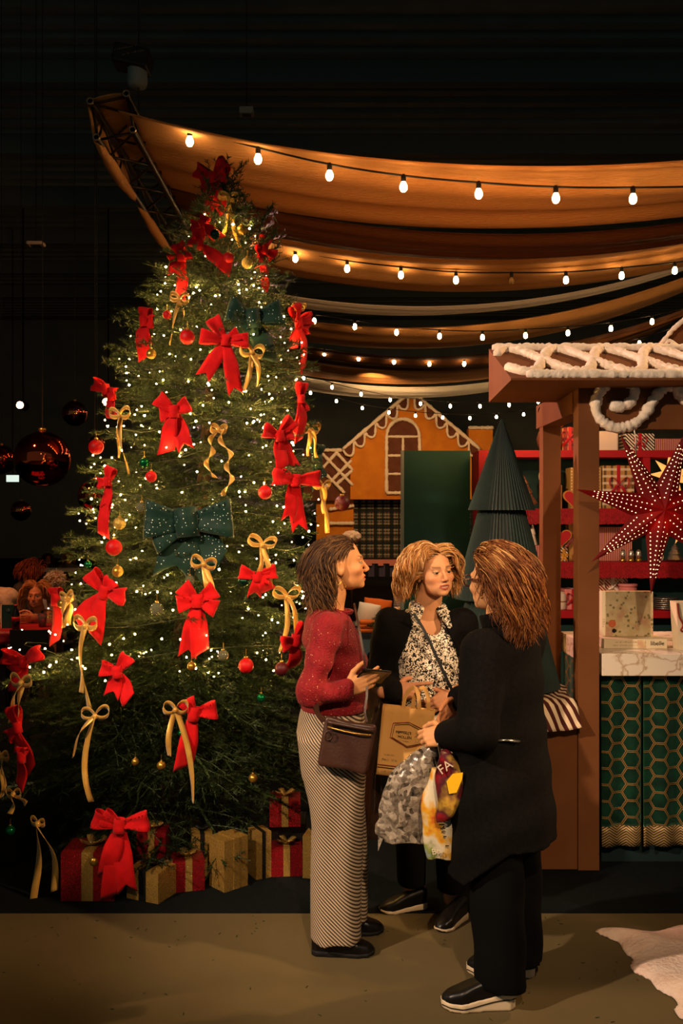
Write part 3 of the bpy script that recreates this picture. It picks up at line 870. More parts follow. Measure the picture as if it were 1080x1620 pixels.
# glowing paper star ornaments behind
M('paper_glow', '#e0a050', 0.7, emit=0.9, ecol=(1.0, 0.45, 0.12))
def pstar(label, c, R, r, n, depth, mat, rot=0.0, holes=None, tips=None):
    t = thing('paper_star', label, 'paper star', tuple(c))
    for k in range(n):
        a = rot + 2 * PI * k / n if tips is None else tips[k]
        da = PI / n
        tip = c + Vector((R * math.cos(a), 0, R * math.sin(a)))
        i0 = c + Vector((r * math.cos(a - da), 0, r * math.sin(a - da))); i1 = c + Vector((r * math.cos(a + da), 0, r * math.sin(a + da)))
        f_ = c + Vector((0, -depth, 0)); b_ = c + Vector((0, depth, 0))
        MB().add([tip, i0, f_, i1, b_], [(0, 1, 2), (0, 2, 3), (0, 4, 1), (0, 3, 4)]).build('star_point', mat, t)
    return t
pstar('large golden paper star glowing at the right of the second shelf', Vector((SX(1062, 6.78), 6.78, SZp(752, 6.78) )), 0.16, 0.075, 9, 0.05, M('paper_glow'), 0.3)
pstar('small golden paper star glowing at the right of the third shelf', Vector((SX(1076, 6.74), 6.72, SZp(838, 6.72))), 0.11, 0.05, 9, 0.03, M('paper_glow'), 0.1)
# shelf 4
gift('pink gift box with red satin bow on the lowest visible shelf', 893, 920, 934, 966, g3, M('wrap_pink'), M('ribbon_red_satin'), Y=6.85)
gift('red and cream striped gift with pale bow behind the floral puzzle', 945, 993, 902, 966, g3, M('wrap_candy'), M('ribbon_white'), Y=6.9)
t = thing('white_tin', 'white rounded tin half hidden by the front post on the lowest shelf', 'tin', (SX(885), 6.87, g3), 'goods on the red shelves')
MB().lathe([(0.05, 0), (0.055, 0.01), (0.055, 0.10), (0.04, 0.125), (0.01, 0.13)], (SX(884), 6.87, g3), 18).build('body', M('white_card'), t, True)
MB().lathe([(0.056, 0.055), (0.057, 0.057), (0.057, 0.062), (0.056, 0.064)], (SX(884), 6.87, g3), 18).build('seam', M('kraft_box'), t, True)
t = thing('round_pink_tin', 'flat round pink tin on the lowest shelf above the floral puzzle', 'tin', (SX(993, 6.8), 6.85, g3), 'goods on the red shelves')
MB().lathe([(0.06, 0), (0.062, 0.005), (0.062, 0.17)], (SX(993, 6.85), 6.85, g3), 24).build('body', M('wrap_pink'), t, True)
MB().lathe([(0.068, 0.168), (0.068, 0.185), (0.060, 0.188)], (SX(993, 6.85), 6.85, g3), 24).build('lid', M('wrap_pink'), t, True)
for k in range(6):
    pl = MB().lathe([(0.05, 0.0), (0.088, 0.008), (0.092, 0.013), (0.085, 0.012)], (SX(1053), 6.87, g3 + k * 0.0145), 24).build('plate', M('silver_metal'), None, True)
    tag(pl, ('lowest', 'second', 'third', 'fourth', 'fifth', 'topmost')[k] + ' metal plate of the stack on the lowest shelf', 'plate', 'stack of plates')

# ------------------------------------------------------------------ things on the counter
CT = 1.0585
def floral(t):
    n = t.noise(16, 5); v = t.voro(42)
    c0 = t.ramp(n.outputs[0], (0.35, '#efdcb4'), (0.5, '#e3cf9a'), (0.62, '#d8a98a'), (0.75, '#ead7b4'))
    leaf = t.math('LESS_THAN', v.outputs['Distance'], 0.30)
    m = t.math('MULTIPLY', leaf, t.math('GREATER_THAN', t.noise(9, 2).outputs[0], 0.47))
    t.link(t.mix(t.math('MULTIPLY', m, 0.8), c0, '#7a7448'), t.b.inputs['Base Color'])
M('floral_print', rough=0.35, custom=floral)
M('puzzle_card', '#ead7b2', 0.45)
M('sticker_orange', '#e06a34', 0.5)
M('print_black', '#1a1512', 0.6)
M('print_red', '#8a2a1c', 0.6)
M('print_grey', '#a08a6a', 0.6)
yb = 4.80
flatb = thing('flat_puzzle_box', 'flat cream puzzle box lying on the counter below the floral box', 'puzzle box', (P(1005, 1020, yb).x, yb, CT))
fx0, fx1 = P(955, 1020, yb).x, P(1055, 1020, yb).x
MB().box2((fx0, yb, CT), (fx1, yb + 0.26, CT + 0.048)).build('box', M('puzzle_card'), flatb, bevel=0.002)
Rf = Matrix.Rotation(PI / 2, 4, 'X')
text_part('lettering', 'libelle', 0.030, M('print_black'), flatb, Matrix.Translation((fx1 - 0.05, yb - 0.001, CT + 0.026)) @ Rf)
print_marks(lambda x, z: Vector((x, yb - 0.0012, z)), fx0 + 0.06, fx0 + 0.17, CT + 0.033, 0.012, 'print_grey', flatb, 1)
print_marks(lambda x, z: Vector((x, yb - 0.0012, z)), fx0 + 0.04, fx0 + 0.19, CT + 0.016, 0.010, 'print_grey', flatb, 2)
MB().box((fx1 - 0.13, yb - 0.001, CT + 0.024), (0.04, 0.002, 0.04)).build('print_flower', M('floral_print'), flatb)
upb = thing('floral_puzzle_box', 'upright puzzle box printed with pale flowers standing on the counter', 'puzzle box', (P(990, 1010, 4.9).x, 4.9, CT + 0.048))
ux0, ux1 = P(957, 1000, 4.9).x, P(1033, 1000, 4.9).x
uzt = P(990, 936, 4.9).z
MB().box2((ux0, 4.9, CT + 0.049), (ux1, 4.965, uzt)).build('box', M('floral_print'), upb, bevel=0.002)
MB().box2((ux0 - 0.016, 4.9, CT + 0.049), (ux0 - 0.0005, 4.965, uzt)).build('spine', M('puzzle_card'), upb)
MB().lathe([(0.019, 0), (0.019, 0.0015)], (ux0 + 0.035, 4.8985, CT + 0.115), 20, Matrix.Rotation(PI / 2, 3, 'X')).build('sticker', M('sticker_orange'), upb)
for k_ in range(3): print_marks(lambda x, z: Vector((x, 4.8965, z)), ux0 + 0.022, ux0 + 0.048, CT + 0.124 - 0.009 * k_, 0.007, 'white_card', upb, k_)
for k_ in range(4): print_marks(lambda x, z: Vector((ux0 - 0.0005 - (x - ux0), 4.8995, z)), ux0 + 0.003, ux0 + 0.013, CT + 0.10 + 0.012 * k_, 0.012, 'print_red', upb, k_ + 9)
MB().lathe([(0.011, 0), (0.011, 0.0015)], (ux0 + 0.045, 4.8985, CT + 0.078), 16, Matrix.Rotation(PI / 2, 3, 'X')).build('seal', M('print_black'), upb)
cb = thing('printed_paper_bag', 'cream paper bag with red string at the right picture edge on the counter', 'paper bag', (P(1085, 1020, 4.75).x, 4.78, CT))
bx = P(1069, 940, 4.75).x
MB().prism([(bx + 0.015, CT), (bx, CT + 0.24), (bx + 0.24, CT + 0.24), (bx + 0.225, CT)], lambda x, z: Vector((x, 4.75, z)), lambda x, z: Vector((x, 4.84, z))).build('bag', M('puzzle_card'), cb)
MB().tube(bez([(bx + 0.005, 4.745, CT + 0.235), (bx + 0.012, 4.74, CT + 0.17), (bx + 0.03, 4.735, CT + 0.13), (bx + 0.02, 4.735, CT + 0.10), (bx + 0.05, 4.74, CT + 0.09)], 8), 0.005, 6).build('cord', M('print_red'), cb, True)

# ------------------------------------------------------------------ red star lantern
def starpaper(t):
    tr_ = t.node('ShaderNodeBsdfTranslucent'); tr_.inputs[0].default_value = (0.55, 0.012, 0.016, 1)
    mx = t.node('ShaderNodeMixShader'); mx.inputs[0].default_value = 0.45
    out = t.n['Material Output']
    t.link(t.b.outputs[0], mx.inputs[1]); t.link(tr_.outputs[0], mx.inputs[2]); t.link(mx.outputs[0], out.inputs[0])
M('star_paper', '#6c070d', 0.6, custom=starpaper)
M('star_hole', '#ffe0b0', 0.5, emit=3.5, ecol=(1, 0.66, 0.34))
SC = P(1042, 807, 4.5)
tips = [math.radians(a) for a in (166, 117, 71, 18, 319, 264.5, 217.5)]
order = sorted(tips)
star = thing('star_lantern', 'big red perforated paper star lantern hanging in front of the kiosk', 'star lantern', tuple(SC + Vector((0, 0, -0.42))))
Rl = {166: 133, 117: 141, 71: 127, 18: 135, 319: 135, 264.5: 142, 217.5: 141}
holes = MB()
for k, a in enumerate(order):
    am = (order[k - 1] + a) / 2 if k else (order[-1] - 2 * PI + a) / 2
    ap_ = (order[(k + 1) % 7] + a) / 2 if k < 6 else (order[0] + 2 * PI + a) / 2
    R = 0.405; r = 0.132
    tip = SC + Vector((R * math.cos(a), 0, R * math.sin(a)))
    i0 = SC + Vector((r * math.cos(am), 0, r * math.sin(am))); i1 = SC + Vector((r * math.cos(ap_), 0, r * math.sin(ap_)))
    f_ = SC + Vector((0, -0.085, 0)); b_ = SC + Vector((0, 0.085, 0))
    MB().add([tip, i0, f_, i1, b_], [(0, 1, 2), (0, 2, 3), (0, 4, 1), (0, 3, 4)]).build('star_point', M('star_paper'), star)
    for side in (i0, i1):
        nrm = (side - tip).cross(f_ - tip)
        if nrm.y > 0: nrm = -nrm
        nrm.normalize()
        for rowf in (0.26, 0.74):
            for q in range(12):
                t_ = 0.27 + 0.66 * q / 11
                e = tip.lerp(side, t_).lerp(tip.lerp(f_, t_), rowf)
                rad = 0.0030
                u_ = nrm.orthogonal().normalized(); w_ = nrm.cross(u_)
                vs_ = [e + nrm * 0.0012 + u_ * (rad * math.cos(2 * PI * i / 6)) + w_ * (rad * math.sin(2 * PI * i / 6)) for i in range(6)]
                holes.add(vs_, [(0, 1, 2, 3, 4, 5)])
ho = holes.build('light_holes', M('star_hole'), star); ho['kind'] = 'stuff'
M('lantern_bulb', '#ffd0a0', 0.4, emit=9, ecol=(1, 0.5, 0.2))
MB().sphere(SC + Vector((0, 0, -0.035)), 0.022, 10, 8).build('bulb', M('lantern_bulb'), star, True)
MB().tube(bez([SC + Vector((-0.09, 0.0, 0.13)), SC + Vector((-0.10, 0.03, 0.2)), SC + Vector((-0.085, 0.08, 0.33)), SC + Vector((-0.085, 0.12, 0.42))], 6), 0.0035, 6).build('cord', M('white_card'), star, True)
# ------------------------------------------------------------------ Christmas tree
TREE_Y = 5.2
_AZ = [0, 1.0, 1.35, 1.7, 2.13, 2.6, 3.6]
_AX = [-0.97, -0.90, -0.82, -0.77, -0.745, -0.705, -0.635]
def axis(z): return Vector((float(np.interp(z, _AZ, _AX)), TREE_Y, z))
_RZ = [0.2, 0.4, 1.0, 1.2, 1.35, 1.6, 2.13, 2.6, 2.75, 3.07, 3.3, 3.62, 4.5]
_RR = [0.95, 0.98, 0.92, 0.82, 0.74, 0.68, 0.61, 0.53, 0.46, 0.29, 0.19, 0.04, 0.02]
def RT(z): return float(np.interp(z, _RZ, _RR))
def tree_hit(px, py, k=0.97):
    """where the line of sight through a pixel meets the crown (or passes it closest)"""
    best = None
    for i in range(240):
        Y = 4.0 + i * 0.0075
        p = P(px, py, Y); d = p - axis(p.z); d.z = 0
        q = d.length / max(0.02, RT(p.z))
        if q <= k: return p
        if best is None or q < best[0]: best = (q, p)
    return best[1]

M('bark', '#3a2a1c', 0.9, c2='#4d3926', ns=30, bump=0.6, bs=60)
def needle(t):
    oi = t.node('ShaderNodeObjectInfo')
    n = t.noise(5, 2)
    c = t.mix(oi.outputs['Random'], '#1a2b18', '#27391b')
    t.link(t.mix(t.math('MULTIPLY', n.outputs[0], 0.6), c, '#3a4520'), t.b.inputs['Base Color'])
M('fir_needle', '#2a4520', 0.55, spec=0.35, custom=needle)

def fir_branch(L, seed):
    """one flat fir spray along +x: stem, side twigs, short spurs, every needle its own blade"""
    r = np.random.default_rng(seed)
    segs = []                                   # (start, end, radius)
    def droop(t): return -0.10 * L * math.sin(t * PI * 0.7) + 0.06 * L * t * t
    N = 8
    pts = [np.array([L * i / N, r.normal(0, 0.012) * L, droop(i / N)]) for i in range(N + 1)]
    for a, b in zip(pts, pts[1:]): segs.append((a, b, 0.006 * (L + 0.2)))
    x = 0.14 * L + 0.05
    side = 1
    while x < 0.96 * L:
        t = x / L
        i = min(N - 1, int(t * N)); base = pts[i] + (pts[i + 1] - pts[i]) * (t * N - i)
        l2 = (0.50 * L + 0.03) * (1 - t) ** 0.8 * r.uniform(0.75, 1.15) + 0.05
        for sd in (1, -1):
            a = math.radians(r.uniform(38, 58))
            d = np.array([math.cos(a), sd * math.sin(a), r.uniform(-0.12, 0.2)])
            l = l2 * r.uniform(0.8, 1.1)
            mid = base + d * l * 0.5 + np.array([0, 0, -0.02 * l]); end = base + d * l + np.array([0.08 * l, 0, -0.10 * l])
            segs.append((base, mid, 0.0025)); segs.append((mid, end, 0.002))
            nsp = int(l / 0.075)
            for k in range(1, nsp + 1):
                q = base + (end - base) * (k / (nsp + 1))
                for s3 in (1, -1):
                    a3 = math.atan2(d[1], d[0]) + s3 * math.radians(r.uniform(35, 55))
                    l3 = r.uniform(0.045, 0.09) * (1.2 - k / (nsp + 1))
                    e3 = q + np.array([math.cos(a3), math.sin(a3), r.uniform(-0.2, 0.25)]) * l3
                    segs.append((q, e3, 0.0015))
        x += 0.085 + 0.05 * L * r.random()
    mb = MB()
    V, F = [], []
    for a, b, rad in segs:
        d = b - a; l = np.linalg.norm(d)
        if l < 1e-4: continue
        d = d / l
        u = np.cross(d, [0, 0, 1.0]); u /= max(1e-6, np.linalg.norm(u)); w = np.cross(u, d)
        o = len(V)
        for p, rr in ((a, rad), (b, rad * 0.7)):
            for k in range(3):
                an = 2 * PI * k / 3
                V.append(p + u * (rr * math.cos(an)) + w * (rr * math.sin(an)))
        for k in range(3): F.append((o + k, o + (k + 1) % 3, o + 3 + (k + 1) % 3, o + 3 + k))
        n = max(3, int(l * 320))
        for _ in range(n):
            t = r.random(); an = r.normal(PI / 2, 1.25)          # mostly to the sides and up
            out = u * math.cos(an) + w * math.sin(an)
            dd = out * 0.86 + d * 0.62
            ln = r.uniform(0.017, 0.029)
            p = a + (b - a) * t
            sd = np.cross(dd, out + np.array([0.1, 0.2, 0.3])); sd /= max(1e-6, np.linalg.norm(sd))
            o = len(V)
            V += [p - sd * 0.0021, p + sd * 0.0021, p + dd * ln + sd * 0.0010]
            F.append((o, o + 1, o + 2))
    mb.v = [tuple(v) for v in V]; mb.f = F
    me = mb.mesh('fir_branch')
    me.materials.append(M('fir_needle'))
    return me
LENS = [0.16, 0.28, 0.45, 0.65, 0.88]
BR = {L: [fir_branch(L, 100 * i + k) for k in range(3)] for i, L in enumerate(LENS)}

xmas = thing('christmas_tree', 'tall fir Christmas tree covered in red bows, gold ribbons and tiny lights', 'christmas tree', tuple(axis(0)))
MB().tube([axis(z) for z in np.linspace(0, 3.62, 16)], lambda t: 0.055 * (1 - t) + 0.008, 10).build('trunk', M('bark'), xmas, True)
MB().lathe([(0.20, 0.004), (0.20, 0.03), (0.07, 0.06), (0.065, 0.16)], axis(0), 16).build('tree_stand', M('hall_beam'), xmas, True)
rb = random.Random(5)
def add_branch(z, ang, L, pitch, roll=0.0):
    Lk = min(LENS, key=lambda q: abs(q - L))
    me = rb.choice(BR[Lk])
    o = bpy.data.objects.new('branch', me); COL.objects.link(o)
    o.parent = xmas
    o.matrix_parent_inverse = wmat(xmas).inverted()
    s = L / Lk
    o.matrix_basis = Matrix.Translation(axis(z)) @ Matrix.Rotation(ang, 4, 'Z') @ Matrix.Rotation(-pitch, 4, 'Y') @ Matrix.Rotation(roll, 4, 'X') @ Matrix.Scale(s, 4)
# angle 0 = +x; the camera side is -y
nb = 0; z = 0.36; ang = 0.0
heights = []
while len(heights) < 278:
    # density falls slowly with height
    heights.append(z); z += 0.0088 + 0.0034 * (z / 3.4)
zscale = (3.50 - 0.36) / (heights[-1] - 0.36)
for i, h in enumerate(heights):
    h = 0.36 + (h - 0.36) * zscale
    ang += 2.39996
    L = RT(h + 0.03) * rb.uniform(0.86, 1.08) + 0.02
    t = h / 3.6
    pitch = math.radians(-16 + 50 * t ** 2.2 + rb.uniform(-8, 8))
    add_branch(max(0.2, h + 0.10 * (1 - t) + 0.0), ang, L / max(0.5, math.cos(pitch)), pitch, rb.uniform(-0.35, 0.35))
for k in range(9):                              # upright leader sprays at the tip
    add_branch(3.28 + 0.035 * k, k * 2.4, 0.22 - 0.008 * k, math.radians(58 + rb.uniform(-8, 18)))
# a few long sprays that stick out at the left, as in the photograph
for (px, py, pitch) in ((92, 868, 0.10), (30, 1040, 0.0), (20, 1110, -0.05), (10, 1230, -0.1), (182, 572, 0.35), (162, 610, 0.25), (432, 372, 0.9), (440, 400, 0.8), (510, 905, 0.1)):
    p = P(px, py, TREE_Y - 0.05); a0 = axis(p.z); L = (Vector((p.x, p.y, 0)) - Vector((a0.x, a0.y, 0))).length
    add_branch(p.z - math.sin(pitch) * L + 0.02, math.atan2(p.y - a0.y, p.x - a0.x), L / math.cos(pitch), pitch)
# inner darkness: short dense inner sprays, joined
ins_v, ins_f = [], []
src = BR[0.28]
for i in range(150):
    me = src[i % 3]
    h = 0.45 + 2.6 * (i / 150); a = i * 2.39996; rr = RT(h) * 0.34
    Mx = Matrix.Translation(axis(h) + Vector((math.cos(a) * rr, math.sin(a) * rr, 0))) @ Matrix.Rotation(a, 4, 'Z') @ Matrix.Rotation(rb.uniform(-0.3, 0.3), 4, 'Y')
    A = np.array(Mx)
    co = np.empty(len(me.vertices) * 3, np.float32); me.vertices.foreach_get('co', co); co = co.reshape(-1, 3)
    o = len(ins_v)
    ins_v += [tuple(v) for v in (co @ A[:3, :3].T + A[:3, 3])]
    ins_f += [tuple(o + k for k in p.vertices) for p in me.polygons]
mb = MB(); mb.v = ins_v; mb.f = ins_f
oi = mb.build('inner_twigs', M('fir_needle'), xmas); oi['kind'] = 'stuff'

# ---- fairy lights
M('fairy_glow', '#ffe2b0', 0.3, emit=640, ecol=(1.0, 0.56, 0.15))
M('wire_green', '#16210f', 0.6)
fairy = thing('fairy_light_chain', 'warm white fairy light chain wound through the Christmas tree', 'fairy lights', tuple(axis(0.9)))
rf = random.Random(21)
lp = []
def crown_point(z, a, k): return axis(z) + Vector((math.cos(a), math.sin(a), 0)) * (RT(z) * k)
for i in range(300):
    t = i / 299
    z = 0.95 + 2.40 * t
    while rf.random() > 0.18 + 1.1 * RT(z): z = rf.uniform(0.95, 3.35)
    a = -PI / 2 + (rf.uniform(-1.75, 1.75) if i % 6 else rf.uniform(0, 2 * PI))
    lp.append(crown_point(z, a, rf.uniform(0.80, 1.0)) + Vector((0, 0, rf.uniform(-0.06, 0.05))))
for i in range(26):                              # cluster at the right, behind the woman in red
    lp[i * 7] = tree_hit(rf.uniform(470, 505), rf.uniform(790, 960), 0.95)
for i in range(14):
    lp[i * 9 + 3] = tree_hit(rf.uniform(395, 470), rf.uniform(640, 720), 0.93)
bulb_me = {}
for r_ in (0.0028, 0.0038, 0.0054):
    m_ = MB().sphere((0, 0, 0), r_, 6, 4).mesh('fairy_bulb'); m_.materials.append(M('fairy_glow')); bulb_me[r_] = m_
for p in lp:
    o = bpy.data.objects.new('fairy_bulb', bulb_me[rf.choice((0.0028, 0.0028, 0.0028, 0.0038, 0.0038, 0.0054))]); COL.objects.link(o)
    o.parent = fairy; o.matrix_parent_inverse = wmat(fairy).inverted(); o.location = p
mb = MB()
for i in range(160):
    z = 0.95 + 2.1 * rf.random() ** 1.5; a = -PI / 2 + rf.uniform(-1.9, 1.9)
    mb.sphere(crown_point(z, a, rf.uniform(0.5, 0.85)), 0.0045, 5, 4)
o = mb.build('inner_fairy_bulbs', M('fairy_glow'), fairy); o['kind'] = 'stuff'
path = []
for i in range(420):
    t = i / 419; z = 0.95 + 2.4 * t; a = t * 2 * PI * 15
    path.append(crown_point(z, a, 0.86 + 0.05 * math.sin(i * 1.7)) + Vector((0, 0, 0.03 * math.sin(i * 0.9))))
MB().tube(path, 0.0022, 4).build('wire', M('wire_green'), fairy)

# ---- bows
M('bow_red', '#d4090f', 0.75, c2='#c0080d', ns=25, sheen=0.08, spec=0.2, bump=0.25, bs=500)
M('ribbon_gold', '#d9a94e', 0.35, 0.25, c2='#c79238', ns=12, sheen=0.3, bump=0.1, bs=200)
def seq(t):
    v = t.voro(62)
    v.inputs['Randomness'].default_value = 0.6
    m = t.math('LESS_THAN', v.outputs['Distance'], 0.15)
    t.link(t.mix(m, '#0a2c23', '#dfe8dc'), t.b.inputs['Base Color'])
    t.link(t.math('MULTIPLY', m, 0.5), t.b.inputs['Metallic'])
M('velvet_sequin', '#0a2c23', 0.6, spec=0.2, sheen=0.1, custom=seq)

def frame_at(p, tilt=0.0, face=0.35):
    """local frame on the crown: y points out of the tree, z up; tilt turns the bow in its own plane"""
    n = p - axis(p.z); n.z = 0
    n = n.normalized() if n.length > 1e-4 else Vector((0, -1, 0))
    n = (n * (1 - face) + Vector((0, -1, 0)) * face).normalized()
    x = Vector((0, 0, 1)).cross(n).normalized() * -1
    z = Vector((0, 0, 1))
    R = Matrix((x, n, z)).transposed()
    if R.determinant() < 0: R = Matrix((-x, n, z)).transposed()
    return R @ Matrix.Rotation(tilt, 3, 'Y')

def red_bow(label, px, py, size=0.115, w=0.07, tilt=0.0, tails=((-0.05, -0.2), (0.06, -0.22)), lobes=((180, 1.0), (0, 1.0), (152, 0.75), (30, 0.75)), mat='bow_red', face=0.35, k=1.0, at=None, name='red_bow', grp='red velvet bows on the tree', cat='bow', seed=None):
    p = tree_hit(px, py, k) if at is None else at
    R = frame_at(p, tilt, face)
    if p.x < 99:                                     # local +x must run to the right of the photo
        if (R @ Vector((1, 0, 0))).x < 0: R = R @ Matrix.Rotation(PI, 3, 'Z') @ Matrix.Scale(1, 3)
    out = 1 if (R @ Vector((0, 1, 0))).dot(Vector((0, -1, 0))) > 0 else -1
    G = lambda v: p + R @ Vector((v[0], v[1] * out, v[2]))
    rs = random.Random(int(px * 31 + py) if seed is None else seed)
    t = thing(name, label, cat, tuple(p), grp)
    for (adeg, s) in lobes:
        a = math.radians(adeg + rs.uniform(-9, 9)); L = size * s * rs.uniform(0.9, 1.1)
        d = Vector((math.cos(a), 0, math.sin(a))); nrm = Vector((-math.sin(a), 0, math.cos(a)))
        bulge = 0.34 * L
        def fn(u, v, d=d, nrm=nrm, L=L, bulge=bulge):
            r_ = L * math.sin(PI * u) ** 0.75
            y = 0.012 + bulge * (0.35 * math.sin(PI * u) + 0.5 * math.sin(2 * PI * u))
            ww = w * (0.34 + 0.66 * math.sin(PI * u) ** 0.7)
            q = d * r_ + nrm * ((v - 0.5) * ww) + Vector((0, y + 0.010 * math.sin(v * 7 + u * 5), 0))
            return G(q)
        MB().grid(fn, 14, 4, 0.0016).build('loop', M(mat), t, True)
    for (dx, dz) in tails:
        L = math.hypot(dx, dz); side = Vector((-dz, 0, dx)).normalized()
        cut = rs.choice((-0.35, 0.3, 0.0)); wob = rs.uniform(0, 6.28)
        def fn(u, v, dx=dx, dz=dz, side=side, cut=cut, wob=wob, L=L):
            ww = w * (0.42 + 0.58 * min(1, u * 2.2))
            uu = u + (cut * (v - 0.5) * 2 * w / L * 0.8 if cut else -0.5 * w / L * (1 - abs(v - 0.5) * 2)) * u ** 6
            q = Vector((dx * uu, 0.010 + 0.014 * math.sin(uu * 5 + wob) + 0.03 * u * (1 - u) + 0.02 * u * (v - 0.5) * math.sin(wob), dz * uu)) + side * ((v - 0.5) * ww)
            return G(q)
        MB().grid(fn, 14, 4, 0.0016).build('tail', M(mat), t, True)
    kn = MB()
    kn.grid(lambda u, v: G(Vector((w * 0.30 * math.cos(2 * PI * u), 0.018 + w * 0.28 * math.sin(2 * PI * u), (v - 0.5) * w * 0.75))), 12, 3, 0.0016)
    kn.build('knot', M(mat), t, True)
    return t

m_ = 1 / 288.0
def tl(*pp): return tuple((a * m_, -b * m_) for a, b in pp)
B = red_bow
B('red velvet bow crowning the very top of the tree', 340, 284, 0.115, 0.085, 0.0, tl((-18, 70), (14, 45), (22, 60)), ((150, 1), (38, 1), (195, 0.8), (-8, 0.7)))
B('red bow just below the crowning bow, left of the trunk', 322, 356, 0.07, 0.06, 0.5, tl((12, 32),), ((150, 1), (30, 0.7)))
B('red bow with one long tail sloping right below the tree top', 318, 388, 0.085, 0.07, 0.2, tl((38, 48),), ((80, 1), (140, 0.7)))
B('red bow at the left edge near the tree top with long hanging tail', 290, 408, 0.095, 0.075, 0.0, tl((-2, 64), (-16, 30)), ((100, 0.8), (200, 0.8), (20, 0.6)))
B('red bow at the right edge near the tree top', 414, 398, 0.085, 0.07, -0.2, tl((-2, 34), (12, 58)), ((85, 1), (-5, 0.9), (200, 0.6)))
B('red bow with wide flaring tail at the upper left of the tree', 231, 510, 0.085, 0.075, 0.1, tl((-8, 52), (-2, 30)), ((80, 0.9), (-10, 0.7)))
B('red bow in front of the upper green sequined bow', 357, 540, 0.13, 0.075, -0.1, tl((-28, 58), (22, 74)), ((170, 1), (130, 0.9), (10, 0.8), (40, 0.6)))
B('red bow sticking out at the upper right of the tree', 468, 512, 0.12, 0.072, 0.1, tl((-14, 40), (16, 72)), ((120, 0.9), (18, 1), (-20, 0.7)))
B('narrow red bow seen edge-on at the left, above a gold ribbon', 172, 618, 0.10, 0.075, 0.3, tl((4, 46),), ((130, 1), (-40, 0.8)))
B('red bow at the left centre of the tree with two straight tails', 277, 652, 0.10, 0.08, 0.05, tl((-16, 56), (15, 56)), ((140, 1), (30, 0.9), (185, 0.8)))
B('narrow red bow seen edge-on at the right beside the rear white swag', 473, 632, 0.09, 0.06, -0.1, tl((-4, 52), (6, 62)), ((100, 0.9), (-60, 0.7)))
B('red bow at the right of the tree with one glowing tail', 440, 690, 0.11, 0.075, 0.1, tl((-2, 48), (16, 44)), ((165, 0.9), (40, 1), (10, 0.7)))
B('wide red bow low on the right with two pointed tails', 464, 760, 0.135, 0.085, 0.0, tl((-14, 62), (8, 76)), ((178, 1), (5, 1), (160, 0.7)))
B('narrow red bow at the left beside the large hanging red ball', 173, 762, 0.09, 0.06, 0.0, tl((-6, 78), (-4, 40)), ((60, 0.9), (185, 0.7)))
B('large red bow at the left with two broad tails above a gold ribbon', 168, 936, 0.13, 0.085, -0.3, tl((-28, 55), (2, 68)), ((140, 1), (10, 0.9), (60, 0.6)))
B('red bow with a broad tail at the left edge beside the seated woman', 93, 948, 0.09, 0.085, 0.0, tl((-2, 62),), ((100, 0.7),))
B('red bow with two broad tails in the middle of the tree', 312, 950, 0.115, 0.085, 0.0, tl((-14, 78), (4, 72)), ((185, 0.9), (-15, 0.9), (140, 0.8), (40, 0.8)))
B('red bow behind a dark green bauble below the pale gold ribbon', 404, 912, 0.11, 0.07, 0.0, tl((-2, 30), (20, 20)), ((165, 0.9), (20, 1.0), (0, 0.6)))
B('small red bow at the lower left of centre below a long gold ribbon', 187, 1062, 0.085, 0.075, 0.1, tl((-12, 34), (12, 38)), ((160, 0.9), (50, 1)))
B('red bow with one broad straight tail low in the middle of the tree', 306, 1128, 0.10, 0.085, -0.1, tl((-6, 72),), ((20, 1), (120, 0.8)))
B('red bow seen edge-on at the lower left edge of the tree', 32, 1150, 0.10, 0.07, 0.3, tl((-10, 30), (6, 60)), ((80, 1), (200, 0.7)))
B('red bow with a cut tail at the far lower left of the tree', 38, 1196, 0.06, 0.07, 0.0, tl((-4, 42),), ((90, 0.8),))
B('lowest red bow, with wide loops above the red glitter gift', 190, 1304, 0.125, 0.085, -0.08, tl((-10, 62), (-4, 92), (18, 86)), ((165, 1), (15, 1), (150, 0.7)))
B('dark red bow half hidden behind the back of the woman in red', 466, 1012, 0.10, 0.08, 0.0, tl((-6, 40),), ((190, 0.9), (60, 0.8)))
B('crumpled red bow at the left edge below the cafe table', 42, 1046, 0.12, 0.075, 0.1, tl((-28, 14), (-22, 40)), ((10, 1), (170, 1)))
for (lab, px, py, sz, w_, lob, tls) in (
        ('large dark green sequined bow in the upper middle of the tree', 398, 506, 0.17, 0.13, ((160, 0.8), (5, 0.9), (200, 0.5)), tl((14, 60), (-20, 30))),
        ('huge dark green sequined bow in the middle of the tree', 296, 826, 0.24, 0.19, ((172, 0.9), (8, 0.85), (205, 0.7)), tl((-28, 80), (34, 70))),
        ('narrow dark green sequined bow at the right edge of the tree', 497, 730, 0.12, 0.10, ((90, 0.8), (-90, 0.8)), tl((0, 40),))):
    red_bow(lab, px, py, sz, w_, 0.1, tls, lob, 'velvet_sequin', 0.35, 0.94, name='sequined_bow', grp='green sequined bows on the tree')

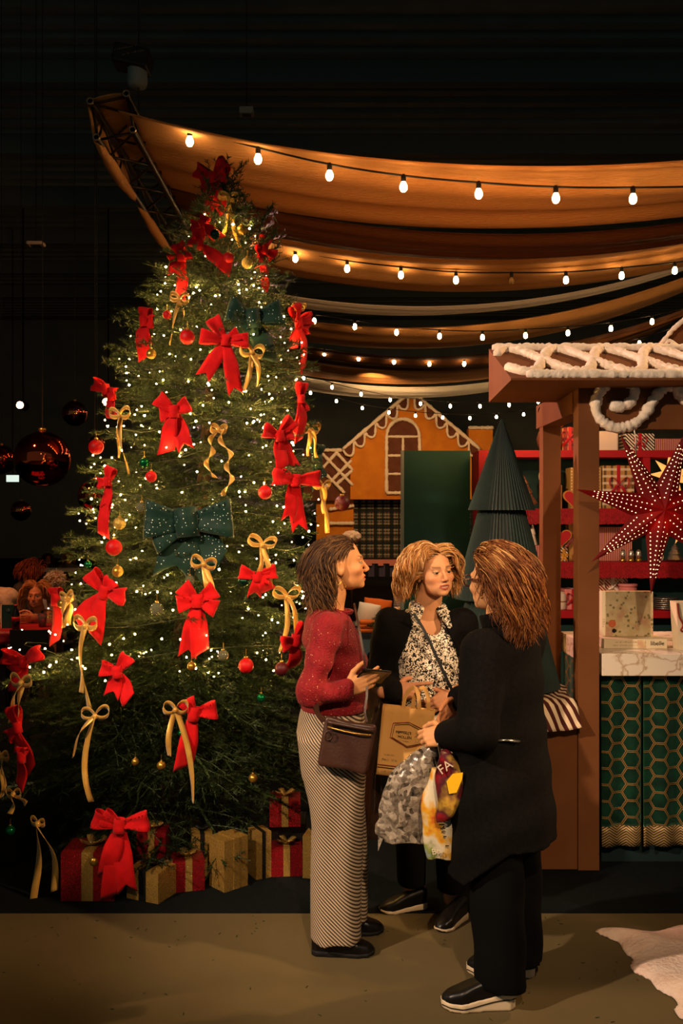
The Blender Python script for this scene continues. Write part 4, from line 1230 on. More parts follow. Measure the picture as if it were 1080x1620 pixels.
# ---- thin gold ribbons
def gold_ribbon(label, px, py, size, w, tails, curl=0.0, tilt=0.0, at=None):
    p = tree_hit(px, py, 1.02) if at is None else at
    R = frame_at(p, tilt, 0.5)
    if (R @ Vector((1, 0, 0))).x < 0: R = R @ Matrix.Rotation(PI, 3, 'Z')
    out = 1 if (R @ Vector((0, 1, 0))).dot(Vector((0, -1, 0))) > 0 else -1
    G = lambda v: p + R @ Vector((v[0], v[1] * out, v[2]))
    rs = random.Random(int(px * 17 + py))
    t = thing('gold_ribbon', label, 'ribbon', tuple(p), 'gold satin ribbons on the tree')
    for sg in (-1, 1):
        h = rs.uniform(0.32, 0.55); up = rs.uniform(0.0, 0.45)
        def fn(u, v, sg=sg, h=h, up=up):
            a = 2 * PI * u
            x = sg * size * 0.5 * (1 - math.cos(a)); z = size * h * math.sin(a) * math.sin(PI * u) ** 0.5 + up * size * math.sin(PI * u)
            tw = 0.55
            return G(Vector((x + (v - 0.5) * w * 0.25, 0.012 + (v - 0.5) * w * tw, z + (v - 0.5) * w * 0.8)))
        MB().grid(fn, 18, 2, 0.0012).build('loop', M('ribbon_gold'), t, True)
    for (dx, dz) in tails:
        L = math.hypot(dx, dz); side = Vector((-dz, 0, dx)).normalized(); ph = rs.uniform(0, 6.28); sw = rs.uniform(-0.12, 0.12) * L
        def fn(u, v, dx=dx, dz=dz, side=side, ph=ph, sw=sw, L=L):
            tw = ph * 0.12 + (curl * 2 * PI * u * L if curl else 0.9 * math.sin(u * 2.6 + ph))
            wd = side * math.cos(tw) + Vector((0, 1, 0)) * math.sin(tw)
            c = Vector((dx * u, 0.014 + 0.012 * math.sin(u * 6 + ph), dz * u)) + side * (sw * math.sin(PI * u))
            if curl: c += side * (0.016 * math.cos(tw)) + Vector((0, 0.016 * math.sin(tw), 0))
            return G(c + wd * ((v - 0.5) * w))
        MB().grid(fn, 26, 2, 0.0012).build('tail', M('ribbon_gold'), t, True)
    MB().sphere(G(Vector((0, 0.014, 0))), w * 0.5, 8, 6).build('knot', M('ribbon_gold'), t, True)
GR = gold_ribbon
GR('gold ribbon with two wavy tails just under the crowning bow', 361, 313, 0.055, 0.024, tl((-8, 62), (18, 78)))
GR('gold ribbon with a long curved tail at the upper left', 285, 474, 0.05, 0.024, tl((-16, 66), (6, 26)))
GR('gold ribbon with drooping tails beside the upper sequined bow', 398, 558, 0.06, 0.026, tl((-12, 56), (8, 48)))
GR('gold ribbon above the upper right red bow', 470, 490, 0.05, 0.022, tl((-6, 20),))
GR('gold ribbon at the left with long straight tails above a green bauble', 191, 658, 0.06, 0.024, tl((-2, 60), (14, 84)))
GR('gold ribbon with two corkscrew tails in the middle of the tree', 346, 680, 0.04, 0.026, tl((-10, 66), (10, 92)), curl=8)
GR('gold ribbon at the right edge beside the orange house', 490, 680, 0.055, 0.024, tl((-4, 40), (10, 42)))
GR('gold ribbon with long tails at the right edge beside the icing lattice', 507, 770, 0.055, 0.026, tl((4, 42), (12, 72)))
GR('pale gold ribbon with two straight tails right of the tree centre', 414, 862, 0.07, 0.026, tl((-6, 40), (14, 60)))
GR('pale gold ribbon with tangled loops above the central red bow', 322, 892, 0.06, 0.026, tl((8, 44), (18, 62)))
GR('gold ribbon with long tails beside the shoulder of the woman in red', 452, 944, 0.07, 0.026, tl((-10, 78), (14, 56)))
GR('gold ribbon with the longest straight tails at the lower left', 137, 990, 0.06, 0.034, tl((-6, 90), (6, 110)))
GR('gold ribbon at the far left above a lit gap', 36, 1080, 0.06, 0.030, tl((-20, 56), (-6, 54)))
GR('gold ribbon with round loops and one thin long tail at the lower left', 152, 1132, 0.065, 0.026, tl((-30, 54), (-4, 110)))
GR('gold ribbon with an upright loop low in the middle of the tree', 278, 1122, 0.055, 0.026, tl((-8, 60), (22, 122)))
GR('gold ribbon tail at the left picture edge low on the tree', 6, 1196, 0.04, 0.034, tl((-2, 56),))
GR('short gold ribbon at the lower left edge above the lowest baubles', 24, 1255, 0.04, 0.026, tl((-4, 26), (22, 10)))
GR('lowest gold ribbon, hanging beside the red glitter gift', 62, 1302, 0.035, 0.032, tl((-4, 100), (26, 84)))
GR('short gold ribbon with splayed tails beside the seated woman', 108, 946, 0.04, 0.032, tl((-8, 42), (4, 38)))

# ---- baubles
M('bauble_red', '#c2070f', 0.5, c2='#aa060c', ns=40, spec=0.3)
M('bauble_darkred', '#4a0810', 0.5)
M('bauble_green', '#0d6a3c', 0.18, 0.75)
M('bauble_darkgreen', '#0a3020', 0.15, 0.7)
M('bauble_gold', '#b98f3c', 0.3, 0.8)
M('bauble_goldtex', '#b99a4a', 0.4, 0.5, bump=0.9, bs=160, bd=0.004)
M('bauble_clear', '#c9c8a0', 0.03, 0.0, trans=0.85, spec=0.8)
M('bauble_cap', '#c9a04a', 0.3, 0.9)
def bauble(label, px, py, rp, mat, k=1.0, at=None):
    p = tree_hit(px, py, k) if at is None else at
    r_ = rp / FPX * p.y
    t = thing('bauble', label, 'bauble', tuple(p - Vector((0, 0, r_))), 'baubles on the tree')
    MB().sphere(p, r_, 20, 14).build('ball', M(mat), t, True)
    MB().lathe([(r_ * 0.26, r_ * 0.94), (r_ * 0.28, r_ * 1.18), (r_ * 0.1, r_ * 1.2)], p, 10).build('cap', M('bauble_cap'), t, True)
    MB().tube([p + Vector((0, 0, r_ * 1.2)), p + Vector((0, 0.004, r_ * 1.9 + 0.01))], 0.0012, 4).build('hook', M('bauble_cap'), t)
BB = bauble
BB('matt red bauble at the upper left of the tree', 296, 533, 12, 'bauble_red')
BB('matt red bauble near the tree top beside the trunk', 361, 408, 9, 'bauble_red')
BB('matt red bauble half hidden behind branches at the upper left edge', 264, 498, 7, 'bauble_red', 0.95)
BB('matt red bauble at the left edge beside a gold ribbon', 152, 707, 12, 'bauble_red')
BB('matt red bauble right of the huge sequined bow', 419, 779, 11, 'bauble_red')
BB('matt red bauble at the left above a dark gold bauble', 180, 866, 13, 'bauble_red')
BB('matt red bauble in the lower middle, hanging free', 389, 1053, 12, 'bauble_red')
BB('matt red bauble tucked in the shade above the huge sequined bow', 239, 754, 9, 'bauble_red', 0.95)
BB('dark red bauble at the right edge in front of the tartan wall', 541, 796, 12, 'bauble_darkred')
BB('dark bauble beside the sleeve of the woman in red', 445, 1058, 11, 'bauble_darkred')
BB('shiny green bauble at the left below the gold ribbon tails', 228, 732, 8, 'bauble_green')
BB('dark green bauble hanging before a red bow right of centre', 385, 920, 9, 'bauble_darkgreen')
BB('shiny green bauble in the lower right part of the tree', 413, 1104, 7, 'bauble_green')
BB('small green bauble at the left under the matt red bauble', 139, 893, 6, 'bauble_green')
BB('green bauble beside the upright gold loop', 286, 1160, 5, 'bauble_green')
BB('dark shiny bauble high up beside the trunk', 340, 371, 8, 'bauble_darkgreen')
BB('golden bauble near the top right of the trunk', 382, 364, 8, 'bauble_gold')
BB('textured gold bauble near the top above the right red bow', 391, 416, 9, 'bauble_goldtex')
BB('gold bauble at the upper left under a red tail', 239, 560, 8, 'bauble_gold')
BB('textured gold bauble at the left beside the narrow red tail', 189, 828, 10, 'bauble_goldtex')
BB('dark gold bauble at the left below the matt red bauble', 186, 904, 9, 'bauble_gold')
BB('gold bauble at the far left beside the red tail', 99, 955, 8, 'bauble_gold')
BB('gold bauble low in the middle left of the red one', 303, 1054, 7, 'bauble_gold')
BB('small gold bauble above the thin gold tail at the lower left', 214, 1205, 6, 'bauble_gold')
BB('gold bauble low on the tree left of the long gold tail', 255, 1211, 7, 'bauble_gold')
BB('gold bauble at the lower right near the trouser leg', 400, 1231, 7, 'bauble_gold')
BB('gold bauble in front of the red glitter gift', 149, 1362, 9, 'bauble_gold')
BB('green textured bauble at the lowest left edge', 16, 1314, 8, 'bauble_green')
BB('clear glass bauble left of the central red bow', 248, 964, 11, 'bauble_clear')
BB('clear glass bauble in the lower middle above the red one', 353, 1037, 9, 'bauble_clear')
BB('clear glass bauble left of the huge sequined bow', 224, 803, 9, 'bauble_clear')
BB('clear glass bauble above the left loop of the central red bow', 300, 918, 8, 'bauble_clear')

# ------------------------------------------------------------------ gifts under the tree
def tgift(label, px0, px1, py_b, h, mat, band, rot=0.0, dep=None, Z=0.004, bow=True, bands=1, Y=None):
    Yf = FPX * EYE / (py_b - 810) if Y is None else Y
    x0, x1 = P(px0, 0, Yf).x, P(px1, 0, Yf).x
    w = x1 - x0; d = dep or w
    c = Vector(((x0 + x1) / 2, Yf + d / 2, Z))
    t = thing('wrapped_gift', label, 'gift box', tuple(c), 'gifts under the tree', )
    R = Matrix.Rotation(rot, 3, 'Z')
    T = lambda v: c + R @ Vector(v)
    def bx(a, b):
        mb = MB(); cc = (Vector(a) + Vector(b)) / 2; dd = [abs(q) for q in (Vector(b) - Vector(a))]
        return mb.box(T(cc), dd, R)
    bx((-w / 2, -d / 2, 0), (w / 2, d / 2, h)).build('box', mat, t)
    bw = 0.22 * w
    for k in range(bands):
        bx((-bw / 2, -d / 2 - 0.0025, 0.001), (bw / 2, d / 2 + 0.0025, h + 0.003)).build('ribbon_band', band, t)
    if bow:
        mb = MB(); r = random.Random(px0)
        for k in range(4):
            a = k * PI / 2 + 0.5
            dr = Vector((math.cos(a), math.sin(a), 0)); s = min(0.06, 0.32 * w)
            mb.grid(lambda u, v: T(dr * (s * math.sin(PI * u)) + Vector((0, 0, h + 0.004 + s * 0.55 * math.sin(2 * PI * u * 0.5) * (1 - 0.6 * u) + 0.5 * s * u * (1 - u))) + Vector((-dr.y, dr.x, 0)) * ((v - 0.5) * 0.03)), 10, 2, 0.0015)
        mb.build('bow', band, t, True)
    return t
tgift('red glitter gift with broad gold band at the left end', 96, 180, 1427, 0.215, M('glitter_red'), M('glitter_gold'), 0.0, 0.2)
tgift('small gold glitter gift with black band nearest the carpet edge', 206, 266, 1428, 0.135, M('glitter_gold'), M('band_black'), -0.42, 0.16)
tgift('red glitter gift with gold band between two gold gifts', 268, 318, 1412, 0.14, M('glitter_red'), M('glitter_gold'), 0.25, 0.13)
tgift('tall gold glitter box with two lit faces', 336, 382, 1410, 0.235, M('glitter_gold'), M('glitter_gold'), 0.75, 0.12, bow=False)
tgift('tall narrow gold glitter box right of the two-faced one', 396, 422, 1392, 0.22, M('glitter_gold'), M('band_black'), 0.5, 0.1, bow=False)
tgift('red glitter gift with gold band at the right, bottom of two', 427, 476, 1388, 0.13, M('glitter_red'), M('glitter_gold'), 0.08, 0.15)
tgift('dark red glitter gift on top of another at the right', 425, 474, 1388, 0.13, M('glitter_red'), M('glitter_gold'), 0.05, 0.14, Z=0.215, Y=4.62)
tgift('dark gift serving as plinth behind the right red gift', 420, 482, 1372, 0.208, M('band_black'), M('band_black'), 0.0, 0.2, bow=False)
tgift('gold glitter gift at the far right behind the trouser leg', 482, 520, 1392, 0.20, M('glitter_gold'), M('band_black'), -0.2, 0.12)
tgift('dark red gift half hidden behind the small gold one', 216, 262, 1392, 0.22, M('glitter_red'), M('glitter_gold'), 0.0, 0.12)
tgift('gold striped gift half hidden behind the middle red one', 300, 332, 1388, 0.20, M('glitter_gold'), M('band_black'), 0.2, 0.12)
# ------------------------------------------------------------------ modelling by distance fields (people, soft bags)
f32 = np.float32
def A3(v): return np.array(v, f32)
def ell(p, c, r):
    q = p - A3(c); r = A3(r)
    k0 = np.sqrt((q / r) ** 2 @ np.ones(3, f32)) + 1e-9; k1 = np.sqrt((q / (r * r)) ** 2 @ np.ones(3, f32)) + 1e-9
    return k0 * (k0 - 1) / k1
def cap(p, a, b, ra, rb=None):
    rb = ra if rb is None else rb
    a = A3(a); ba = A3(b) - a; pa = p - a
    h = np.clip(pa @ ba / max(1e-9, float(ba @ ba)), 0, 1)
    d = pa - h[:, None] * ba
    return np.sqrt((d * d).sum(1)) - (ra + (rb - ra) * h)
def chain(p, pts, rs, k=0.02):
    d = None
    for (a, b, ra, rb) in zip(pts, pts[1:], rs, rs[1:]):
        c = cap(p, a, b, ra, rb)
        d = c if d is None else np.minimum(d, c) if k <= 0 else smin(d, c, k)
    return d
def smin(a, b, k):
    h = np.clip(0.5 + 0.5 * (b - a) / k, 0, 1)
    return b + (a - b) * h - k * h * (1 - h)
def smax(a, b, k): return -smin(-a, -b, k)
def zloft(p, rows, z0=None, z1=None):
    R = np.array(sorted(rows), f32); z = p[:, 2]
    cx, cy, rx, ry = (np.interp(z, R[:, 0], R[:, i]).astype(f32) for i in (1, 2, 3, 4))
    d = (np.sqrt(((p[:, 0] - cx) / rx) ** 2 + ((p[:, 1] - cy) / ry) ** 2) - 1) * np.minimum(rx, ry)
    z0 = R[0, 0] if z0 is None else z0; z1 = R[-1, 0] if z1 is None else z1
    return np.maximum(d, np.maximum(z - z1, z0 - z))
def nets(f, lo, hi, h):
    """naive surface nets on a regular grid -> verts, quads"""
    lo = np.array(lo, f32); n = np.ceil((np.array(hi, f32) - lo) / h).astype(int) + 1
    ax = [lo[i] + h * np.arange(n[i], dtype=f32) for i in range(3)]
    V = np.empty(n, f32)
    Yg, Zg = np.meshgrid(ax[1], ax[2], indexing='ij')
    blk = max(1, int(400000 / (n[1] * n[2])))
    for i in range(0, n[0], blk):
        xs_ = ax[0][i:i + blk]
        pts = np.empty((len(xs_), n[1], n[2], 3), f32)
        pts[..., 0] = xs_[:, None, None]; pts[..., 1] = Yg; pts[..., 2] = Zg
        V[i:i + blk] = f(pts.reshape(-1, 3)).reshape(len(xs_), n[1], n[2])
    S = V < 0
    m = n - 1
    sl = lambda o: tuple(slice(o[i], o[i] + m[i]) for i in range(3))
    cnt = np.zeros(m, np.int8)
    for o in np.ndindex(2, 2, 2): cnt += S[sl(o)]
    mixed = (cnt > 0) & (cnt < 8)
    ci = np.argwhere(mixed)
    idx = -np.ones(m, np.int64); idx[mixed] = np.arange(len(ci))
    acc = np.zeros((len(ci), 3), f32); num = np.zeros(len(ci), f32)
    for a in range(3):
        for o in np.ndindex(2, 2, 2):
            if o[a]: continue
            o = np.array(o); e = np.zeros(3, int); e[a] = 1
            p0 = ci + o; p1 = p0 + e
            v0 = V[p0[:, 0], p0[:, 1], p0[:, 2]]; v1 = V[p1[:, 0], p1[:, 1], p1[:, 2]]
            x = (v0 < 0) != (v1 < 0)
            t = np.where(x, v0 / np.where(x, v0 - v1, 1), 0)
            q = p0.astype(f32); q[:, a] += t
            acc += q * x[:, None]; num += x
    verts = lo + h * acc / num[:, None]
    faces = []
    for a in range(3):
        b, c = (a + 1) % 3, (a + 2) % 3
        sh = [slice(None)] * 3; s0 = list(sh); s1 = list(sh)
        s0[a] = slice(0, -1); s1[a] = slice(1, None)
        X = S[tuple(s0)] != S[tuple(s1)]
        g_ = np.argwhere(X)
        g_ = g_[(g_[:, b] > 0) & (g_[:, c] > 0) & (g_[:, b] < m[b]) & (g_[:, c] < m[c])]
        eb = np.zeros(3, int); eb[b] = 1; ec = np.zeros(3, int); ec[c] = 1
        q = [idx[tuple((g_ - o).T)] for o in (eb + ec, ec, 0 * eb, eb)]
        Q = np.stack(q, 1)
        inside = S[g_[:, 0], g_[:, 1], g_[:, 2]]
        Q[~inside] = Q[~inside][:, ::-1]
        faces.append(Q)
    F = np.concatenate(faces)
    return verts, F[(F >= 0).all(1)]
def np_mesh(name, verts, faces, mat, parent=None, col=None, smooth=True):
    me = bpy.data.meshes.new(name)
    me.from_pydata(verts.tolist(), [], [tuple(f) for f in faces.tolist()] if isinstance(faces, np.ndarray) else faces)
    if col is not None:
        at = me.color_attributes.new('Col', 'FLOAT_COLOR', 'POINT')
        c4 = np.ones((len(verts), 4), f32); c4[:, :3] = col
        at.data.foreach_set('color', c4.ravel())
    me.update()
    return link(name, me, mat, parent, smooth)
def sdf_part(name, f, lo, hi, h, mat, parent):
    v, q = nets(f, lo, hi, h)
    return np_mesh(name, v, q, mat, parent)

# ---- head
def head_sdf(p, mouth=0.5, jaw=1.0):
    ax_ = np.abs(p[:, 0]); ps = p.copy(); ps[:, 0] = ax_
    d = ell(p, (0, -0.012, 0.032), (0.073, 0.094, 0.084))
    d = smin(d, ell(p, (0, 0.030, -0.028), (0.061, 0.060, 0.074)), 0.03)
    d = smin(d, ell(p, (0, 0.036, -0.068), (0.047 * jaw, 0.048, 0.036)), 0.022)
    d = smin(d, ell(p, (0, 0.076, -0.092), (0.019, 0.015, 0.014)), 0.018)
    d = smin(d, ell(ps, (0.043, 0.055, -0.026), (0.022, 0.024, 0.018)), 0.02)
    d = smin(d, cap(ps, (0.008, 0.086, 0.020), (0.040, 0.074, 0.021), 0.009), 0.014)
    d = smax(d, -ell(ps, (0.031, 0.101, 0.001), (0.019, 0.017, 0.011)), 0.010)          # eye sockets
    lid = np.maximum(ell(ps, (0.031, 0.076, -0.001), (0.0155, 0.0145, 0.0125)), -(ps[:, 2] - 0.0032))
    low = np.maximum(ell(ps, (0.031, 0.075, -0.001), (0.0155, 0.0145, 0.0125)), (ps[:, 2] + 0.0052))
    d = smin(d, np.minimum(lid, low), 0.004)
    d = smin(d, cap(p, (0, 0.086, 0.012), (0, 0.108, -0.026), 0.0062, 0.0080), 0.010)    # nose
    d = smin(d, ell(p, (0, 0.1075, -0.031), (0.0100, 0.0105, 0.0090)), 0.006)
    d = smin(d, ell(ps, (0.0115, 0.100, -0.035), (0.0075, 0.009, 0.007)), 0.006)
    d = smax(d, -ell(ps, (0.0055, 0.105, -0.0410), (0.0035, 0.006, 0.003)), 0.002)
    d = smin(d, ell(p, (0, 0.078, -0.062), (0.026, 0.016, 0.020)), 0.012)
    up = chain(ps, [(0, 0.0955, -0.0565), (0.012, 0.092, -0.0565), (0.024, 0.081, -0.0615)], [0.0045, 0.0045, 0.002], 0.003)
    lo_ = chain(ps, [(0, 0.0935, -0.0690 - 0.005 * mouth), (0.012, 0.090, -0.068 - 0.004 * mouth), (0.023, 0.081, -0.063)], [0.0055, 0.005, 0.002], 0.003)
    d = smin(d, np.minimum(up, lo_), 0.004)
    d = smax(d, -ell(p, (0, 0.094, -0.0625 - 0.002 * mouth), (0.017, 0.010, 0.0012 + 0.0042 * mouth)), 0.002)
    e = np.maximum(ell(ps, (0.074, -0.010, -0.010), (0.009, 0.019, 0.031)), -ell(ps, (0.084, -0.006, -0.006), (0.007, 0.010, 0.018)))
    d = smin(d, e, 0.004)
    return d
def head_col(v, skin, lip, brow, mouth):
    x, y, z = np.abs(v[:, 0]), v[:, 1], v[:, 2]
    c = np.tile(A3(lin(skin)), (len(v), 1))
    def put(m, col, a=1.0):
        nonlocal c
        m = np.clip(m, 0, 1)[:, None] * a
        c = c * (1 - m) + A3(lin(col)) * m
    put(np.exp(-(((x - 0.045) / 0.02) ** 2 + ((z + 0.035) / 0.02) ** 2)) * (y > 0.03), '#c0604a', 0.35)
    put(np.exp(-(((x) / 0.012) ** 2 + ((z + 0.032) / 0.012) ** 2)) * (y > 0.1), '#c0604a', 0.3)
    put((np.exp(-(((z - 0.0235 - 0.10 * (x - 0.03)) / 0.0045) ** 2)) * (x > 0.012) * (x < 0.048) * (y > 0.05)) * 1.3, brow, 0.85)
    put((np.exp(-(((z - 0.0035) / 0.0022) ** 2)) * (np.abs(x - 0.031) < 0.015) * (y > 0.07)), '#3a2418', 0.8)
    zc = -0.0615 - 0.05 * 0
    lipm = (x < 0.025) & (y > 0.078) & (z < -0.0515 - 0.22 * x) & (z > -0.0765 - 0.005 * mouth + 0.45 * x)
    put(lipm.astype(f32), lip, 0.9)
    inm = (x < 0.016) & (np.abs(z + 0.0625 + 0.002 * mouth) < 0.0012 + 0.0036 * mouth) & (y > 0.07) & (y < 0.0905)
    put(inm.astype(f32), '#d8c0a8', 0.9)
    return c
def eye_mesh(sx):
    n, m = 16, 12; V, F, C = [], [], []
    c = A3((0.031 * sx, 0.0755, -0.001)); R = 0.0125
    for i in range(m + 1):
        th = PI * i / m
        for k in range(n):
            w = 2 * PI * k / n
            V.append(c + R * A3((math.sin(th) * math.cos(w), math.cos(th), math.sin(th) * math.sin(w))))
            C.append(lin('#0c0806') if th < 0.42 else lin('#33241a') if th < 0.72 else lin('#a08a74'))
    F = [(i * n + k, i * n + (k + 1) % n, (i + 1) * n + (k + 1) % n, (i + 1) * n + k) for i in range(m) for k in range(n)]
    return np.array(V, f32), F, np.array(C, f32)

# ---- hand: local x = thumb side, y = fingers, z = back of the hand
def hand_mesh(wrist, fingers, thumb, side, curl, thumb_pose=(0.5, 0.5), h=0.0032, arm=None, scale=0.95, spread=1.0):
    yv = Vector(fingers).normalized(); xv = Vector(thumb); xv = (xv - yv * xv.dot(yv)).normalized()
    zv = xv.cross(yv) * (1 if side == 'L' else -1)
    Mx = np.array(Matrix((xv, yv, zv)).transposed(), f32)
    caps = []
    bx_ = [0.027, 0.009, -0.009, -0.026]; by = [0.086, 0.090, 0.086, 0.078]
    ls = [(0.040, 0.025, 0.020), (0.044, 0.028, 0.021), (0.041, 0.026, 0.020), (0.032, 0.020, 0.018)]
    for i in range(4):
        p = np.array([bx_[i], by[i], 0.0]); a = 0.0; sp = (bx_[i] * 1.6) * spread
        cs = curl[i] if isinstance(curl[i], (tuple, list)) else (curl[i] * 0.9, curl[i] * 1.1, curl[i] * 0.7)
        caps.append((np.array([bx_[i] * 0.75, 0.02, 0.0]), p, 0.0105, 0.0100))
        r = 0.0092 if i < 3 else 0.0080
        for L, c_ in zip(ls[i], cs):
            a += c_
            q = p + L * np.array([math.sin(sp) * math.cos(a), math.cos(sp) * math.cos(a), -math.sin(a)])
            caps.append((p, q, r, r * 0.92)); r *= 0.92; p = q
    # thumb leaves the side of the palm near its base
    t0 = np.array([0.026, 0.022, -0.006]); o1, o2 = thumb_pose
    t1 = t0 + 0.044 * np.array([math.sin(0.75), math.cos(0.75) * math.cos(o1), -math.sin(o1)])
    t2 = t1 + 0.032 * np.array([math.sin(0.45 - 0.5 * o2), math.cos(0.45) * math.cos(o1), -math.sin(o1 + o2 * 0.5)])
    t3 = t2 + 0.025 * np.array([math.sin(0.3 - 0.7 * o2), math.cos(0.3), -math.sin(o1 + o2)])
    thumbs = [(t0, t1, 0.0135, 0.0115), (t1, t2, 0.0112, 0.0100), (t2, t3, 0.0098, 0.0085)]
    def f(p):
        d = ell(p, (0.002, 0.050, -0.003), (0.040, 0.047, 0.0150))
        for a, b, ra, rb in caps[0::4]: d = smin(d, cap(p, a, b, ra, rb), 0.008)
        for i in range(4):
            fd = None
            for a, b, ra, rb in caps[4 * i + 1:4 * i + 4]:
                c_ = cap(p, a, b, ra, rb); fd = c_ if fd is None else smin(fd, c_, 0.004)
            d = smin(d, fd, 0.0035)
        td = None
        for a, b, ra, rb in thumbs:
            c_ = cap(p, a, b, ra, rb); td = c_ if td is None else smin(td, c_, 0.005)
        d = smin(d, td, 0.008)
        d = smin(d, cap(p, (0, 0.015, 0), (0, -0.05, 0), 0.026, 0.027), 0.012)
        return d
    v, q = nets(f, (-0.075, -0.09, -0.12), (0.105, 0.205, 0.075), h)
    v = (v * scale) @ Mx.T + A3(wrist)
    if zv.dot(xv.cross(yv)) < 0: q = q[:, ::-1]
    return v, q

# ---- hair
def hair_part(name, parent, Mh, N, mask, flow, steps, step, grav, wave, rad, colors, collide, margin=0.006, seed=0, pull=1.0, lenvar=0.35):
    """locks of hair grown from the scalp; Mh maps head space to the person's space"""
    r = np.random.default_rng(seed)
    R = np.array(Mh.to_3x3(), f32); T = A3(Mh.translation)
    pts = []
    while len(pts) < N:
        u = r.normal(size=3); u /= np.linalg.norm(u)
        s = A3((0, -0.012, 0.032)) + A3((0.075, 0.096, 0.086)) * u
        if mask(s): pts.append((s, u))
    S = np.array([p[0] for p in pts], f32); U = np.array([p[1] for p in pts], f32)
    D = np.array([flow(s, u) for s, u in pts], f32); D /= np.linalg.norm(D, axis=1)[:, None] + 1e-9
    P_ = S @ R.T + T; D = D @ R.T
    path = [P_.copy()]
    ph = (S @ A3((34.0, 22.0, 40.0)) + r.uniform(0, 1.3, N)).astype(f32); fr = r.uniform(0.9, 1.1, N).astype(f32)
    ln = (1 - lenvar * r.random(N)).astype(f32)[:, None]
    side = np.cross(D, A3((0, 0, 1))) + 1e-4; side /= np.linalg.norm(side, axis=1)[:, None]
    amp, freq = wave
    for k in range(steps):
        g_ = A3(grav(k / steps)) if callable(grav) else A3(grav)
        w8 = min(0.40, (0.05 + 0.045 * k) * pull)
        tgt = g_ / np.linalg.norm(g_)
        D = D * (1 - w8) + tgt * w8
        nrm2 = np.cross(side, D)
        ak = amp * min(1.0, 0.12 + 1.2 * k / steps)
        D = D + side * (ak * np.cos(ph + k * freq * fr))[:, None] + nrm2 * (ak * np.sin(ph + k * freq * fr))[:, None]
        D /= np.linalg.norm(D, axis=1)[:, None] + 1e-9
        P_ = P_ + D * step * ln
        e = 0.004
        d = collide(P_)
        m_ = d < margin
        if m_.any():
            Q = P_[m_]
            G_ = np.stack([collide(Q + A3(v)) - collide(Q - A3(v)) for v in ((e, 0, 0), (0, e, 0), (0, 0, e))], 1) / (2 * e)
            G_ /= np.linalg.norm(G_, axis=1)[:, None] + 1e-6
            P_[m_] = Q + G_ * (margin - d[m_])[:, None]
            D[m_] = P_[m_] - path[-1][m_]; D /= np.linalg.norm(D, axis=1)[:, None] + 1e-9
        path.append(P_.copy())
    W = np.stack(path, 1)                                   # N x K x 3
    K = W.shape[1]; ns = 4
    tan = np.gradient(W, axis=1); tan /= np.linalg.norm(tan, axis=2)[..., None] + 1e-9
    a = np.cross(tan, A3((0.3, 0.5, 0.8))); a /= np.linalg.norm(a, axis=2)[..., None] + 1e-9
    b = np.cross(tan, a)
    tt = np.linspace(0, 1, K)
    rr = rad * (0.75 + 0.5 * r.random(N))[:, None] * (np.sin(np.clip(tt * 0.82 + 0.18, 0, 1) * PI) ** 0.6 + 0.12)[None]
    V = np.concatenate([(W + a * (rr * math.cos(2 * PI * k / ns))[..., None] + b * (rr * 0.55 * math.sin(2 * PI * k / ns))[..., None])[:, :, None] for k in range(ns)], 2)
    V = V.reshape(-1, 3)
    base = (np.arange(N) * K * ns)[:, None, None] + (np.arange(K - 1) * ns)[None, :, None] + np.arange(ns)[None, None]
    nxt = (np.arange(N) * K * ns)[:, None, None] + (np.arange(K - 1) * ns)[None, :, None] + ((np.arange(ns) + 1) % ns)[None, None]
    F = np.stack([base, nxt, nxt + ns, base + ns], -1).reshape(-1, 4)
    cs = np.array([lin(c) for c in colors], f32)
    pick = cs[r.integers(0, len(cs), N)] * (0.8 + 0.4 * r.random(N))[:, None]
    C = np.repeat(pick, K * ns, axis=0).astype(f32)
    return np_mesh(name, V, F, M('hair'), parent, C)
M('hair', '#6a4020', 0.5, attr='Col', spec=0.22)
M('skin', '#d9a07c', 0.55, attr='Col', spec=0.35)
MATS['skin'].node_tree.nodes['Principled BSDF'].inputs['Subsurface Weight'].default_value = 0.12
MATS['skin'].node_tree.nodes['Principled BSDF'].inputs['Subsurface Radius'].default_value = (0.012, 0.005, 0.003)
MATS['skin'].node_tree.nodes['Principled BSDF'].inputs['Subsurface Scale'].default_value = 0.5
M('eye', '#cbb6a0', 0.15, attr='Col', spec=0.6)

